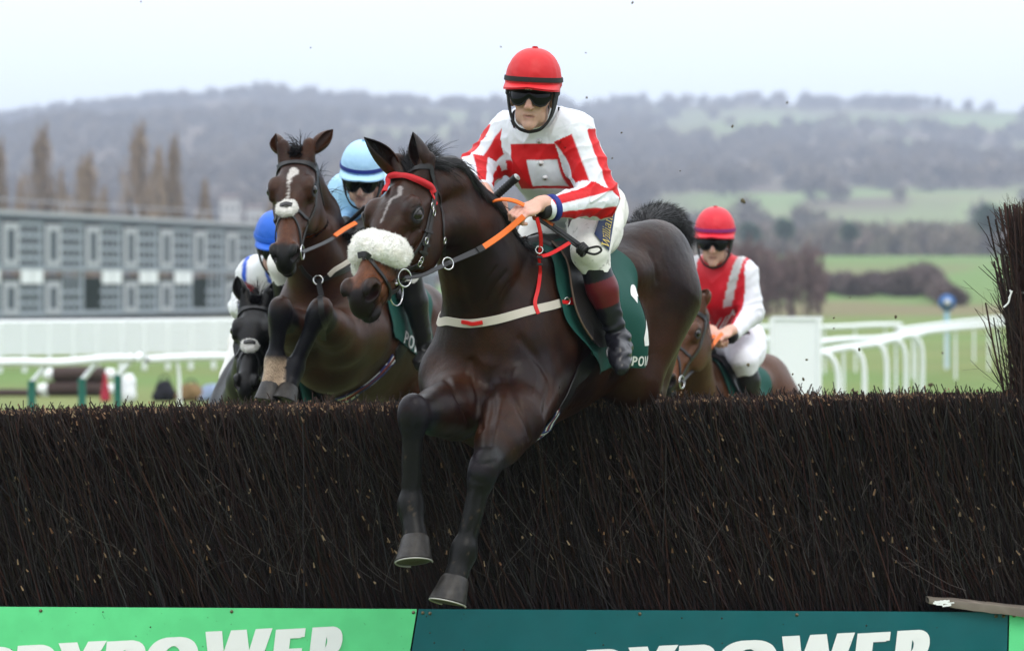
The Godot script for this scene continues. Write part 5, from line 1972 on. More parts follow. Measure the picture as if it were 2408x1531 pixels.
func boards(r: RandomNumberGenerator) -> void:
	var z := -FENCE_D + 0.06
	var px := func(X: float) -> float: return (X - 1204.0) / FOCAL * -z
	var list := [[-100.0, 980.0, 963.0, M.board_green, "bright green advertising board with white DYPOWER lettering at left", 170.0, "PADDYPOWER"], [983.0, 2372.0, 2370.0, M.board_teal, "dark teal advertising board with white lettering below the landing horse", 1460.0, "PADDYPOWER"], [2375.0, 2700.0, 2690.0, M.board_green, "bright green advertising board cut off at the right edge beside the plank", 0.0, ""]]
	for k in 3:
		var e: Array = list[k]
		var x0: float = px.call(e[0])
		var x1: float = px.call(e[1])
		var xb: float = px.call(e[2])
		var slant := (xb - x1) / 0.21
		var root := thing("advertising_board", e[4], "board", Vector3((x0 + x1) * 0.5, 0, z), "sponsor boards along the foot of the fence")
		# a sheet with real thickness; left and right joints may slope
		var S := Sweep.new()
		var prev := 0.0
		if k > 0: prev = (px.call(list[k - 1][2]) - px.call(list[k - 1][1])) / 0.21
		var t0 := board_top(x0)
		var t1 := board_top(x1)
		var pts := [Vector3(x0 + prev * t0 + 0.002, 0.01, 0), Vector3(x1 + slant * t1, 0.01, 0), Vector3(x1, t1, 0), Vector3(x0 + 0.002, t0, 0)]
		var fr := []; var bk := []
		for p: Vector3 in pts: fr.append(p + Vector3(0, 0, z)); bk.append(p + Vector3(0, 0, z - 0.012))
		var d := Sweep.new()
		d.loft([bk, fr], true)
		d.v.append_array(fr); d.v.append_array(bk)
		for q in 4: d.n.append(Vector3.BACK); d.c.append(Color.WHITE)
		for q in 4: d.n.append(Vector3.FORWARD); d.c.append(Color.WHITE)
		d.i.append_array([8, 10, 9, 8, 11, 10, 12, 13, 14, 12, 14, 15])
		part("panel", mesh_of(d), e[3], root)
		# screws along the top edge
		var sx := []
		if k == 0: sx = [150, 867, 1550]
		elif k == 1: sx = [1585, 1612, 2400, 2990, 3738, 3766]
		else: sx = [3806]
		for X: float in sx:
			var xx: float = px.call(X / 1.5947)
			S = Sweep.new()
			var c := Vector3(xx, board_top(xx) - 0.018 + r.randf_range(-0.004, 0.004), z)
			S.tube(PackedVector3Array([c, c + Vector3(0, 0, 0.003), c + Vector3(0, 0, 0.004)]), [0.0085, 0.008, 0.005], 12)
			part("screw", mesh_of(S), M.screw, root)
		S = Sweep.new()
		for q in 70:
			var xx := r.randf_range(x0, x1)
			var c := Vector3(xx, board_top(xx) - 0.015 - r.randf() * 0.30, z)
			var rr := 0.0012 + 0.0035 * pow(r.randf(), 3.0)
			S.tube(PackedVector3Array([c, c + Vector3(0, 0, 0.0012)]), [rr, rr * 0.7], 6)
		part("mud_spots", mesh_of(S), M.dried_mud, root).set_meta("kind", "stuff")
		if e[6] == "": continue
		board_words(k, root, z + 0.004)

# heavy slanted capitals, each built as an outline of strokes
func board_words(k: int, root: Node3D, z: float) -> void:
	var f := SystemFont.new()
	f.font_names = PackedStringArray(["Droid Sans"])
	f.font_weight = 800
	# letter, left, right (picture units), top
	var spec: Array = [["D", -60, 48, 1524], ["D", 40, 140, 1519], ["Y", 136, 250, 1513], ["P", 250, 345, 1509], ["O", 345, 472, 1502], ["W", 482, 640, 1486], ["E", 648, 718, 1481], ["R", 734, 818, 1476]] if k == 0 else [["D", 1240, 1340, 1531], ["Y", 1345, 1470, 1523], ["P", 1474, 1560, 1519], ["O", 1562, 1695, 1511], ["W", 1712, 1875, 1495], ["E", 1886, 1962, 1491], ["R", 1978, 2202 - 100 + 100, 1484]]
	if k == 1: spec[6] = ["R", 2112, 2202, 1484]; spec[5] = ["E", 2018, 2096, 1490]; spec[4] = ["W", 1840, 2012, 1497]; spec[3] = ["O", 1690, 1836, 1510]; spec[2] = ["P", 1598, 1688, 1519]; spec[1] = ["Y", 1478, 1596, 1523]; spec[0] = ["D", 1380, 1478, 1529]
	for e: Array in spec:
		var tm := TextMesh.new()
		tm.font = f; tm.text = e[0]; tm.font_size = 96; tm.pixel_size = 0.01; tm.depth = 0.0; tm.curve_step = 0.8
		var arr := tm.get_mesh_arrays()
		var v: PackedVector3Array = arr[Mesh.ARRAY_VERTEX]
		var idx: PackedInt32Array = arr[Mesh.ARRAY_INDEX]
		if idx.is_empty(): idx = PackedInt32Array(range(v.size()))
		var lo := Vector3.INF; var hi := -Vector3.INF
		for p in v: lo = lo.min(p); hi = hi.max(p)
		var a := P(e[1], e[3], -z)
		var b := P(e[2], e[3] - 0.055 * (e[2] - e[1]), -z)
		var up := Vector3(0.028, 0.235, 0)
		# the print is fatter than the type: three passes side by side
		var all := []
		for pass_ in 3:
			var fat := 0.034 / (b - a).length()
			var v2 := PackedVector3Array(); var n := PackedVector3Array()
			for i in v.size():
				var u := (v[i].x - lo.x) / (hi.x - lo.x) * (1.0 - fat) + fat * 0.5 * pass_
				var w := (v[i].y - hi.y) / (hi.y - lo.y)
				v2.append(a + (b - a) * u + up * w + Vector3(0, -0.004 * (pass_ % 2), 0.0007 * pass_))
				n.append(Vector3.BACK)
			all.append({"v": v2, "n": n, "i": idx})
		part("letter", commit(joined(all)), M.board_white, root)

# upright bundle of birch at the fence's end, tied with white twine; a weathered plank leaning on the board
func wing(r: RandomNumberGenerator) -> void:
	var c := P(2424, 700, FENCE_D + 0.1)
	var root := thing("birch_bundle", "tall upright bundle of birch branches tied with white twine at right edge", "fence wing", Vector3(c.x, 0, c.z))
	var kinds := []
	for k in 4: kinds.append(twig(300 + k, [3, 6, 2, 5][k], [0.006, 0.0028, 0.008, 0.0022][k]))
	var lists := [[], [], [], []]; var tints := [[], [], [], []]
	var top := P(2402, 480, FENCE_D + 0.1).y
	for k in 620:
		var a := r.randf() * TAU
		var rad := sqrt(r.randf()) * 0.085
		var kind := r.randi() % 4
		var h := r.randf_range(0.5, 0.95)
		var low := r.randf_range(0.9, top - 0.5)
		var b := Basis(Vector3.FORWARD, r.randfn() * 0.05 + 0.04 * cos(a)) * Basis(Vector3.RIGHT, r.randfn() * 0.05) * Basis(Vector3.UP, r.randf() * TAU)
		h = minf(h, top + r.randfn() * 0.01 - low)
		b = b.scaled_local(Vector3(1, h, 1))
		lists[kind].append(Transform3D(b, Vector3(c.x + 0.02 + cos(a) * rad, low, c.z + sin(a) * rad)))
		tints[kind].append(Color(0.024, 0.016, 0.014).lerp(Color(0.075, 0.030, 0.022), pow(r.randf(), 2.0)) * r.randf_range(0.6, 1.4))
	for k in 130:      # loose side shoots to the left
		var low := r.randf_range(1.35, top - 0.2)
		var b := Basis(Vector3.FORWARD, -absf(r.randfn()) * 0.30 - 0.05) * Basis(Vector3.RIGHT, r.randfn() * 0.25) * Basis(Vector3.UP, r.randf() * TAU)
		var ln := r.randf_range(0.12, 0.32)
		b = b.scaled_local(Vector3(0.8, ln, 0.8))
		lists[3].append(Transform3D(b, Vector3(c.x - r.randf_range(0.0, 0.09), low, c.z + r.randf_range(-0.08, 0.1))))
		tints[3].append(Color(0.05, 0.035, 0.032) * r.randf_range(0.6, 1.4))
	joined_copies("birch_branches", kinds, lists, tints, M.twig, root)
	var ty := P(2400, 686, FENCE_D).y
	var S := Sweep.new()
	var pts := PackedVector3Array()
	for k in 25:
		var a := TAU * k / 24
		pts.append(Vector3(c.x + 0.02 + cos(a) * 0.096, ty + 0.006 * sin(a * 2.0), c.z + sin(a) * 0.096))
	S.tube(pts, 0.0045, 6)
	S.tube(smooth([P(2382, 684, FENCE_D - 0.03), P(2377, 697, FENCE_D - 0.03), P(2373, 712, FENCE_D - 0.03), P(2362, 723, FENCE_D - 0.03)], 5), 0.0045, 6)
	S.tube(smooth([P(2376, 682, FENCE_D - 0.03), P(2379, 690, FENCE_D - 0.03), P(2374, 702, FENCE_D - 0.03)], 5), 0.004, 6)
	part("twine", mesh_of(S), M.twine, root)
	# plank
	var pl := thing("weathered_plank", "weathered grey wooden plank with flaking white paint lying on the board", "plank", P(2300, 1420, FENCE_D - 0.03))
	var A := P(2182, 1411, FENCE_D - 0.03)
	var Bp := P(2480, 1446, FENCE_D - 0.05)
	var d2 := Sweep.new()
	var rings := []
	for k in 15:
		var t := k / 14.0
		var p := A.lerp(Bp, t)
		var h := 0.013 + 0.008 * smoothstep(0.0, 0.35, t) + 0.002 * nz(Vector3(t * 9.0, 0, 0), 1.0)
		var w := 0.055
		var ring_ := []
		for e in [[-1, -1], [-1, 0.7], [-0.9, 1], [0.9, 1], [1, 0.7], [1, -0.7], [0.9, -1], [-0.9, -1]]:
			ring_.append(p + Vector3(0, e[1] * h + 0.0015 * nz(Vector3(t * 30.0, e[0], e[1]), 1.0), -e[0] * w))
		ring_.reverse()
		rings.append(ring_)
	d2.loft(rings, true)
	var dd := d2.data()
	shape(dd, null, func(p, n): return Color(0.17, 0.145, 0.12) * (1.0 + 0.45 * nf(p * Vector3(0.15, 1, 1), 60.0)))
	part("plank", commit(dd), M.plain_vc, pl)
	S = Sweep.new()
	for k in 26:
		var p := P(lerpf(2196, 2236, r.randf()), 0, FENCE_D)
		var t := (p.x - A.x) / (Bp.x - A.x)
		var on := A.lerp(Bp, t) + Vector3(0, r.randf_range(-0.012, 0.010), 0.0565)
		S.box(Transform3D(Basis(Vector3.BACK, r.randf() * 0.4 - 0.2), on), Vector3(r.randf_range(0.006, 0.018), r.randf_range(0.002, 0.005), 0.0012))
	part("paint_flakes", mesh_of(S), M.board_white, pl).set_meta("kind", "stuff")

# ---------------------------------------------------------------- the land
var ridge := [[-900, 330], [-300, 300], [0, 276], [90, 262], [180, 247], [300, 238], [420, 233], [560, 226], [650, 224], [690, 236], [800, 240], [960, 246], [1090, 250], [1200, 252], [1400, 262], [1560, 257], [1700, 250], [1850, 252], [2000, 254], [2150, 256], [2300, 266], [2408, 270], [2800, 285], [3400, 330]]

func ridge_y(X: float) -> float:
	for k in ridge.size() - 1:
		if X <= ridge[k + 1][0]:
			var t := clampf((X - ridge[k][0]) / float(ridge[k + 1][0] - ridge[k][0]), 0.0, 1.0)
			return lerpf(ridge[k][1], ridge[k + 1][1], t)
	return 330.0

# height of the ground at x, z
func ground_h(x: float, z: float) -> float:
	var d := Vector2(x, z).length()
	var X := 1204.0 + FOCAL * x / maxf(-z, 1.0)
	if z > -1.0: X = 6000.0 * signf(x)
	var front := smoothstep(0.0, 0.6, -z / maxf(d, 1.0))
	var e := (669.0 - ridge_y(clampf(X, -900.0, 3400.0)) - 20.0) / FOCAL
	var t := clampf((-z - 620.0) / 2580.0, 0.0, 1.0)
	var h := e * 3200.0 * (0.30 * t + 0.70 * smoothstep(0.0, 1.0, t)) * front
	if -z > 3200.0: h -= (-z - 3200.0) * 0.05 * front
	h += front * 16.0 * nf(Vector3(x, 0, z), 0.0016) * smoothstep(800.0, 1500.0, -z) * smoothstep(3300.0, 2600.0, -z)
	# the paddocks on the right swell up before the wood
	var right := smoothstep(0.045, 0.09, x / maxf(-z, 1.0)) * front
	h += right * 5.2 * smoothstep(170.0, 480.0, -z) * (1.0 - smoothstep(620.0, 1100.0, -z))
	h += front * 1.4 * smoothstep(230.0, 500.0, -z)
	h += 0.06 * nf(Vector3(x, 0, z), 0.05) * smoothstep(20.0, 60.0, d)
	return h

func landscape() -> void:
	var r := RandomNumberGenerator.new()
	r.seed = 1234
	var angs := []
	var a := -180.0
	while a < 180.0:
		angs.append(a)
		a += 0.30 if absf(a) < 11.9 else (1.0 if absf(a) < 24.0 else 6.0)
	var dist := [0.0]
	var d := 4.0
	while d < 3900.0:
		dist.append(d)
		d *= 1.055
	var v := PackedVector3Array(); var c := PackedColorArray(); var idx := PackedInt32Array()
	for dd in dist:
		for an in angs:
			var x: float = sin(deg_to_rad(an)) * dd
			var z: float = -cos(deg_to_rad(an)) * dd
			v.append(Vector3(x, ground_h(x, z), z))
			c.append(land_colour(x, z))
	var C := angs.size()
	for i in dist.size() - 1:
		for j in C:
			var j2 := (j + 1) % C
			var p0 := i * C + j; var p1 := i * C + j2; var p2 := p0 + C; var p3 := p1 + C
			idx.append_array([p0, p2, p3, p0, p3, p1])
	setting("ground", commit({"v": v, "n": Field.normals(v, idx), "c": c, "i": idx}), M.land, "grass racecourse rising to a wooded hillside with fields")
	woods(r)
	poplars(r)
	paddock_trees(r)
	houses(r)
	rails()
	stalls()
	trackside(r)

func land_colour(x: float, z: float) -> Color:
	var p := Vector3(x, 0, z)
	var d := Vector2(x, z).length()
	var g := Color(0.118, 0.185, 0.060).lerp(Color(0.165, 0.190, 0.075), clampf(0.5 + nf(p, 0.06) * 1.2, 0.0, 1.0))
	g = g.lerp(Color(0.10, 0.135, 0.05), clampf(nf(p, 0.35) * 0.8, 0.0, 0.5))
	if z < -150.0:
		var m := nf(p + Vector3(31, 0, 7), 0.012)
		g = g.lerp(Color(0.125, 0.195, 0.07), smoothstep(150.0, 300.0, -z))
		var rough := smoothstep(-0.02, 0.12, m) * smoothstep(150.0, 200.0, -z) * (1.0 - smoothstep(300.0, 420.0, -z))
		g = g.lerp(Color(0.17, 0.135, 0.085), rough * 0.8)
	if z < -620.0:
		var wood := Color(0.115, 0.094, 0.072)
		var field := Color(0.15, 0.22, 0.085)
		var X := 1204.0 + FOCAL * x / -z
		var n := nf(p + Vector3(500, 0, 0), 0.0022) + 0.35 * nf(p, 0.008)
		var openness := smoothstep(1420.0, 1800.0, X) * smoothstep(-0.18, -0.06, n) * smoothstep(2750.0, 2400.0, -z)
		openness = maxf(openness, smoothstep(0.22, 0.30, n) * 0.7 * smoothstep(700.0, 1100.0, X))
		openness = maxf(openness, 0.55 * smoothstep(640.0, 700.0, X) * smoothstep(1150.0, 1050.0, X) * smoothstep(2900.0, 3050.0, -z))
		openness = maxf(openness, smoothstep(-0.1, 0.2, n) * smoothstep(900.0, 700.0, -z) * 0.8)
		g = wood.lerp(field.lerp(Color(0.19, 0.175, 0.10), clampf(nf(p, 0.004) + 0.2, 0.0, 0.7)), openness)
	return g

# a fuzzy winter crown: many small slivers through an egg-shaped volume, upright unit size
func crown(seed_: int, n: int, upright: float, size := 0.05, flat := 1.0) -> ArrayMesh:
	var r := RandomNumberGenerator.new()
	r.seed = seed_
	var S := Sweep.new()
	for k in n:
		var dir := Vector3(r.randfn(), r.randfn(), r.randfn()).normalized()
		var rad := pow(r.randf(), 0.42) * (0.82 + 0.3 * nz(dir * 2.0 + Vector3(seed_, 0, 0), 1.0))
		var p := dir * rad * 0.5 + Vector3(0, 0.5, 0)
		if flat > 0.6:      # columnar: a blunt brush of upright plumes
			var y := r.randf()
			var an := r.randf() * TAU
			var plume := 0.62 + 0.55 * nz(Vector3(cos(an) * 1.3 + seed_, y * 1.2, sin(an) * 1.3), 1.0)
			var prof := smoothstep(-0.05, 0.22, y) * (1.0 - 0.72 * smoothstep(0.62, 1.0, y))
			p = Vector3(cos(an), 0, sin(an)) * sqrt(r.randf()) * 0.5 * prof * plume * 1.25 + Vector3(0, y * (0.9 + 0.14 * nz(Vector3(an, seed_, 0), 1.0)), 0)
			dir = Vector3(cos(an), 0.3, sin(an))
		else:
			var narrow := lerpf(1.0, smoothstep(1.12, 0.62, p.y) * smoothstep(-0.25, 0.25, p.y), flat)
			p.x *= narrow; p.z *= narrow
		var out := (dir * (1.0 - upright) + Vector3(0, upright, 0) + Vector3(r.randfn(), r.randfn(), r.randfn()) * 0.35).normalized()
		var sdv := out.cross(Vector3(r.randfn(), r.randfn(), r.randfn())).normalized()
		var L := size * r.randf_range(0.7, 1.6)
		var o := S.v.size()
		var nn := out.cross(sdv).normalized()
		for q in [p - sdv * L * 0.22, p + sdv * L * 0.22, p + out * L]:
			S.v.append(q); S.n.append(nn); S.c.append(Color.WHITE)
		S.i.append_array([o, o + 1, o + 2])
	return mesh_of(S)

func woods(r: RandomNumberGenerator) -> void:
	var kinds := []
	for k in 3: kinds.append(crown(50 + k, 170, 0.35, 0.20, 0.35))
	var lists := [[], [], []]; var tints := [[], [], []]
	var hold := Node3D.new()
	hold.name = "hillside_woods"
	add_child(hold)
	tag(hold, "bare grey winter woodland covering the distant hillside", "woodland", "", "stuff")
	# hillside
	for k in 8000:
		var X := r.randf_range(-700.0, 3100.0)
		var dd := r.randf_range(700.0, 3300.0)
		if k < 1300: dd = r.randf_range(2950.0, 3260.0)
		var x := (X - 1204.0) / FOCAL * dd
		var c := land_colour(x, -dd)
		if c.g > 0.122 and r.randf() < 0.98: continue
		if k < 900 and X > 690 and X < 1100 and r.randf() < 0.9: continue
		var h := r.randf_range(8.0, 15.0) * (0.38 if dd > 2800.0 else 0.9)
		var w := h * r.randf_range(0.8, 1.3)
		var kd := k % 3
		lists[kd].append(Transform3D(Basis(Vector3.UP, r.randf() * TAU).scaled_local(Vector3(w, h, w)), Vector3(x, ground_h(x, -dd) - 1.0, -dd)))
		tints[kd].append(Color(0.120, 0.102, 0.088).lerp(Color(0.155, 0.122, 0.086), r.randf()) * r.randf_range(0.7, 1.25))
	# the clump on the skyline
	for k in 40:
		var X := r.randf_range(1112.0, 1190.0)
		var dd := 3190.0
		var x := (X - 1204.0) / FOCAL * dd
		lists[0].append(Transform3D(Basis().scaled_local(Vector3(11, 15, 11)), Vector3(x, ground_h(x, -dd) - 1.0, -dd)))
		tints[0].append(Color(0.09, 0.09, 0.10))
	# belt of trees at the foot of the hill
	for k in 900:
		var X := r.randf_range(1380.0, 2560.0)
		var dd := r.randf_range(640.0, 900.0)
		if k % 3 == 0: X = r.randf_range(-100.0, 1200.0)
		var x := (X - 1204.0) / FOCAL * dd
		var h := r.randf_range(5.0, 9.0) * (1.0 if X > 1380.0 else 0.6)
		var kd := k % 3
		lists[kd].append(Transform3D(Basis(Vector3.UP, r.randf() * TAU).scaled_local(Vector3(h * 0.9, h, h * 0.9)), Vector3(x, ground_h(x, -dd) - 0.6, -dd)))
		tints[kd].append(Color(0.17, 0.125, 0.105).lerp(Color(0.15, 0.14, 0.09), r.randf()) * r.randf_range(0.6, 1.3))
	for k in 3: copies_of("bare_trees", kinds[k], M.plain_vc, lists[k], tints[k], hold)

func tree(called: String, label: String, group: String, at: Vector3, h: float, w: float, col: Color, up: float, crown_mesh: Mesh, bare := 0.12) -> void:
	var t := thing(called, label, "tree", at, group)
	var S := Sweep.new()
	S.tube(PackedVector3Array([Vector3.ZERO, Vector3(0.02 * w, h * 0.3, 0), Vector3(0, h * 0.85, 0)]), [h * 0.022, h * 0.015, h * 0.003], 7)
	var r := RandomNumberGenerator.new()
	r.seed = int(at.x * 100.0) + 17
	for k in 9:
		var y := h * r.randf_range(0.12, 0.6)
		var an := r.randf() * TAU
		var dir := Vector3(cos(an) * (1.0 - up), 1.0, sin(an) * (1.0 - up)).normalized()
		S.tube(PackedVector3Array([Vector3(0, y, 0), Vector3(0, y, 0) + dir * h * 0.14 + Vector3(cos(an), 0, sin(an)) * w * 0.10, Vector3(0, y, 0) + dir * h * 0.30 + Vector3(cos(an), 0, sin(an)) * w * 0.16]), [h * 0.008, h * 0.005, h * 0.002], 4)
	local_part("trunk", mesh_of(S), M.bark, t)
	var m: StandardMaterial3D = mat("crown_" + str(used_names.size()), Color(col.r, col.g, col.b).linear_to_srgb(), 0.9, 0.2)
	local_part("crown", crown_mesh, m, t, Transform3D(Basis.from_scale(Vector3(w, h * (1.0 - bare), w)), Vector3(0, h * bare, 0)))

func poplars(r: RandomNumberGenerator) -> void:
	var cm := [crown(71, 1500, 0.85, 0.085, 0.8), crown(72, 1500, 0.85, 0.085, 0.8)]
	var where := ["at the left edge of the picture", "small and leftmost of the row behind the stalls", "tallest of the left cluster behind the stalls", "slim, close beside the tall left one", "broad, standing alone in the middle gap", "short and thin right of the broad one", "tallest of all behind the stalls", "middle one of the tall trio", "right one of the tall trio", "small, right of the tall trio", "small, behind the bay horse's muzzle"]
	var k := 0
	for e in [[-2, 335, 40], [45, 415, 42], [97, 303, 62], [142, 385, 30], [202, 368, 66], [243, 430, 34], [326, 297, 60], [371, 335, 54], [408, 325, 44], [480, 412, 40], [640, 470, 36]]:
		var dd := 330.0 + 14.0 * (k % 4)
		var x: float = (e[0] - 1204.0) / FOCAL * dd
		var g := ground_h(x, -dd)
		var h: float = 2.0 + (669.0 - e[1]) / FOCAL * dd - g
		tree("poplar_tree", "bare brown upright poplar, " + where[k], "poplars behind the starting stalls", Vector3(x, g, -dd), h, e[2] * 1.35 / FOCAL * dd, Color(0.27, 0.20, 0.145) * r.randf_range(0.85, 1.15), 0.85, cm[k % 2], 0.04)
		k += 1

func paddock_trees(r: RandomNumberGenerator) -> void:
	var cm := [crown(81, 900, 0.6, 0.10, 0.5), crown(82, 900, 0.6, 0.10, 0.5)]
	var k := 0
	for e in [[1660, 572, 70], [1700, 560, 70], [1735, 565, 62], [1768, 552, 60], [1800, 570, 54], [1832, 585, 54], [1862, 575, 44], [1905, 560, 52], [1925, 612, 36]]:
		var dd := 175.0 + 6.0 * (k % 3)
		var x: float = (e[0] - 1204.0) / FOCAL * dd
		var g := ground_h(x, -dd)
		tree("bare_tree", "purplish bare tree, %s from left in the thicket behind the vested rider" % ["first", "second", "third", "fourth", "fifth", "sixth", "seventh", "eighth", "ninth"][k], "thicket of young bare trees", Vector3(x, g, -dd), 2.0 + (669.0 - e[1]) / FOCAL * dd - g, e[2] * 1.7 / FOCAL * dd, Color(0.16, 0.112, 0.112) * r.randf_range(0.8, 1.2), 0.6, cm[k % 2], 0.0)
		k += 1
	# hedges
	var hm := [crown(91, 700, 0.4, 0.13, 0.2), crown(92, 700, 0.4, 0.13, 0.2)]
	var lists := [[], []]; var tints := [[], []]
	var hedge := thing("hedge", "long dark purplish hedge crossing the green paddocks on the right", "hedge")
	for q in 90:
		var X := lerpf(1930.0, 2250.0, q / 89.0)
		var dd := 262.0 + 10.0 * sin(q * 0.2) - 30.0 * smoothstep(0.7, 1.0, q / 89.0)
		var x := (X - 1204.0) / FOCAL * dd
		var h := 1.9 + 1.1 * exp(-pow((X - 2165.0) / 40.0, 2.0)) + 0.5 * nz(Vector3(q * 0.13, 0, 0), 1.0)
		lists[q % 2].append(Transform3D(Basis(Vector3.UP, r.randf() * TAU).scaled_local(Vector3(2.6, h, 2.2)), Vector3(x, ground_h(x, -dd) - 0.2, -dd)))
		tints[q % 2].append(Color(0.13, 0.098, 0.092) * r.randf_range(0.75, 1.25))
	for q in 2: copies_of("hedge_bushes", hm[q], M.plain_vc, lists[q], tints[q], hedge)
	# evergreens in front of the wood
	var em := crown(95, 1100, 0.2, 0.12, 0.4)
	var q2 := 0
	for e in [[1762, 522, 64, 556], [1845, 512, 58, 558], [1998, 522, 52, 552], [2330, 480, 90, 520]]:
		var dd := 520.0
		var x: float = (e[0] - 1204.0) / FOCAL * dd
		var g: float = 2.0 + (669.0 - e[3]) / FOCAL * dd - 3.0
		tree("evergreen_tree", "dark green rounded evergreen, %s of those above the paddocks" % ["leftmost", "second", "third", "rightmost and widest"][q2], "evergreens before the wood", Vector3(x, ground_h(x, -dd), -dd), 2.0 + (669.0 - e[1]) / FOCAL * dd - ground_h(x, -dd), e[2] / FOCAL * dd, Color(0.055, 0.095, 0.070), 0.2, em, 0.45)
		q2 += 1

func houses(r: RandomNumberGenerator) -> void:
	var k := 0
	for e in [[540, 468, 46, 950.0], [600, 492, 40, 900.0], [665, 480, 30, 980.0], [470, 495, 30, 900.0], [2138, 612, 26, 560.0], [2010, 590, 30, 700.0], [2090, 548, 50, 850.0]]:
		var dd: float = e[3]
		var x: float = (e[0] - 1204.0) / FOCAL * dd
		var w: float = e[2] / FOCAL * dd
		var g := ground_h(x, -dd)
		var low: float = 2.0 + (669.0 - e[1] - 14.0) / FOCAL * dd
		g = minf(g, low)
		var t := thing("house", "small far pale house, %s" % ["largest at the hill's foot above the stalls", "second from right above the stalls", "beside the left bay horse's nose", "leftmost above the stalls", "white one at the wood's edge above the hedge", "low one among the trees left of the white house", "long pale one among the trees on the right"][k], "house", Vector3(x, g, -dd), "far houses below the hill")
		var hh: float = 2.0 + (669.0 - e[1]) / FOCAL * dd - g
		var S := Sweep.new()
		S.box(Transform3D(Basis(), Vector3(0, hh * 0.5, 0)), Vector3(w * 0.5, hh * 0.5, w * 0.3))
		local_part("wall", mesh_of(S), M.house_wall, t)
		S = Sweep.new()
		var rr := hh + w * 0.22
		S.loft([[Vector3(-w * 0.54, hh, w * 0.34), Vector3(-w * 0.54, rr, 0), Vector3(-w * 0.54, hh, -w * 0.34)], [Vector3(w * 0.54, hh, w * 0.34), Vector3(w * 0.54, rr, 0), Vector3(w * 0.54, hh, -w * 0.34)]], true)
		local_part("roof", mesh_of(S), M.house_roof, t)
		for q in 3:
			S = Sweep.new()
			S.box(Transform3D(Basis(), Vector3(w * (-0.3 + 0.3 * q), hh * 0.78, w * 0.3 + 0.02)), Vector3(w * 0.06, minf(hh * 0.12, 0.7), 0.03))
			local_part("window", mesh_of(S), M.house_pane, t)
		k += 1

# ---------------------------------------------------------------- white running rails
func rail_line(p0: Vector2, p1: Vector2, top: float, n: int, label: String, bend: float, green := false, rad := 0.055, called := "running_rail") -> void:
	# p0, p1: x, z of the rail's ends on the ground plan
	var root := thing(called, label, "rail", Vector3(p0.x, 0, p0.y), "white plastic running rails")
	var pts := PackedVector3Array()
	for k in 13:
		var t := k / 12.0
		var q := p0.lerp(p1, t)
		pts.append(Vector3(q.x, top + 0.015 * sin(t * 9.0), q.y))
	var S := Sweep.new()
	S.tube(pts, rad, 8)
	part("top_rail", mesh_of(S), M.white_rail, root)
	var along := (p1 - p0).normalized()
	for k in n:
		var t := (k + 0.4) / n
		var q := p0.lerp(p1, t)
		var foot := Vector3(q.x, -0.05, q.y) + (Vector3(bend, 0, 0) if absf(bend) > 0.15 else Vector3(along.x, 0, along.y) * bend)
		var head := Vector3(q.x, top, q.y)
		S = Sweep.new()
		if green:
			S.tube(PackedVector3Array([head, Vector3(foot.x, top - absf(bend) * 0.95 - 0.05, foot.z)]), 0.035, 7)
			part("post_arm", mesh_of(S), M.white_rail, root)
			S = Sweep.new()
			S.tube(PackedVector3Array([Vector3(foot.x, top - absf(bend) * 0.95 - 0.02, foot.z), foot]), 0.05, 8)
			part("post", mesh_of(S), M.post_green, root)
		else:
			S.tube(smooth([head, head.lerp(Vector3(foot.x, top - 0.12, foot.z), 0.55) + Vector3(0, 0.02, 0), Vector3(foot.x, top - 0.30, foot.z), foot], 4), 0.04 if absf(bend) > 0.15 else 0.024, 7)
			part("post", mesh_of(S), M.white_rail, root)

func plan(X: float, Y: float, top: float) -> Vector2:
	var d := (2.0 - top) * FOCAL / (Y - HORIZON)
	return Vector2((X - 1204.0) / FOCAL * d, -d)

func rails() -> void:
	var T := 1.05
	rail_line(plan(-60, 858, T), plan(300, 844, T), T, 3, "nearest white rail at left on green-footed posts", -0.22, true)
	rail_line(plan(300, 844, T), plan(330, 841, T), T, 1, "short joining length of white rail left of the white posts", -0.2, true)
	rail_line(plan(345, 846, T), plan(900, 829, T), T, 4, "white rail on plain posts right of the green-footed posts", 0.12)
	# a tall white fence of close-set bars farther off
	var fb := thing("barred_fence", "broad band of close-set white rails below the starting stalls", "rail", Vector3(-9, 0, -68))
	var a := Vector2((-90.0 - 1204.0) / FOCAL * 66.0, -66.0)
	var b := Vector2((1180.0 - 1204.0) / FOCAL * 74.0, -74.0)
	for k in 6:
		var S := Sweep.new()
		var y := 0.44 + 0.135 * k
		S.tube(PackedVector3Array([Vector3(a.x, y, a.y), Vector3((a.x + b.x) * 0.5, y + 0.01, (a.y + b.y) * 0.5), Vector3(b.x, y + 0.02, b.y)]), 0.0695, 8)
		part("bar", mesh_of(S), M.white_rail, fb)
	for k in 24:
		var q := a.lerp(b, (k + 0.5) / 24.0)
		var S := Sweep.new()
		S.tube(PackedVector3Array([Vector3(q.x, 0, q.y + 0.03), Vector3(q.x, 1.1, q.y + 0.03)]), 0.055, 7)
		part("post", mesh_of(S), M.white_rail, fb)
	# right-hand side
	rail_line(plan(1905, 838, T), plan(2165, 785, T), T, 5, "white rail with five curved posts right of the white panel", 0.22)
	rail_line(plan(1500, 792, T), plan(1830, 801, T), T, 5, "white rail passing behind the bay horse's rider", 0.2)
	rail_line(plan(1925, 806, T), plan(2170, 786, T), T, 2, "second white rail just behind the curved posts", 0.15)
	rail_line(plan(1750, 772, T), plan(2120, 765, T), T, 5, "low far white rail under the hedge bank", 0.1)
	rail_line(plan(2110, 778, T), plan(2520, 728, T), T, 8, "white rail climbing to the right behind the blue marker", 0.1, false, 0.06)
	rail_line(plan(2110, 790, T), plan(2520, 742, T), T, 6, "nearer white rail climbing to the right below the blue marker", 0.1, false, 0.06)

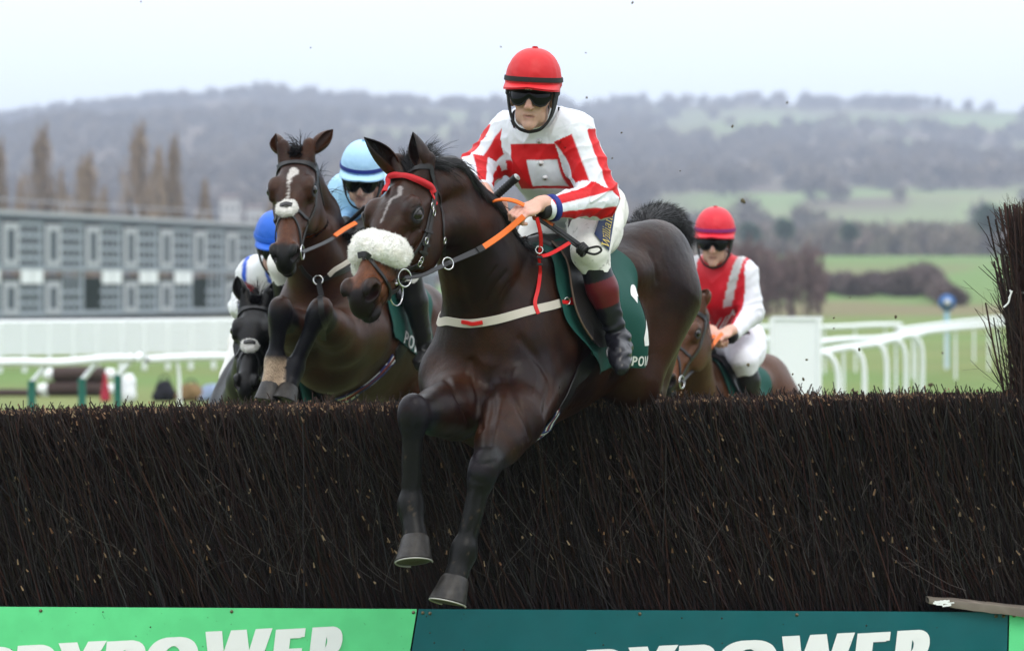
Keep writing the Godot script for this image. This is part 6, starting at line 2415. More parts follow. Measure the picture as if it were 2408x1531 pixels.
# ---------------------------------------------------------------- two-deck steel starting stalls far left
func stalls() -> void:
	var d0 := 152.0
	var d1 := 190.0
	var Xl := -260.0
	var Xr := 1100.0
	var a := Vector2((Xl - 1204.0) / FOCAL * 141.0, -141.0)
	var b := Vector2((Xr - 1204.0) / FOCAL * 225.0, -225.0)
	var root := thing("starting_stalls", "long grey two-deck steel frame of starting stalls with white panels", "starting stalls", Vector3(a.x, 0, a.y))
	var L := a.distance_to(b)
	var fx := (b - a) / L
	var f := Vector3(fx.x, 0, fx.y)
	var n := Vector3(-f.z, 0, f.x)
	if n.z < 0: n = -n
	var bs := Basis(f, Vector3.UP, f.cross(Vector3.UP))
	var org := Vector3(a.x, 0.0, a.y)
	var g0 := ground_h(a.x, a.y)
	var bar := func(called: String, u: float, y: float, w: float, hh: float, dep: float, off: float, m: Material) -> void:
		var S := Sweep.new()
		S.box(Transform3D(bs, org + f * u + Vector3(0, y, 0) + n * off), Vector3(w * 0.5, hh * 0.5, dep * 0.5))
		part(called, mesh_of(S), m, root)
	var H := 5.75
	bar.call("base_skirt", L * 0.5, 0.16, L, 0.32, 0.3, 0.0, M.steel_dark)
	bar.call("middle_beam", L * 0.5, 2.86, L, 0.22, 0.3, 0.02, M.steel_grey)
	bar.call("lower_beam", L * 0.5, 0.45, L, 0.26, 0.3, 0.02, M.steel_grey)
	bar.call("top_beam", L * 0.5, H, L, 0.20, 1.6, -0.6, M.steel_pale)
	bar.call("roof_beam", L * 0.5, H - 0.26, L, 0.24, 0.3, 0.02, M.steel_blue)
	bar.call("hand_rail", L * 0.5, H + 0.75, L, 0.05, 0.05, -1.2, M.steel_pale)
	bar.call("back_screen", L * 0.5, 4.2, L, 2.5, 0.1, -2.6, M.steel_dark)
	bar.call("back_hedge", L * 0.5, 1.3, L, 2.2, 0.1, -2.6, M.screen_green)
	var bay := 4.9
	var wd := 2.08      # the row is seen aslant: each bay is about five metres long
	var cnt := int(L / bay)
	for k in cnt:
		var u := k * bay + 1.2
		bar.call("post", u, H * 0.5, 0.22, H, 0.12, 0.05, M.steel_grey)
		# pale gate frames: upper deck each bay, lower deck irregular
		for deck in 2:
			if deck == 1 and k % 3 == 1: continue
			var y0: float = 3.0 if deck == 0 else 0.42
			var hh: float = 2.2 if deck == 0 else 1.75
			var uu := u + 0.5
			for q in 2: bar.call("gate_upright", uu + q * 1.29, y0 + hh * 0.5, 0.42, hh, 0.1, 0.16, M.steel_pale)
			bar.call("gate_rail", uu + 0.645, y0 + 0.14, 1.72, 0.28, 0.1, 0.163, M.steel_pale)
			bar.call("gate_rail", uu + 0.645, y0 + hh - 0.16, 1.72, 0.34, 0.1, 0.163, M.steel_pale)
			bar.call("gate_panel", uu + 0.645, y0 + hh * 0.5, 0.87, hh * 0.8, 0.04, 0.12, M.steel_blue)
		# lattice of bars between, dark slots left open
		for q in 3: bar.call("lattice_bar", u + 2.75 + q * 0.80, 2.95, 0.20, 5.0, 0.05, 0.04, M.steel_grey)
		for y in [5.22, 4.6, 3.98, 3.4, 1.6, 1.0]:
			bar.call("lattice_rail", u + 3.55, y, 2.6, 0.21 if y > 3.0 else 0.18, 0.05, 0.063, M.steel_grey)
		if k % 4 != 3:
			for q in 2: bar.call("white_panel", u + 2.95 + q * 1.32, 2.42, 1.18, 0.74, 0.06, 0.14, M.white_rail)
		if k % 2 == 0: bar.call("rail_stanchion", u, H + 0.45, 0.08, 0.7, 0.05, -1.2, M.steel_pale)

func trackside(r: RandomNumberGenerator) -> void:
	# white wing panel
	var c := P(1872, 860, 36.0)
	var pn := thing("wing_panel", "tall plain white panel standing behind the bay horse at right", "panel", Vector3(c.x, 0, c.z))
	var S := Sweep.new()
	var bs := Basis(Vector3.UP, -0.25)
	S.box(Transform3D(bs, Vector3(0.02, 0.80, 0)), Vector3(0.285, 0.775, 0.03))
	local_part("board", mesh_of(S), M.white_rail, pn)
	for sx in [-0.29, 0.29]:
		S = Sweep.new()
		S.tube(PackedVector3Array([bs * Vector3(sx, 0, 0.02), bs * Vector3(sx, 1.58, 0.02)]), 0.035, 8)
		local_part("upright", mesh_of(S), M.white_rail, pn)
	S = Sweep.new()
	S.box(Transform3D(bs, Vector3(0.02, 1.585, 0.0)), Vector3(0.31, 0.02, 0.05))
	local_part("cap_rail", mesh_of(S), M.white_rail, pn)
	# round blue marker
	var mp := P(2228, 712, 70.0)
	var mk := thing("course_marker", "round blue marker disc on a pale post at right", "marker", Vector3(mp.x, 0, mp.z))
	S = Sweep.new()
	S.tube(PackedVector3Array([Vector3(0, 0, 0), Vector3(0, mp.y, 0)]), 0.06, 8)
	local_part("post", mesh_of(S), M.pale_blue, mk)
	S = Sweep.new()
	S.tube(PackedVector3Array([Vector3(0, mp.y, 0.04), Vector3(0, mp.y, 0.09)]), 0.20, 24)
	local_part("disc", mesh_of(S), M.marker_blue, mk)
	S = Sweep.new()
	S.tube(PackedVector3Array([Vector3(0, mp.y, 0.088), Vector3(0, mp.y, 0.094)]), 0.09, 20)
	local_part("disc_centre", mesh_of(S), M.white_rail, mk)
	# stacked brushwood hurdles with white padded ends
	for e in [[180, 925, 140, 0.0, "lower dark brown padded hurdle lying behind the green-footed posts"], [185, 902, 125, 0.26, "upper dark brown padded hurdle lying on the other one"], [20, 938, 150, 0.0, "thin brown pole lying on the grass at the left edge"]]:
		var dd := 52.0
		var p := P(e[0], e[1], dd)
		var len: float = e[2] / FOCAL * dd * 0.5
		var rad := 0.13 if e[3] > 0.0 or e[0] > 100 else 0.07
		var t := thing("padded_hurdle", e[4], "hurdle", Vector3(p.x, 0, p.z))
		var y: float = rad + e[3] + (0.02 if e[0] > 100 else 0.0)
		S = Sweep.new()
		S.tube(PackedVector3Array([Vector3(-len, y, 0), Vector3(-len * 0.96, y, 0), Vector3(0, y + 0.01, 0), Vector3(len * 0.96, y, 0), Vector3(len, y, 0)]), [rad * 0.6, rad, rad * 1.04, rad, rad * 0.6], 12)
		local_part("roll", mesh_of(S), M.hurdle_brown, t)
		for sx in [-1.0, 1.0]:
			S = Sweep.new()
			S.tube(PackedVector3Array([Vector3(len * sx, y, 0), Vector3((len + 0.05) * sx, y, 0), Vector3((len + 0.14) * sx, y - 0.01, 0), Vector3((len + 0.17) * sx, y - 0.01, 0)]), [rad * 0.7, rad * 0.8, rad * 0.75, rad * 0.4], 12)
			local_part("padded_end", mesh_of(S), M.white_rail, t)
	# kit left on the grass
	var kit := [[385, 930, 0.16, 0.20, "small rounded black bag on the grass beside the white posts", Color(0.014, 0.014, 0.018), "kit_bag", "bag"], [448, 925, 0.22, 0.17, "brown kit bag on the grass left of the blue cloth", Color(0.16, 0.105, 0.05), "kit_bag", "bag"], [500, 925, 0.24, 0.16, "crumpled grey-blue cloth on the grass by the black horse's nose", Color(0.20, 0.25, 0.36), "crumpled_cloth", "cloth"], [300, 930, 0.14, 0.22, "small white drum standing behind the green-footed posts", Color(0.72, 0.74, 0.78), "white_drum", "drum"], [246, 935, 0.09, 0.24, "red marker cone at the hurdles' right end", Color(0.32, 0.03, 0.05), "marker_cone", "cone"]]
	for e in kit:
		var dd := 50.0
		var p := P(e[0], e[1], dd)
		var t := thing(e[6], e[4], e[7], Vector3(p.x, 0, p.z))
		var F := Field.new()
		if e[6] == "marker_cone":
			F.cone(Vector3(0, 0.04, 0), Vector3(0, e[3] * 2.0, 0), e[2], 0.03, 0.02)
		elif e[6] == "white_drum":
			F.cone(Vector3(0, 0.10, 0), Vector3(0, e[3] * 1.6, 0), e[2], e[2] * 0.9, 0.05)
		else:
			F.ell(Vector3(0, e[3] * 0.9, 0), Vector3(e[2], e[3], e[2] * 0.8), 0.05)
			F.ell(Vector3(e[2] * 0.6, e[3] * 0.6, 0.05), Vector3(e[2] * 0.7, e[3] * 0.6, e[2] * 0.7), 0.08)
			F.ell(Vector3(-e[2] * 0.7, e[3] * 0.45, 0.08), Vector3(e[2] * 0.6, e[3] * 0.45, e[2] * 0.5), 0.08)
		var m := F.mesh(0.03)
		var col: Color = e[5]
		shape(m, func(q, nn): return 0.02 * nf(q, 6.0) if e[6] != "marker_cone" else 0.0, func(q, nn): return col * (1.0 + 0.3 * nf(q, 9.0)))
		local_part("bundle" if e[7] in ["bag", "cloth"] else "shell", commit(m), M.plain_vc, t)
		if e[7] == "bag":
			S = Sweep.new()
			S.tube(smooth([Vector3(-0.1, e[3] * 1.7, 0), Vector3(-0.05, e[3] * 2.2, 0), Vector3(0.05, e[3] * 2.2, 0), Vector3(0.1, e[3] * 1.7, 0)], 4), 0.012, 5)
			local_part("handle", mesh_of(S), M.black_cloth, t)

func mud_clods() -> void:
	var r := RandomNumberGenerator.new()
	r.seed = 77
	var at := [[1488, 6, 5], [1178, 110, 4], [1378, 124, 3], [1380, 229, 5], [1852, 241, 4], [1723, 297, 6], [1462, 312, 4], [1440, 372, 4], [1748, 473, 10], [1600, 402, 3], [1553, 497, 5], [2108, 745, 6], [1962, 748, 4], [1962, 772, 4], [2022, 822, 6], [1898, 846, 5], [1890, 892, 6], [2190, 905, 9], [2300, 918, 5], [2218, 830, 5], [1760, 858, 8], [1880, 905, 5], [730, 112, 3], [330, 4, 3], [1655, 940, 4], [2000, 700, 3], [1865, 880, 4]]
	var places := ["at the very top above the leading rider's cap", "in the sky left of the leading rider's cap", "faint, in the sky right of the leading rider's cap", "just right of the leading rider's collar", "small, on the skyline at right", "round, on the hillside above the vested rider", "tiny, right of the leading rider's shoulder", "tiny, right of the leading rider's elbow", "large ragged, above the vested rider's cap", "tiny, between the two red caps", "just above the black tail", "above the curved rail posts", "small, over the white rail, upper of two", "small, over the white rail, lower of two", "beside the white panel's right edge", "left of the first curved post", "low, beside the first curved post", "large, low on the grass at right", "small, low near the birch bundle", "right of the last curved post", "dark, beside the vested rider's knee", "low, in front of the white panel", "faint, high above the left bay horse", "at the top left of the sky", "just above the fence behind the tail", "tiny, above the green paddock", "low, on the white panel"]
	var meshes := []
	for k in 4:
		var F := Field.new()
		F.ell(Vector3.ZERO, Vector3(1.0, 0.7, 0.8), 0.3)
		F.ell(Vector3(0.6, 0.2, 0.1), Vector3(0.6, 0.45, 0.5), 0.4)
		F.ell(Vector3(-0.5, -0.25, 0.2), Vector3(0.55, 0.35, 0.5), 0.4)
		var m := F.mesh(0.22)
		var off := Vector3(k * 7.0, 0, 0)
		shape(m, func(q, nn): return 0.28 * nf(q + off, 1.1), func(q, nn): return Color(0.085, 0.062, 0.040).lerp(Color(0.095, 0.095, 0.045), clampf(nf(q + off, 1.6) + 0.3, 0.0, 1.0)))
		meshes.append(commit(m))
	var k := 0
	for e in at:
		var d := r.randf_range(14.5, 17.5)
		if e[2] <= 4: d = r.randf_range(13.0, 16.0)
		var rad: float = e[2] / FOCAL * d * 0.62
		var o := MeshInstance3D.new()
		o.name = numbered("mud_clod")
		o.mesh = meshes[k % 4]
		o.material_override = M.plain_vc
		add_child(o)
		o.transform = Transform3D(Basis(Vector3(r.randfn(), r.randfn(), r.randfn()).normalized(), r.randf() * TAU).scaled(Vector3.ONE * rad), P(e[0], e[1], d))
		tag(o, "flying clod of turf " + places[k], "clod", "clods of turf in the air")
		k += 1

# ---------------------------------------------------------------- the horses behind
# cfg: tr, s, ht, hs, neck (mid points with radii), legs, coat colours
func other_horse(cfg: Dictionary) -> Dictionary:
	var F := Field.new()
	var tr: Transform3D = cfg.tr
	var s: float = cfg.s
	var ht: Transform3D = cfg.ht
	var hs: float = cfg.hs
	var inv := tr.affine_inverse()
	var hinv := ht.affine_inverse()
	F.frame = tr; F.scale = s
	trunk_prims(F)
	for sd in [1.0, -1.0]:
		hind_leg(F, sd, Vector3(-0.72, 0.98, 0.19 * sd), Vector3(-1.12, 0.66, 0.15 * sd), Vector3(-1.10, 0.32, 0.15 * sd), Vector3(-1.06, 0.16, 0.15 * sd))
	F.frame = Transform3D(); F.scale = 1.0
	var wi := tr * (Vector3(0.03, 1.46, 0) * s)
	var ch := tr * (Vector3(0.16, 1.14, 0) * s)
	var poll := ht * (Vector3(-0.01, -0.01, 0) * hs)
	var thr := ht * (Vector3(0.09, -0.13, 0) * hs)
	var mid_top := wi.lerp(poll, 0.5) + Vector3(0, cfg.get("arch", 0.03), 0)
	var mid_low := ch.lerp(thr, 0.5)
	F.cone(wi, mid_top, 0.115, 0.085, 0.06)
	F.cone(mid_top, poll, 0.085, 0.08, 0.05)
	F.cone(ch, mid_low, 0.22, 0.14, 0.08)
	F.cone(mid_low, thr, 0.14, 0.09, 0.06)
	F.cone(tr * (Vector3(0.08, 1.32, 0) * s), mid_top.lerp(mid_low, 0.5), 0.17, 0.115, 0.06)
	var back := -tr.basis.x
	F.scale = 1.08
	var q := 1.0 / 1.08
	var sides := [0.16, -0.16]
	for e in 2:
		var l: Array = cfg.legs[e]
		fore_leg(F, tr * (Vector3(0.12, 1.08, sides[e]) * s) * q, l[0] * q, l[1] * q, l[2] * q, l[3] * q, cfg.get("back", back))
	F.frame = ht; F.scale = hs
	head_prims(F)
	var root := thing("racehorse", cfg.label, "horse", Vector3(tr.origin.x, 0, tr.origin.z), "horses in the race")
	var c0: Color = cfg.dark
	var c1: Color = cfg.warm
	var leg: Color = cfg.get("leg", Color(0.011, 0.0105, 0.012))
	var knees := [cfg.legs[0][1], cfg.legs[1][1]]
	var feet := [cfg.legs[0][2], cfg.legs[1][2]]
	var sock: int = cfg.get("sock", -1)
	var coat := func(p: Vector3, n: Vector3) -> Color:
		var g := nf(p, 3.0)
		var c := mixc(c0, c1, clampf(g * 0.9 + 0.35, 0.0, 1.0)) * (1.0 + 0.2 * nf(p, 45.0))
		for e in 2:
			var kn: Vector3 = knees[e]
			var ax: Vector3 = (feet[e] - kn).normalized()
			var near: float = (p - kn).dot(ax)
			var off: float = (p - kn - ax * near).length()
			var kn2: Vector3 = knees[1 - e]
			var ax2: Vector3 = (feet[1 - e] - kn2).normalized()
			var off2: float = (p - kn2 - ax2 * (p - kn2).dot(ax2)).length()
			if near > -0.10 and off < 0.12 and off < off2 and near < 0.7:
				c = mixc(c, leg, step01(-0.09, 0.0, near))
				var L: float = (feet[e] - kn).length()
				if e == sock: c = mixc(c, Color(0.50, 0.38, 0.27) * (1.0 + 0.5 * nf(p, 28.0)), step01(L - 0.03, L + 0.01, near + 0.03 * g))
		return c
	var muzzle: Color = cfg.muzzle
	var star = cfg.get("star", null)
	var headcoat := func(p: Vector3, n: Vector3) -> Color:
		var c: Color = coat.call(p, n)
		var l: Vector3 = hinv * p / hs
		var g := nf(p, 8.0)
		var tan := step01(0.36, 0.43, l.x + 0.02 * g) * step01(-0.15, -0.09, l.y)
		c = mixc(c, muzzle * (1.0 + 0.4 * nf(p, 30.0)), tan)
		c = mixc(c, Color(0.0115, 0.0105, 0.011), step01(0.505, 0.545, l.x - 0.20 * (l.y + 0.06) + 0.015 * g))
		if star != null and l.y > 0.0:
			var w := 99.0
			for k in star.size(): w = minf(w, Vector2(l.x - star[k].x, l.z - star[k].z).length() - star[k].y)
			c = mixc(c, Color(0.62, 0.60, 0.58), step01(0.006, -0.003, w + 0.006 * nf(p, 50.0)))
		c = mixc(c, Color(0.012, 0.004, 0.004), step01(0.030, 0.020, Vector3(l.x - 0.572, l.y + 0.044, absf(l.z) - 0.050).length()))
		c = mixc(c, Color(0.009, 0.008, 0.008), step01(0.045, 0.034, Vector3(l.x - 0.213, (l.y - 0.022) * 1.4, absf(l.z) - 0.10).length()))
		return c
	var in_head := func(p: Vector3, m: float) -> bool:
		var l: Vector3 = hinv * p / hs
		return l.x > m - 0.35 * (l.y + 0.05) and l.x < 0.75 and absf(l.z) < 0.20 and l.y > -0.26 and l.y < 0.22 and (p - knees[0]).length() > 0.16 and (p - knees[1]).length() > 0.16
	var bm := F.mesh(0.018, func(p: Vector3) -> bool: return not in_head.call(p, 0.03))
	shape(bm, func(p, n): return 0.002 * nf(p, 9.0), coat)
	var hm := F.mesh(0.0095, func(p: Vector3) -> bool: return in_head.call(p, -0.02), AABB(ht * (Vector3(0.3, -0.05, 0) * hs) - Vector3.ONE * 0.5, Vector3.ONE))
	shape(hm, null, headcoat)
	part("body", commit(joined([bm, hm])), M.coat, root)
	for sd in [-1.0, 1.0]:
		var base: Vector3 = ht * (Vector3(-0.012, 0.062, 0.064 * sd) * hs)
		var tip: Vector3 = cfg.ears[0] if sd > 0 else cfg.ears[1]
		var e := ear(base, tip, ht.basis.x * 0.8 + ht.basis.y * 0.5 + ht.basis.z * 0.2 * sd, 0.043)
		shape(e, null, func(p, n): return mixc(c0, c1, 0.5) * (1.0 + 0.3 * nf(p, 50.0)))
		part("ear", commit(e), M.coat, root)
		eyeball(root, ht * (Vector3(0.214, 0.023, 0.092 * sd) * hs), Vector3.ZERO, 0.0245 * hs)
	for e in 2:
		var S0 := Sweep.new()
		var l: Array = cfg.legs[e]
		hoof(S0, l[3], (l[3] - l[2]).normalized(), cfg.get("toe_front", tr.basis.x), 1.1)
		part("hoof", mesh_of(S0), M.hoof, root)
	for sd in [1.0, -1.0]:
		var S1 := Sweep.new()
		hoof(S1, tr * (Vector3(-1.06, 0.16, 0.15 * sd) * s), tr.basis * Vector3(0.25, -1, 0), tr.basis.x, 1.1)
		part("hoof", mesh_of(S1), M.hoof, root)
	# mane and forelock
	var r := RandomNumberGenerator.new()
	r.seed = 41
	var S := Sweep.new()
	var cl := smooth([wi + Vector3(0, 0.10, 0), mid_top + Vector3(0, 0.08, 0), poll + Vector3(0, 0.08, 0)], 14)
	for k in cl.size(): cl[k] = F.onto(cl[k], -0.004)
	for k in 700:
		var p: Vector3 = cl[r.randi() % cl.size()] + Vector3(r.randfn(), 0, r.randfn()) * 0.012
		var dir := (Vector3(r.randfn() * 0.3, 0.5, 0) - ht.basis.z * r.randf_range(0.2, 0.9)).normalized()
		var pts := PackedVector3Array([p])
		for j in 4:
			dir = (dir + Vector3(0, -0.35, 0)).normalized()
			p += dir * 0.028
			pts.append(p)
		strand(S, pts, 0.003)
	for k in 160:
		var p: Vector3 = F.onto(ht * (Vector3(r.randf_range(-0.05, 0.04), 0.07, r.randf_range(-0.03, 0.03)) * hs), -0.004)
		var dir := (ht.basis.x * 0.4 + Vector3(r.randfn() * 0.3, 0.8, 0.1)).normalized()
		var pts := PackedVector3Array([p])
		for j in 4:
			dir = (dir + ht.basis.x * 0.25).normalized()
			p += dir * 0.011
			pts.append(p)
		strand(S, pts, 0.003)
	part("mane", mesh_of(S), M.hair, root)
	S = Sweep.new()
	var dock := smooth([tr * (Vector3(-1.06, 1.50, 0) * s), tr * (Vector3(-1.22, 1.46, 0) * s), tr * (Vector3(-1.34, 1.28, 0) * s), tr * (Vector3(-1.40, 1.0, 0) * s)], 6)
	S.tube(dock, 0.05, 8)
	for k in 400:
		var p: Vector3 = dock[r.randi() % dock.size()] + Vector3(r.randfn(), r.randfn(), r.randfn()) * 0.03
		strand(S, PackedVector3Array([p, p + Vector3(r.randfn() * 0.03, -0.10, r.randfn() * 0.03), p + Vector3(r.randfn() * 0.05, -0.22, r.randfn() * 0.05)]), 0.003)
	part("tail", mesh_of(S), M.hair, root)
	return {"root": root, "F": F}

# plain bridle in head coordinates: browband, cheek straps, noseband
func other_bridle(F: Field, ht: Transform3D, hs: float, label: String, brow: Material, wool: Array, rein_to: Array) -> void:
	var b := thing("bridle", label, "bridle", ht.origin)
	var L := func(list: Array) -> Array:
		var o := []
		for e: Vector3 in list: o.append(ht * (e * hs))
		return o
	strap_on("browband", F, L.call([Vector3(0.06, -0.02, 0.105), Vector3(0.065, 0.04, 0.085), Vector3(0.075, 0.075, 0.03), Vector3(0.075, 0.075, -0.03), Vector3(0.065, 0.04, -0.085), Vector3(0.06, -0.02, -0.105)]), 0, 0.026, 0.006, brow, b, 0.004)
	for sd in [1.0, -1.0]:
		strap_on("cheekpiece", F, L.call([Vector3(0.03, 0.02, 0.10 * sd), Vector3(0.12, -0.03, 0.11 * sd), Vector3(0.26, -0.075, 0.11 * sd), Vector3(0.40, -0.10, 0.08 * sd), Vector3(0.475, -0.115, 0.065 * sd)]), 0, 0.022, 0.006, M.leather, b, 0.004)
		strap_on("throatlash", F, L.call([Vector3(0.03, 0.0, 0.10 * sd), Vector3(0.04, -0.09, 0.11 * sd), Vector3(0.06, -0.20, 0.09 * sd)]), 0, 0.015, 0.005, M.leather, b, 0.004)
		var bit := F.onto(ht * (Vector3(0.475, -0.12, 0.07 * sd) * hs), 0.012)
		ring("bit_ring", bit, ht.basis.z, 0.036, 0.005, M.steel, b)
		if rein_to.size() > 0:
			var to: Vector3 = rein_to[0 if sd > 0 else 1]
			strap_free("rein", [bit, bit.lerp(to, 0.5) + Vector3(0, -0.015, 0), to], Vector3(0.3 * sd, 0.5, 1), 0.018, 0.005, M.leather, b)
			strap_free("rein_grip", [bit.lerp(to, 0.6) + Vector3(0, -0.008, 0.004), bit.lerp(to, 0.8), to], Vector3(0.3 * sd, 0.5, 1), 0.023, 0.008, M.orange, b)
	strap_on("noseband", F, L.call([Vector3(0.33, -0.09, 0.10), Vector3(0.34, 0.0, 0.075), Vector3(0.345, 0.03, 0.0), Vector3(0.34, 0.0, -0.075), Vector3(0.33, -0.09, -0.10)]), 0, 0.018, 0.005, M.leather, b, 0.004)
	strap_on("nose_strap", F, L.call([Vector3(0.36, 0.03, 0.0), Vector3(0.42, -0.02, 0.055), Vector3(0.47, -0.09, 0.07), Vector3(0.50, -0.15, 0.03)]), 0, 0.014, 0.005, M.leather, b, 0.004)
	strap_on("nose_strap", F, L.call([Vector3(0.36, 0.03, 0.0), Vector3(0.42, -0.02, -0.055), Vector3(0.47, -0.09, -0.07), Vector3(0.50, -0.15, -0.03)]), 0, 0.014, 0.005, M.leather, b, 0.004)
	if wool.size() > 0:
		var W := Field.new()
		var c := F.onto(ht * (wool[0] * hs), 0.012)
		var u := ht.basis.z
		var v := ht.basis.x
		for k in 7:
			var a := TAU * k / 7.0
			W.ell(c + (u * cos(a) + v * sin(a)) * wool[1], Vector3.ONE * wool[1] * 0.62, 0.008)
		fleece("wool_patch", W, 0.006, b, 0.003)
		strap_free("patch_cross", [c - u * 0.03 + ht.basis.y * 0.02, c + ht.basis.y * 0.03, c + u * 0.03 + ht.basis.y * 0.02], ht.basis.y, 0.025, 0.006, M.leather, b, 3)

func cloth_sheet(F: Field, tr: Transform3D, s: float, f0: float, f1: float, u0: float, u1: float, side: float, off: float) -> Array:
	var rows := []
	for a in 15:
		var row := []
		for b in 15:
			var f := lerpf(f0, f1, b / 14.0)
			var u := lerpf(u0, u1, a / 14.0)
			var t: Vector3 = tr * (Vector3(f, u, 0) * s)
			var h := F.hit(tr * (Vector3(f, u, 0.75 * side) * s), t, off, 0.75 * s)
			if h == Vector3.INF: h = F.onto(t, off)
			row.append(h)
		if side < 0: row.reverse()
		rows.append(row)
	return rows

func plain_tack(F: Field, tr: Transform3D, s: float, whose: String) -> void:
	var sc := thing("saddle_cloth", "dark green saddle cloth with white lettering under " + whose, "saddle cloth", tr * (Vector3(-0.3, 1.4, 0) * s))
	for side in [1.0, -1.0]:
		var rows := cloth_sheet(F, tr, s, 0.03, -0.62, 1.64, 1.10, side, 0.014)
		part("cloth", commit(sheet(rows, 0.004)), M.green_cloth, sc)
		if side > 0: grid_text("POWER", 0.1, rows, Vector2(0.62, 0.93), Vector2(0.6, 0.12), M.print_white, sc, "lettering")
	var sa := thing("racing_saddle", "small black racing saddle under " + whose, "saddle", tr * (Vector3(-0.25, 1.58, 0) * s))
	for side in [1.0, -1.0]:
		part("flap", commit(sheet(cloth_sheet(F, tr, s, -0.05, -0.36, 1.62, 1.30, side, 0.03), 0.006)), M.saddle_leather, sa)
	var SF := Field.new()
	SF.frame = tr; SF.scale = s
	SF.cone(Vector3(-0.16, 1.64, 0), Vector3(-0.38, 1.60, 0), 0.045, 0.075, 0.05)
	part("seat", commit(SF.mesh(0.018)), M.saddle_leather, sa)

# rider's joints from the horse: pelvis above the saddle, legs along its sides
func seated(tr: Transform3D, s: float, J: Dictionary) -> void:
	for sd in ["L", "R"]:
		var m := 1.0 if sd == "L" else -1.0
		if not J.has("hip" + sd): J["hip" + sd] = J.pelvis + tr.basis.z * 0.10 * m - Vector3(0, 0.02, 0)
		if not J.has("kn" + sd): J["kn" + sd] = tr * (Vector3(0.0, 1.48, 0.33 * m) * s)
		if not J.has("an" + sd): J["an" + sd] = tr * (Vector3(-0.30, 1.06, 0.37 * m) * s)
		if not J.has("toe" + sd): J["toe" + sd] = J["an" + sd] + tr.basis.x * 0.16 - Vector3(0, 0.06, 0)

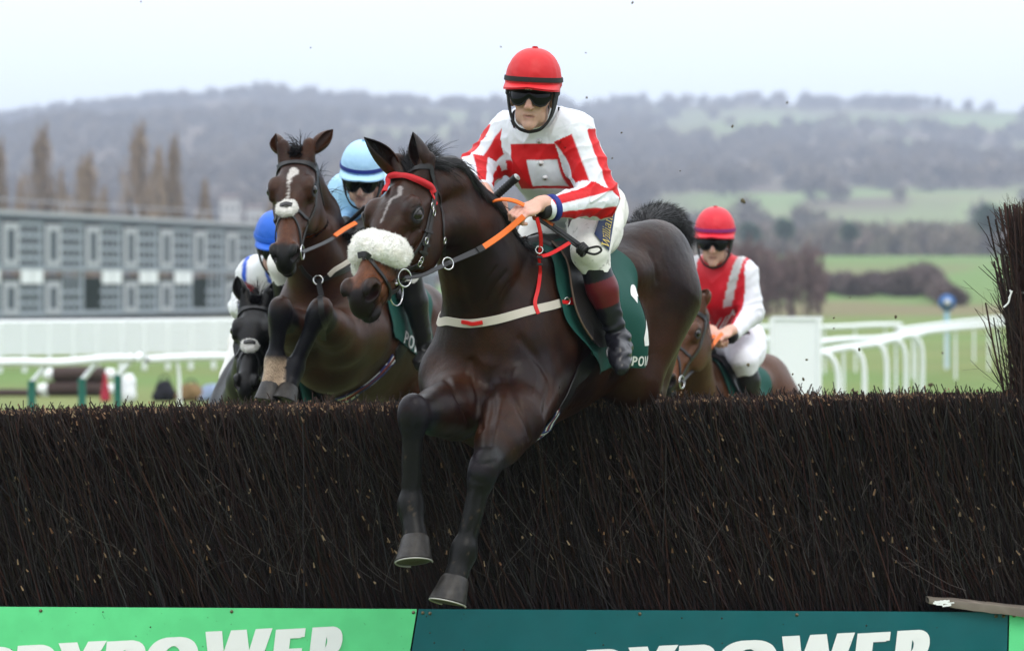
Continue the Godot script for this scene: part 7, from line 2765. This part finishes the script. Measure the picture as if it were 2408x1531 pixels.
func second_pair() -> void:
	var s := 1.06
	var tr := Transform3D(heading(0.30, 0.30, -0.03), Vector3(-0.985, 0.62, -15.16))
	var ht := Transform3D(heading(0.10, -0.74, -0.06), Vector3(-1.086, 2.612, -14.92))
	var cfg := {
		"tr": tr, "s": s, "ht": ht, "hs": 1.12, "label": "bay racehorse with white star rising at the fence, left of the leader", "arch": 0.02,
		"dark": Color(0.032, 0.0135, 0.0085), "warm": Color(0.078, 0.029, 0.0130), "muzzle": Color(0.105, 0.038, 0.018),
		"star": smooth([Vector3(0.13, 0.016, 0.004), Vector3(0.145, 0.020, 0.008), Vector3(0.17, 0.014, -0.002), Vector3(0.21, 0.006, -0.004), Vector3(0.33, 0.004, 0.0)], 8),
		"legs": [[P(800, 800, 15.1), P(750, 735, 14.66), P(690, 868, 14.70), P(677, 912, 14.66)], [P(712, 800, 15.15), P(658, 735, 14.66), P(646, 850, 14.68), P(636, 905, 14.66)]],
		"ears": [P(785, 303, 14.95), P(644, 312, 14.95)], "sock": 1, "back": Vector3(0, -0.2, -1), "toe_front": Vector3(0, 0.2, 1),
	}
	var o := other_horse(cfg)
	var F: Field = o.F
	other_bridle(F, ht, 1.12, "black bridle with cream wool cross noseband on the bay at left", M.leather, [Vector3(0.355, 0.04, 0.0), 0.034], [P(835, 525, 15.2), P(760, 540, 15.3)])
	plain_tack(F, tr, s, "the light blue rider")
	var bp := thing("breastplate", "black leather breastplate with centre ring on the bay at left", "breastplate", P(748, 665, 15.0))
	strap_on("shoulder_strap", F, [[838, 622, 15.0], [800, 640, 15.0], [765, 655, 15.0], [748, 664, 15.0]], 15.0, 0.024, 0.005, M.leather, bp)
	strap_on("shoulder_strap", F, [[705, 625, 15.0], [715, 640, 15.0], [730, 655, 15.0], [748, 664, 15.0]], 15.0, 0.024, 0.005, M.leather, bp)
	strap_on("chest_strap", F, [[748, 668, 15.0], [752, 700, 15.0], [756, 740, 15.0], [760, 800, 15.0]], 15.0, 0.028, 0.005, M.leather, bp)
	strap_on("web_strap", F, [[838, 608, 15.0], [815, 617, 15.0], [790, 632, 15.0], [772, 648, 15.0]], 15.0, 0.026, 0.005, M.webbing, bp, 0.006)
	ring("centre_ring", F.onto(P(748, 664, 15.0), 0.012), Vector3(0.1, 0.2, 1), 0.024, 0.004, M.steel, bp)
	# striped girth
	var gi := thing("girth", "girth with white red and blue stripes round the bay at left", "girth", P(900, 870, 15.3))
	strap_on("girth_strap", F, [[968, 780, 15.3], [952, 810, 15.3], [930, 838, 15.3]], 15.2, 0.09, 0.005, M.leather, gi)
	for e in [[-0.034, M.elastic_blue], [-0.021, M.print_white], [-0.007, M.elastic_dark], [0.007, M.elastic_red], [0.021, M.print_white], [0.034, M.elastic_blue]]:
		var l := lay(F, [[926, 842, 15.2], [902, 872, 15.2], [872, 900, 15.2], [835, 925, 15.2], [800, 942, 15.2]], 15.2, 0.005, 5)
		var g: PackedVector3Array = l[0]
		for k in g.size():
			var tt := (g[mini(k + 1, g.size() - 1)] - g[maxi(k - 1, 0)]).normalized()
			g[k] += tt.cross(l[1][k]).normalized() * e[0]
		var S := Sweep.new(); S.strap(g, l[1], 0.014, 0.004)
		part("elastic_stripe", mesh_of(S), e[1], gi)
	# rider in light blue, crouched low behind the neck
	var J := {
		"pelvis": P(892, 505, 16.05), "belly": P(880, 484, 15.92), "chest": P(868, 468, 15.80), "neck": P(858, 446, 15.64), "head": P(852, 424, 15.50),
		"shL": P(925, 462, 15.66), "elL": P(915, 540, 15.5), "wrL": P(860, 535, 15.3), "haL": P(842, 532, 15.22),
		"shR": P(806, 448, 15.84), "elR": P(800, 525, 15.75), "wrR": P(812, 535, 15.42), "haR": P(822, 536, 15.34),
	}
	seated(tr, s, J)
	var blue := Color(0.33, 0.56, 0.78)
	rider({"J": J, "s": 1.08, "head": looking(Vector3(-0.05, -0.32, 1.0), Vector3(0.05, 1, 0.3)), "silks": func(p, n): return blue * (1.0 + 0.05 * nf(p, 20.0)), "cap": M.light_blue_cap, "label": "person in light blue silks and cap crouched behind the bay at left",
		"cell": 0.014, "coarse": 1.5, "fold": 0.009, "band": M.blue_band, "glove": Color(0.012, 0.012, 0.013),
		"handL": looking(Vector3(-0.6, -0.4, 0.6), Vector3(0, 1, 0.4)), "handR": looking(Vector3(0.3, -0.4, 0.8), Vector3(0, 1, 0.4))})
	var wh := thing("whip", "black whip held by the light blue rider", "whip", J.haR)
	var S2 := Sweep.new()
	S2.tube(PackedVector3Array([P(812, 530, 15.3), P(858, 487, 15.2)]), [0.010, 0.013], 8)
	part("handle", mesh_of(S2), M.black_rubber, wh)

func third_pair() -> void:
	var s := 1.02
	var tr := Transform3D(heading(0.36, 0.04, 0.0), Vector3(-1.47, 0.04, -17.1))
	var ht := Transform3D(heading(0.03, -0.62, 0.04), Vector3(-1.390, 1.858, -15.95))
	var o := other_horse({
		"tr": tr, "s": s, "ht": ht, "hs": 1.05, "label": "black racehorse with white wool cross noseband low behind the left bay", "arch": 0.06,
		"dark": Color(0.0085, 0.0085, 0.010), "warm": Color(0.012, 0.011, 0.012), "muzzle": Color(0.010, 0.0095, 0.010),
		"legs": [[tr * (Vector3(0.0, 0.95, 0.17) * s), tr * (Vector3(0.25, 0.62, 0.16) * s), tr * (Vector3(0.1, 0.35, 0.15) * s), tr * (Vector3(0.05, 0.25, 0.15) * s)], [tr * (Vector3(0.0, 0.95, -0.17) * s), tr * (Vector3(0.05, 0.52, -0.15) * s), tr * (Vector3(0.05, 0.24, -0.15) * s), tr * (Vector3(0.12, 0.12, -0.15) * s)]],
		"ears": [P(646, 662, 15.95), P(554, 648, 15.95)],
	})
	var F: Field = o.F
	var hl := P(655, 690, 17.3)
	other_bridle(F, ht, 1.05, "black bridle with white wool cross on the black horse", M.leather, [Vector3(0.36, 0.035, 0.0), 0.030], [P(672, 712, 16.5), P(622, 722, 16.6)])
	plain_tack(F, tr, s, "the blue-capped rider")
	var J := {
		"pelvis": P(655, 720, 17.75), "belly": P(652, 690, 17.5), "chest": P(648, 662, 17.2), "neck": P(645, 618, 16.9), "head": P(650, 586, 16.72),
		"shL": P(712, 640, 17.0), "elL": P(712, 700, 17.0), "wrL": P(690, 715, 16.65), "haL": P(674, 712, 16.5),
		"shR": P(590, 645, 17.1), "elR": P(568, 722, 17.1), "wrR": P(604, 725, 16.75), "haR": P(620, 722, 16.62),
	}
	J.knR = tr * (Vector3(-0.10, 1.38, -0.25) * s)
	seated(tr, s, J)
	var white := Color(0.70, 0.71, 0.73)
	var bl := Color(0.012, 0.075, 0.46)
	var shr: Vector3 = J.shR
	var elr: Vector3 = J.elR
	var tl: Vector3 = (J.shL - J.shR).normalized()
	var ch: Vector3 = J.chest
	rider({"J": J, "s": 1.12, "head": looking(Vector3(0.12, -0.30, 1.0), Vector3(0.0, 1, 0.3)), "cap": M.blue_cap, "label": "person in white silks with blue stripes and bright blue cap at left",
		"silks": func(p: Vector3, n: Vector3) -> Color:
			var x := (p - ch).dot(tl)
			var c := white
			c = mixc(c, bl, step01(0.016, 0.010, absf(absf(x + 0.01) - 0.085)) * step01(-0.1, 0.0, n.z))
			var q: Vector3 = shr.lerp(elr, 0.55) + Vector3(0.01, 0, 0.08)
			return mixc(c, Color(0.50, 0.012, 0.02), step01(0.062, 0.054, (p - q).length())),
		"cell": 0.014, "coarse": 1.5, "fold": 0.009, "band": M.blue_cap,
		"handL": looking(Vector3(-0.5, -0.4, 0.7), Vector3(0, 1, 0.4)), "handR": looking(Vector3(0.3, -0.4, 0.8), Vector3(0, 1, 0.4))})
	var wh := thing("whip", "black whip held by the blue-capped rider", "whip", J.haL)
	var S2 := Sweep.new()
	S2.tube(PackedVector3Array([P(616, 728, 16.58), P(688, 632, 16.45)]), [0.009, 0.014], 8)
	part("handle", mesh_of(S2), M.black_rubber, wh)

func fourth_pair() -> void:
	var s := 1.04
	var tr := Transform3D(heading(0.42, 0.03, 0.0), Vector3(1.15, -0.12, -18.5))
	var ht := Transform3D(heading(0.464, -0.60, -0.05), Vector3(1.10, 1.815, -17.65))
	var o := other_horse({
		"tr": tr, "s": s, "ht": ht, "hs": 1.08, "label": "bright bay racehorse half hidden behind the fence at right", "arch": 0.05,
		"dark": Color(0.085, 0.034, 0.016), "warm": Color(0.125, 0.050, 0.022), "muzzle": Color(0.17, 0.060, 0.022),
		"legs": [[tr * (Vector3(0.0, 0.95, 0.17) * s), tr * (Vector3(0.2, 0.60, 0.16) * s), tr * (Vector3(0.1, 0.33, 0.15) * s), tr * (Vector3(0.05, 0.23, 0.15) * s)], [tr * (Vector3(0.0, 0.95, -0.17) * s), tr * (Vector3(0.05, 0.52, -0.15) * s), tr * (Vector3(0.05, 0.24, -0.15) * s), tr * (Vector3(0.12, 0.12, -0.15) * s)]],
		"ears": [P(1665, 677, 17.65), P(1622, 690, 17.75)],
	})
	var F: Field = o.F
	other_bridle(F, ht, 1.08, "dark bridle on the bright bay at right", M.leather, [Vector3(0.36, 0.035, 0.0), 0.026], [P(1698, 785, 17.95), P(1680, 790, 18.0)])
	plain_tack(F, tr, s, "the red-vested rider at right")
	var J := {
		"pelvis": P(1722, 800, 18.85), "belly": P(1712, 742, 18.75), "chest": P(1697, 680, 18.6), "neck": P(1690, 612, 18.5), "head": P(1681, 572, 18.42),
		"shL": P(1752, 645, 18.48), "elL": P(1768, 735, 18.45), "wrL": P(1722, 790, 18.2), "haL": P(1702, 786, 18.1),
		"shR": P(1637, 640, 18.62), "elR": P(1628, 730, 18.6), "wrR": P(1668, 792, 18.25), "haR": P(1685, 790, 18.15),
		"knL": P(1752, 850, 18.42), "anL": P(1775, 960, 18.5),
	}
	seated(tr, s, J)
	var tu: Vector3 = (J.neck - J.pelvis).normalized()
	var tl: Vector3 = J.shL - J.shR
	tl = (tl - tu * tl.dot(tu)).normalized()
	var ch: Vector3 = J.chest
	var red := Color(0.52, 0.008, 0.022)
	var sq := [J.shL, J.elL, J.shR, J.elR]
	var rd := rider({"J": J, "s": 1.15, "head": looking(Vector3(-0.16, -0.10, 1.0), Vector3(0.02, 1, 0.1)), "cap": M.pinkred_cap, "label": "person in red vest over white sleeves riding the bay at right",
		"silks": func(p: Vector3, n: Vector3) -> Color:
			var l := Vector2((p - ch).dot(tl), (p - ch).dot(tu))
			var white := Color(0.70, 0.70, 0.77)
			if absf(l.x) > 0.205 - 0.10 * maxf(0.0, l.y - 0.12) or l.y < -0.24: return white
			var c := red
			var slope := 0.095 + 0.25 * l.y
			if l.y > -0.02 and absf(absf(l.x) - slope) < 0.026: c = Color(0.48, 0.49, 0.50)
			return c,
		"cell": 0.011, "coarse": 1.4, "fold": 0.007, "band": M.purple_band, "breeches": func(p, n): return Color(0.70, 0.70, 0.76),
		"handL": looking(Vector3(-0.6, -0.3, 0.7), Vector3(0, 1, 0.5)), "handR": looking(Vector3(0.3, -0.4, 0.8), Vector3(0, 1, 0.4))})
	var C: Field = rd.shirt
	var z := tl.cross(tu).normalized()
	if z.z < 0: z = -z
	lettering("ultima", 0.095, Transform3D(Basis(tl, tu, z), ch - tu * 0.055 + tl * 0.01), C, M.print_white, rd.root, 700, 0.012)
	var bd: Node3D = rd.root
	strap_free("wrist_band", [J.wrL + Vector3(0.0, 0.035, 0.03), J.wrL + Vector3(0.02, 0, 0.05), J.wrL + Vector3(0.0, -0.035, 0.03)], Vector3(0.2, 0, 1), 0.012, 0.004, M.black_cloth, bd)

func fabric(called: String, c: Color, rough := 0.8, vc := false, bump := 0.4, scale := 60.0) -> StandardMaterial3D:
	var m := mat(called, c, rough, 0.4, vc)
	m.normal_enabled = true
	m.normal_texture = weave
	m.normal_scale = bump
	m.uv1_triplanar = true
	m.uv1_world_triplanar = true
	m.uv1_scale = Vector3.ONE * scale
	return m

var weave: NoiseTexture2D
var grain: NoiseTexture2D

func materials() -> void:
	weave = noise_tex(0.06, 256, true, 3.0, 2)
	grain = noise_tex(0.02, 512, true, 5.0, 4)
	var coat := fabric("coat", Color.WHITE, 0.40, true, 0.22, 9.0)
	coat.metallic_specular = 0.28
	mat("hair", lin(0.0070, 0.0068, 0.0080), 0.45, 0.38)
	var hf := fabric("hoof", lin(0.024, 0.022, 0.021), 0.45, false, 0.5, 7.0)
	hf.albedo_texture = noise_tex(0.012, 256, false, 1.0, 8, Color(0.55, 0.52, 0.5), Color(1.2, 1.15, 1.05))
	mat("eye", lin(0.008, 0.004, 0.003), 0.04)
	mat("dark_skin", lin(0.010, 0.009, 0.009), 0.45)
	mat("steel", lin(0.55, 0.55, 0.55), 0.25, 0.5, false, 1.0)
	mat("worn_steel", lin(0.36, 0.35, 0.33), 0.55, 0.5, false, 0.4)
	mat("dark_steel", lin(0.25, 0.25, 0.25), 0.35, 0.5, false, 1.0)
	fabric("silk", Color.WHITE, 0.55, true, 0.12, 40.0)
	fabric("white_silk", lin(0.70, 0.715, 0.77), 0.6, false, 0.15, 40.0)
	fabric("cloth", Color.WHITE, 0.75, true, 0.3, 40.0)
	fabric("boot", Color.WHITE, 0.30, true, 0.15, 12.0)
	var sk := fabric("skin", Color.WHITE, 0.5, true, 0.15, 25.0)
	sk.subsurf_scatter_enabled = true
	sk.subsurf_scatter_strength = 0.08
	fabric("black_cloth", lin(0.012, 0.012, 0.013), 0.7, false, 0.3, 60.0)
	mat("lens", lin(0.004, 0.004, 0.005), 0.06, 0.3)
	fabric("red_cap", lin(0.52, 0.010, 0.014), 0.5, false, 0.12, 40.0)
	fabric("red_cloth", lin(0.42, 0.008, 0.014), 0.6, false, 0.3, 60.0)
	fabric("red_strap", lin(0.58, 0.010, 0.012), 0.45, false, 0.15, 60.0)
	fabric("leather", lin(0.010, 0.0098, 0.0105), 0.38, false, 0.35, 30.0)
	fabric("saddle_leather", lin(0.012, 0.0105, 0.010), 0.4, false, 0.35, 20.0)
	fabric("tan_leather", lin(0.085, 0.055, 0.038), 0.6, false, 0.35, 30.0)
	fabric("webbing", lin(0.50, 0.455, 0.40), 0.85, false, 0.6, 50.0)
	fabric("orange", lin(0.72, 0.14, 0.012), 0.55, false, 0.3, 60.0)
	fabric("orange_dark", lin(0.38, 0.08, 0.012), 0.6, false, 0.3, 60.0)
	fabric("black_rubber", lin(0.011, 0.011, 0.011), 0.55, false, 0.3, 60.0)
	fabric("green_cloth", lin(0.004, 0.058, 0.046), 0.7, false, 0.35, 40.0)
	mat("print_white", lin(0.72, 0.72, 0.72), 0.7)
	mat("elastic_blue", lin(0.02, 0.03, 0.16), 0.8)
	mat("elastic_red", lin(0.30, 0.02, 0.02), 0.8)
	fabric("fleece", Color.WHITE, 0.95, true, 1.0, 25.0)
	mat("fleece_pile", lin(0.84, 0.83, 0.80), 0.95)
	fabric("blue_band", lin(0.01, 0.025, 0.19), 0.6, false, 0.3, 60.0)
	fabric("navy", lin(0.008, 0.022, 0.075), 0.65, false, 0.4, 40.0)
	mat("gold", lin(0.55, 0.42, 0.10), 0.6)
	mat("twig", Color.WHITE, 0.75, 0.35, true)
	mat("twig_core", lin(0.018, 0.0122, 0.0102), 0.75, 0.35)
	var stain := noise_tex(0.008, 512, false, 1.0, 31, Color(0.965, 0.968, 0.965), Color(1, 1, 1))
	var bg := mat("board_green", lin(0.12, 0.66, 0.26), 0.42, 0.4)
	mat("board_teal", lin(0.002, 0.100, 0.112), 0.35, 0.4)
	for b in ["board_green", "board_teal"]:
		var bm: StandardMaterial3D = M[b]
		bm.albedo_texture = stain
		bm.uv1_triplanar = true; bm.uv1_world_triplanar = true
		bm.uv1_scale = Vector3.ONE * 1.3
		bm.roughness_texture = noise_tex(0.01, 256, false, 1.0, 33, Color(0.7, 0.7, 0.7), Color(1, 1, 1))
		bm.roughness = 0.5
	mat("board_white", lin(0.80, 0.81, 0.80), 0.5)
	mat("screw", lin(0.30, 0.24, 0.16), 0.4, 0.5, false, 0.7)
	mat("twine", lin(0.70, 0.70, 0.70), 0.8)
	mat("plain_vc", Color.WHITE, 0.85, 0.3, true)
	var ld := mat("land", Color.WHITE, 0.95, 0.2, true)
	ld.normal_enabled = true
	ld.normal_texture = grain
	ld.uv1_triplanar = true; ld.uv1_world_triplanar = true
	ld.uv1_scale = Vector3.ONE * 0.35
	ld.normal_scale = 0.6
	mat("bark", lin(0.055, 0.045, 0.038), 0.9, 0.2)
	mat("house_wall", lin(0.42, 0.41, 0.38), 0.9)
	mat("house_roof", lin(0.14, 0.10, 0.085), 0.9)
	mat("house_pane", lin(0.03, 0.035, 0.04), 0.2)
	mat("white_rail", lin(0.74, 0.77, 0.79), 0.5)
	mat("post_green", lin(0.004, 0.115, 0.085), 0.5)
	mat("steel_grey", lin(0.27, 0.31, 0.35), 0.6)
	mat("steel_pale", lin(0.38, 0.40, 0.43), 0.6)
	mat("steel_blue", lin(0.040, 0.060, 0.075), 0.6)
	mat("steel_dark", lin(0.022, 0.024, 0.027), 0.8)
	mat("screen_green", lin(0.035, 0.060, 0.040), 0.8)
	mat("pale_blue", lin(0.28, 0.46, 0.56), 0.6)
	mat("marker_blue", lin(0.06, 0.20, 0.52), 0.5)
	mat("hurdle_brown", lin(0.040, 0.022, 0.018), 0.8)
	fabric("light_blue_cap", lin(0.34, 0.56, 0.78), 0.55, false, 0.12, 40.0)
	fabric("blue_cap", lin(0.012, 0.105, 0.52), 0.5, false, 0.12, 40.0)
	fabric("pinkred_cap", lin(0.58, 0.014, 0.030), 0.5, false, 0.12, 40.0)
	mat("elastic_dark", lin(0.04, 0.015, 0.015), 0.8)
	mat("dried_mud", lin(0.07, 0.052, 0.036), 0.95, 0.2)
	fabric("purple_band", lin(0.20, 0.012, 0.12), 0.6, false, 0.3, 60.0)
	# short hair lies downwards and back: streaks that are long in y
	var streak := noise_tex(0.05, 256, false, 1.0, 61, Color(0.62, 0.60, 0.58), Color(1.0, 1.0, 1.0))
	coat.albedo_texture = streak
	coat.normal_texture = noise_tex(0.05, 256, true, 4.0, 61)
	coat.normal_scale = 0.40
	coat.uv1_scale = Vector3(26, 5, 26)
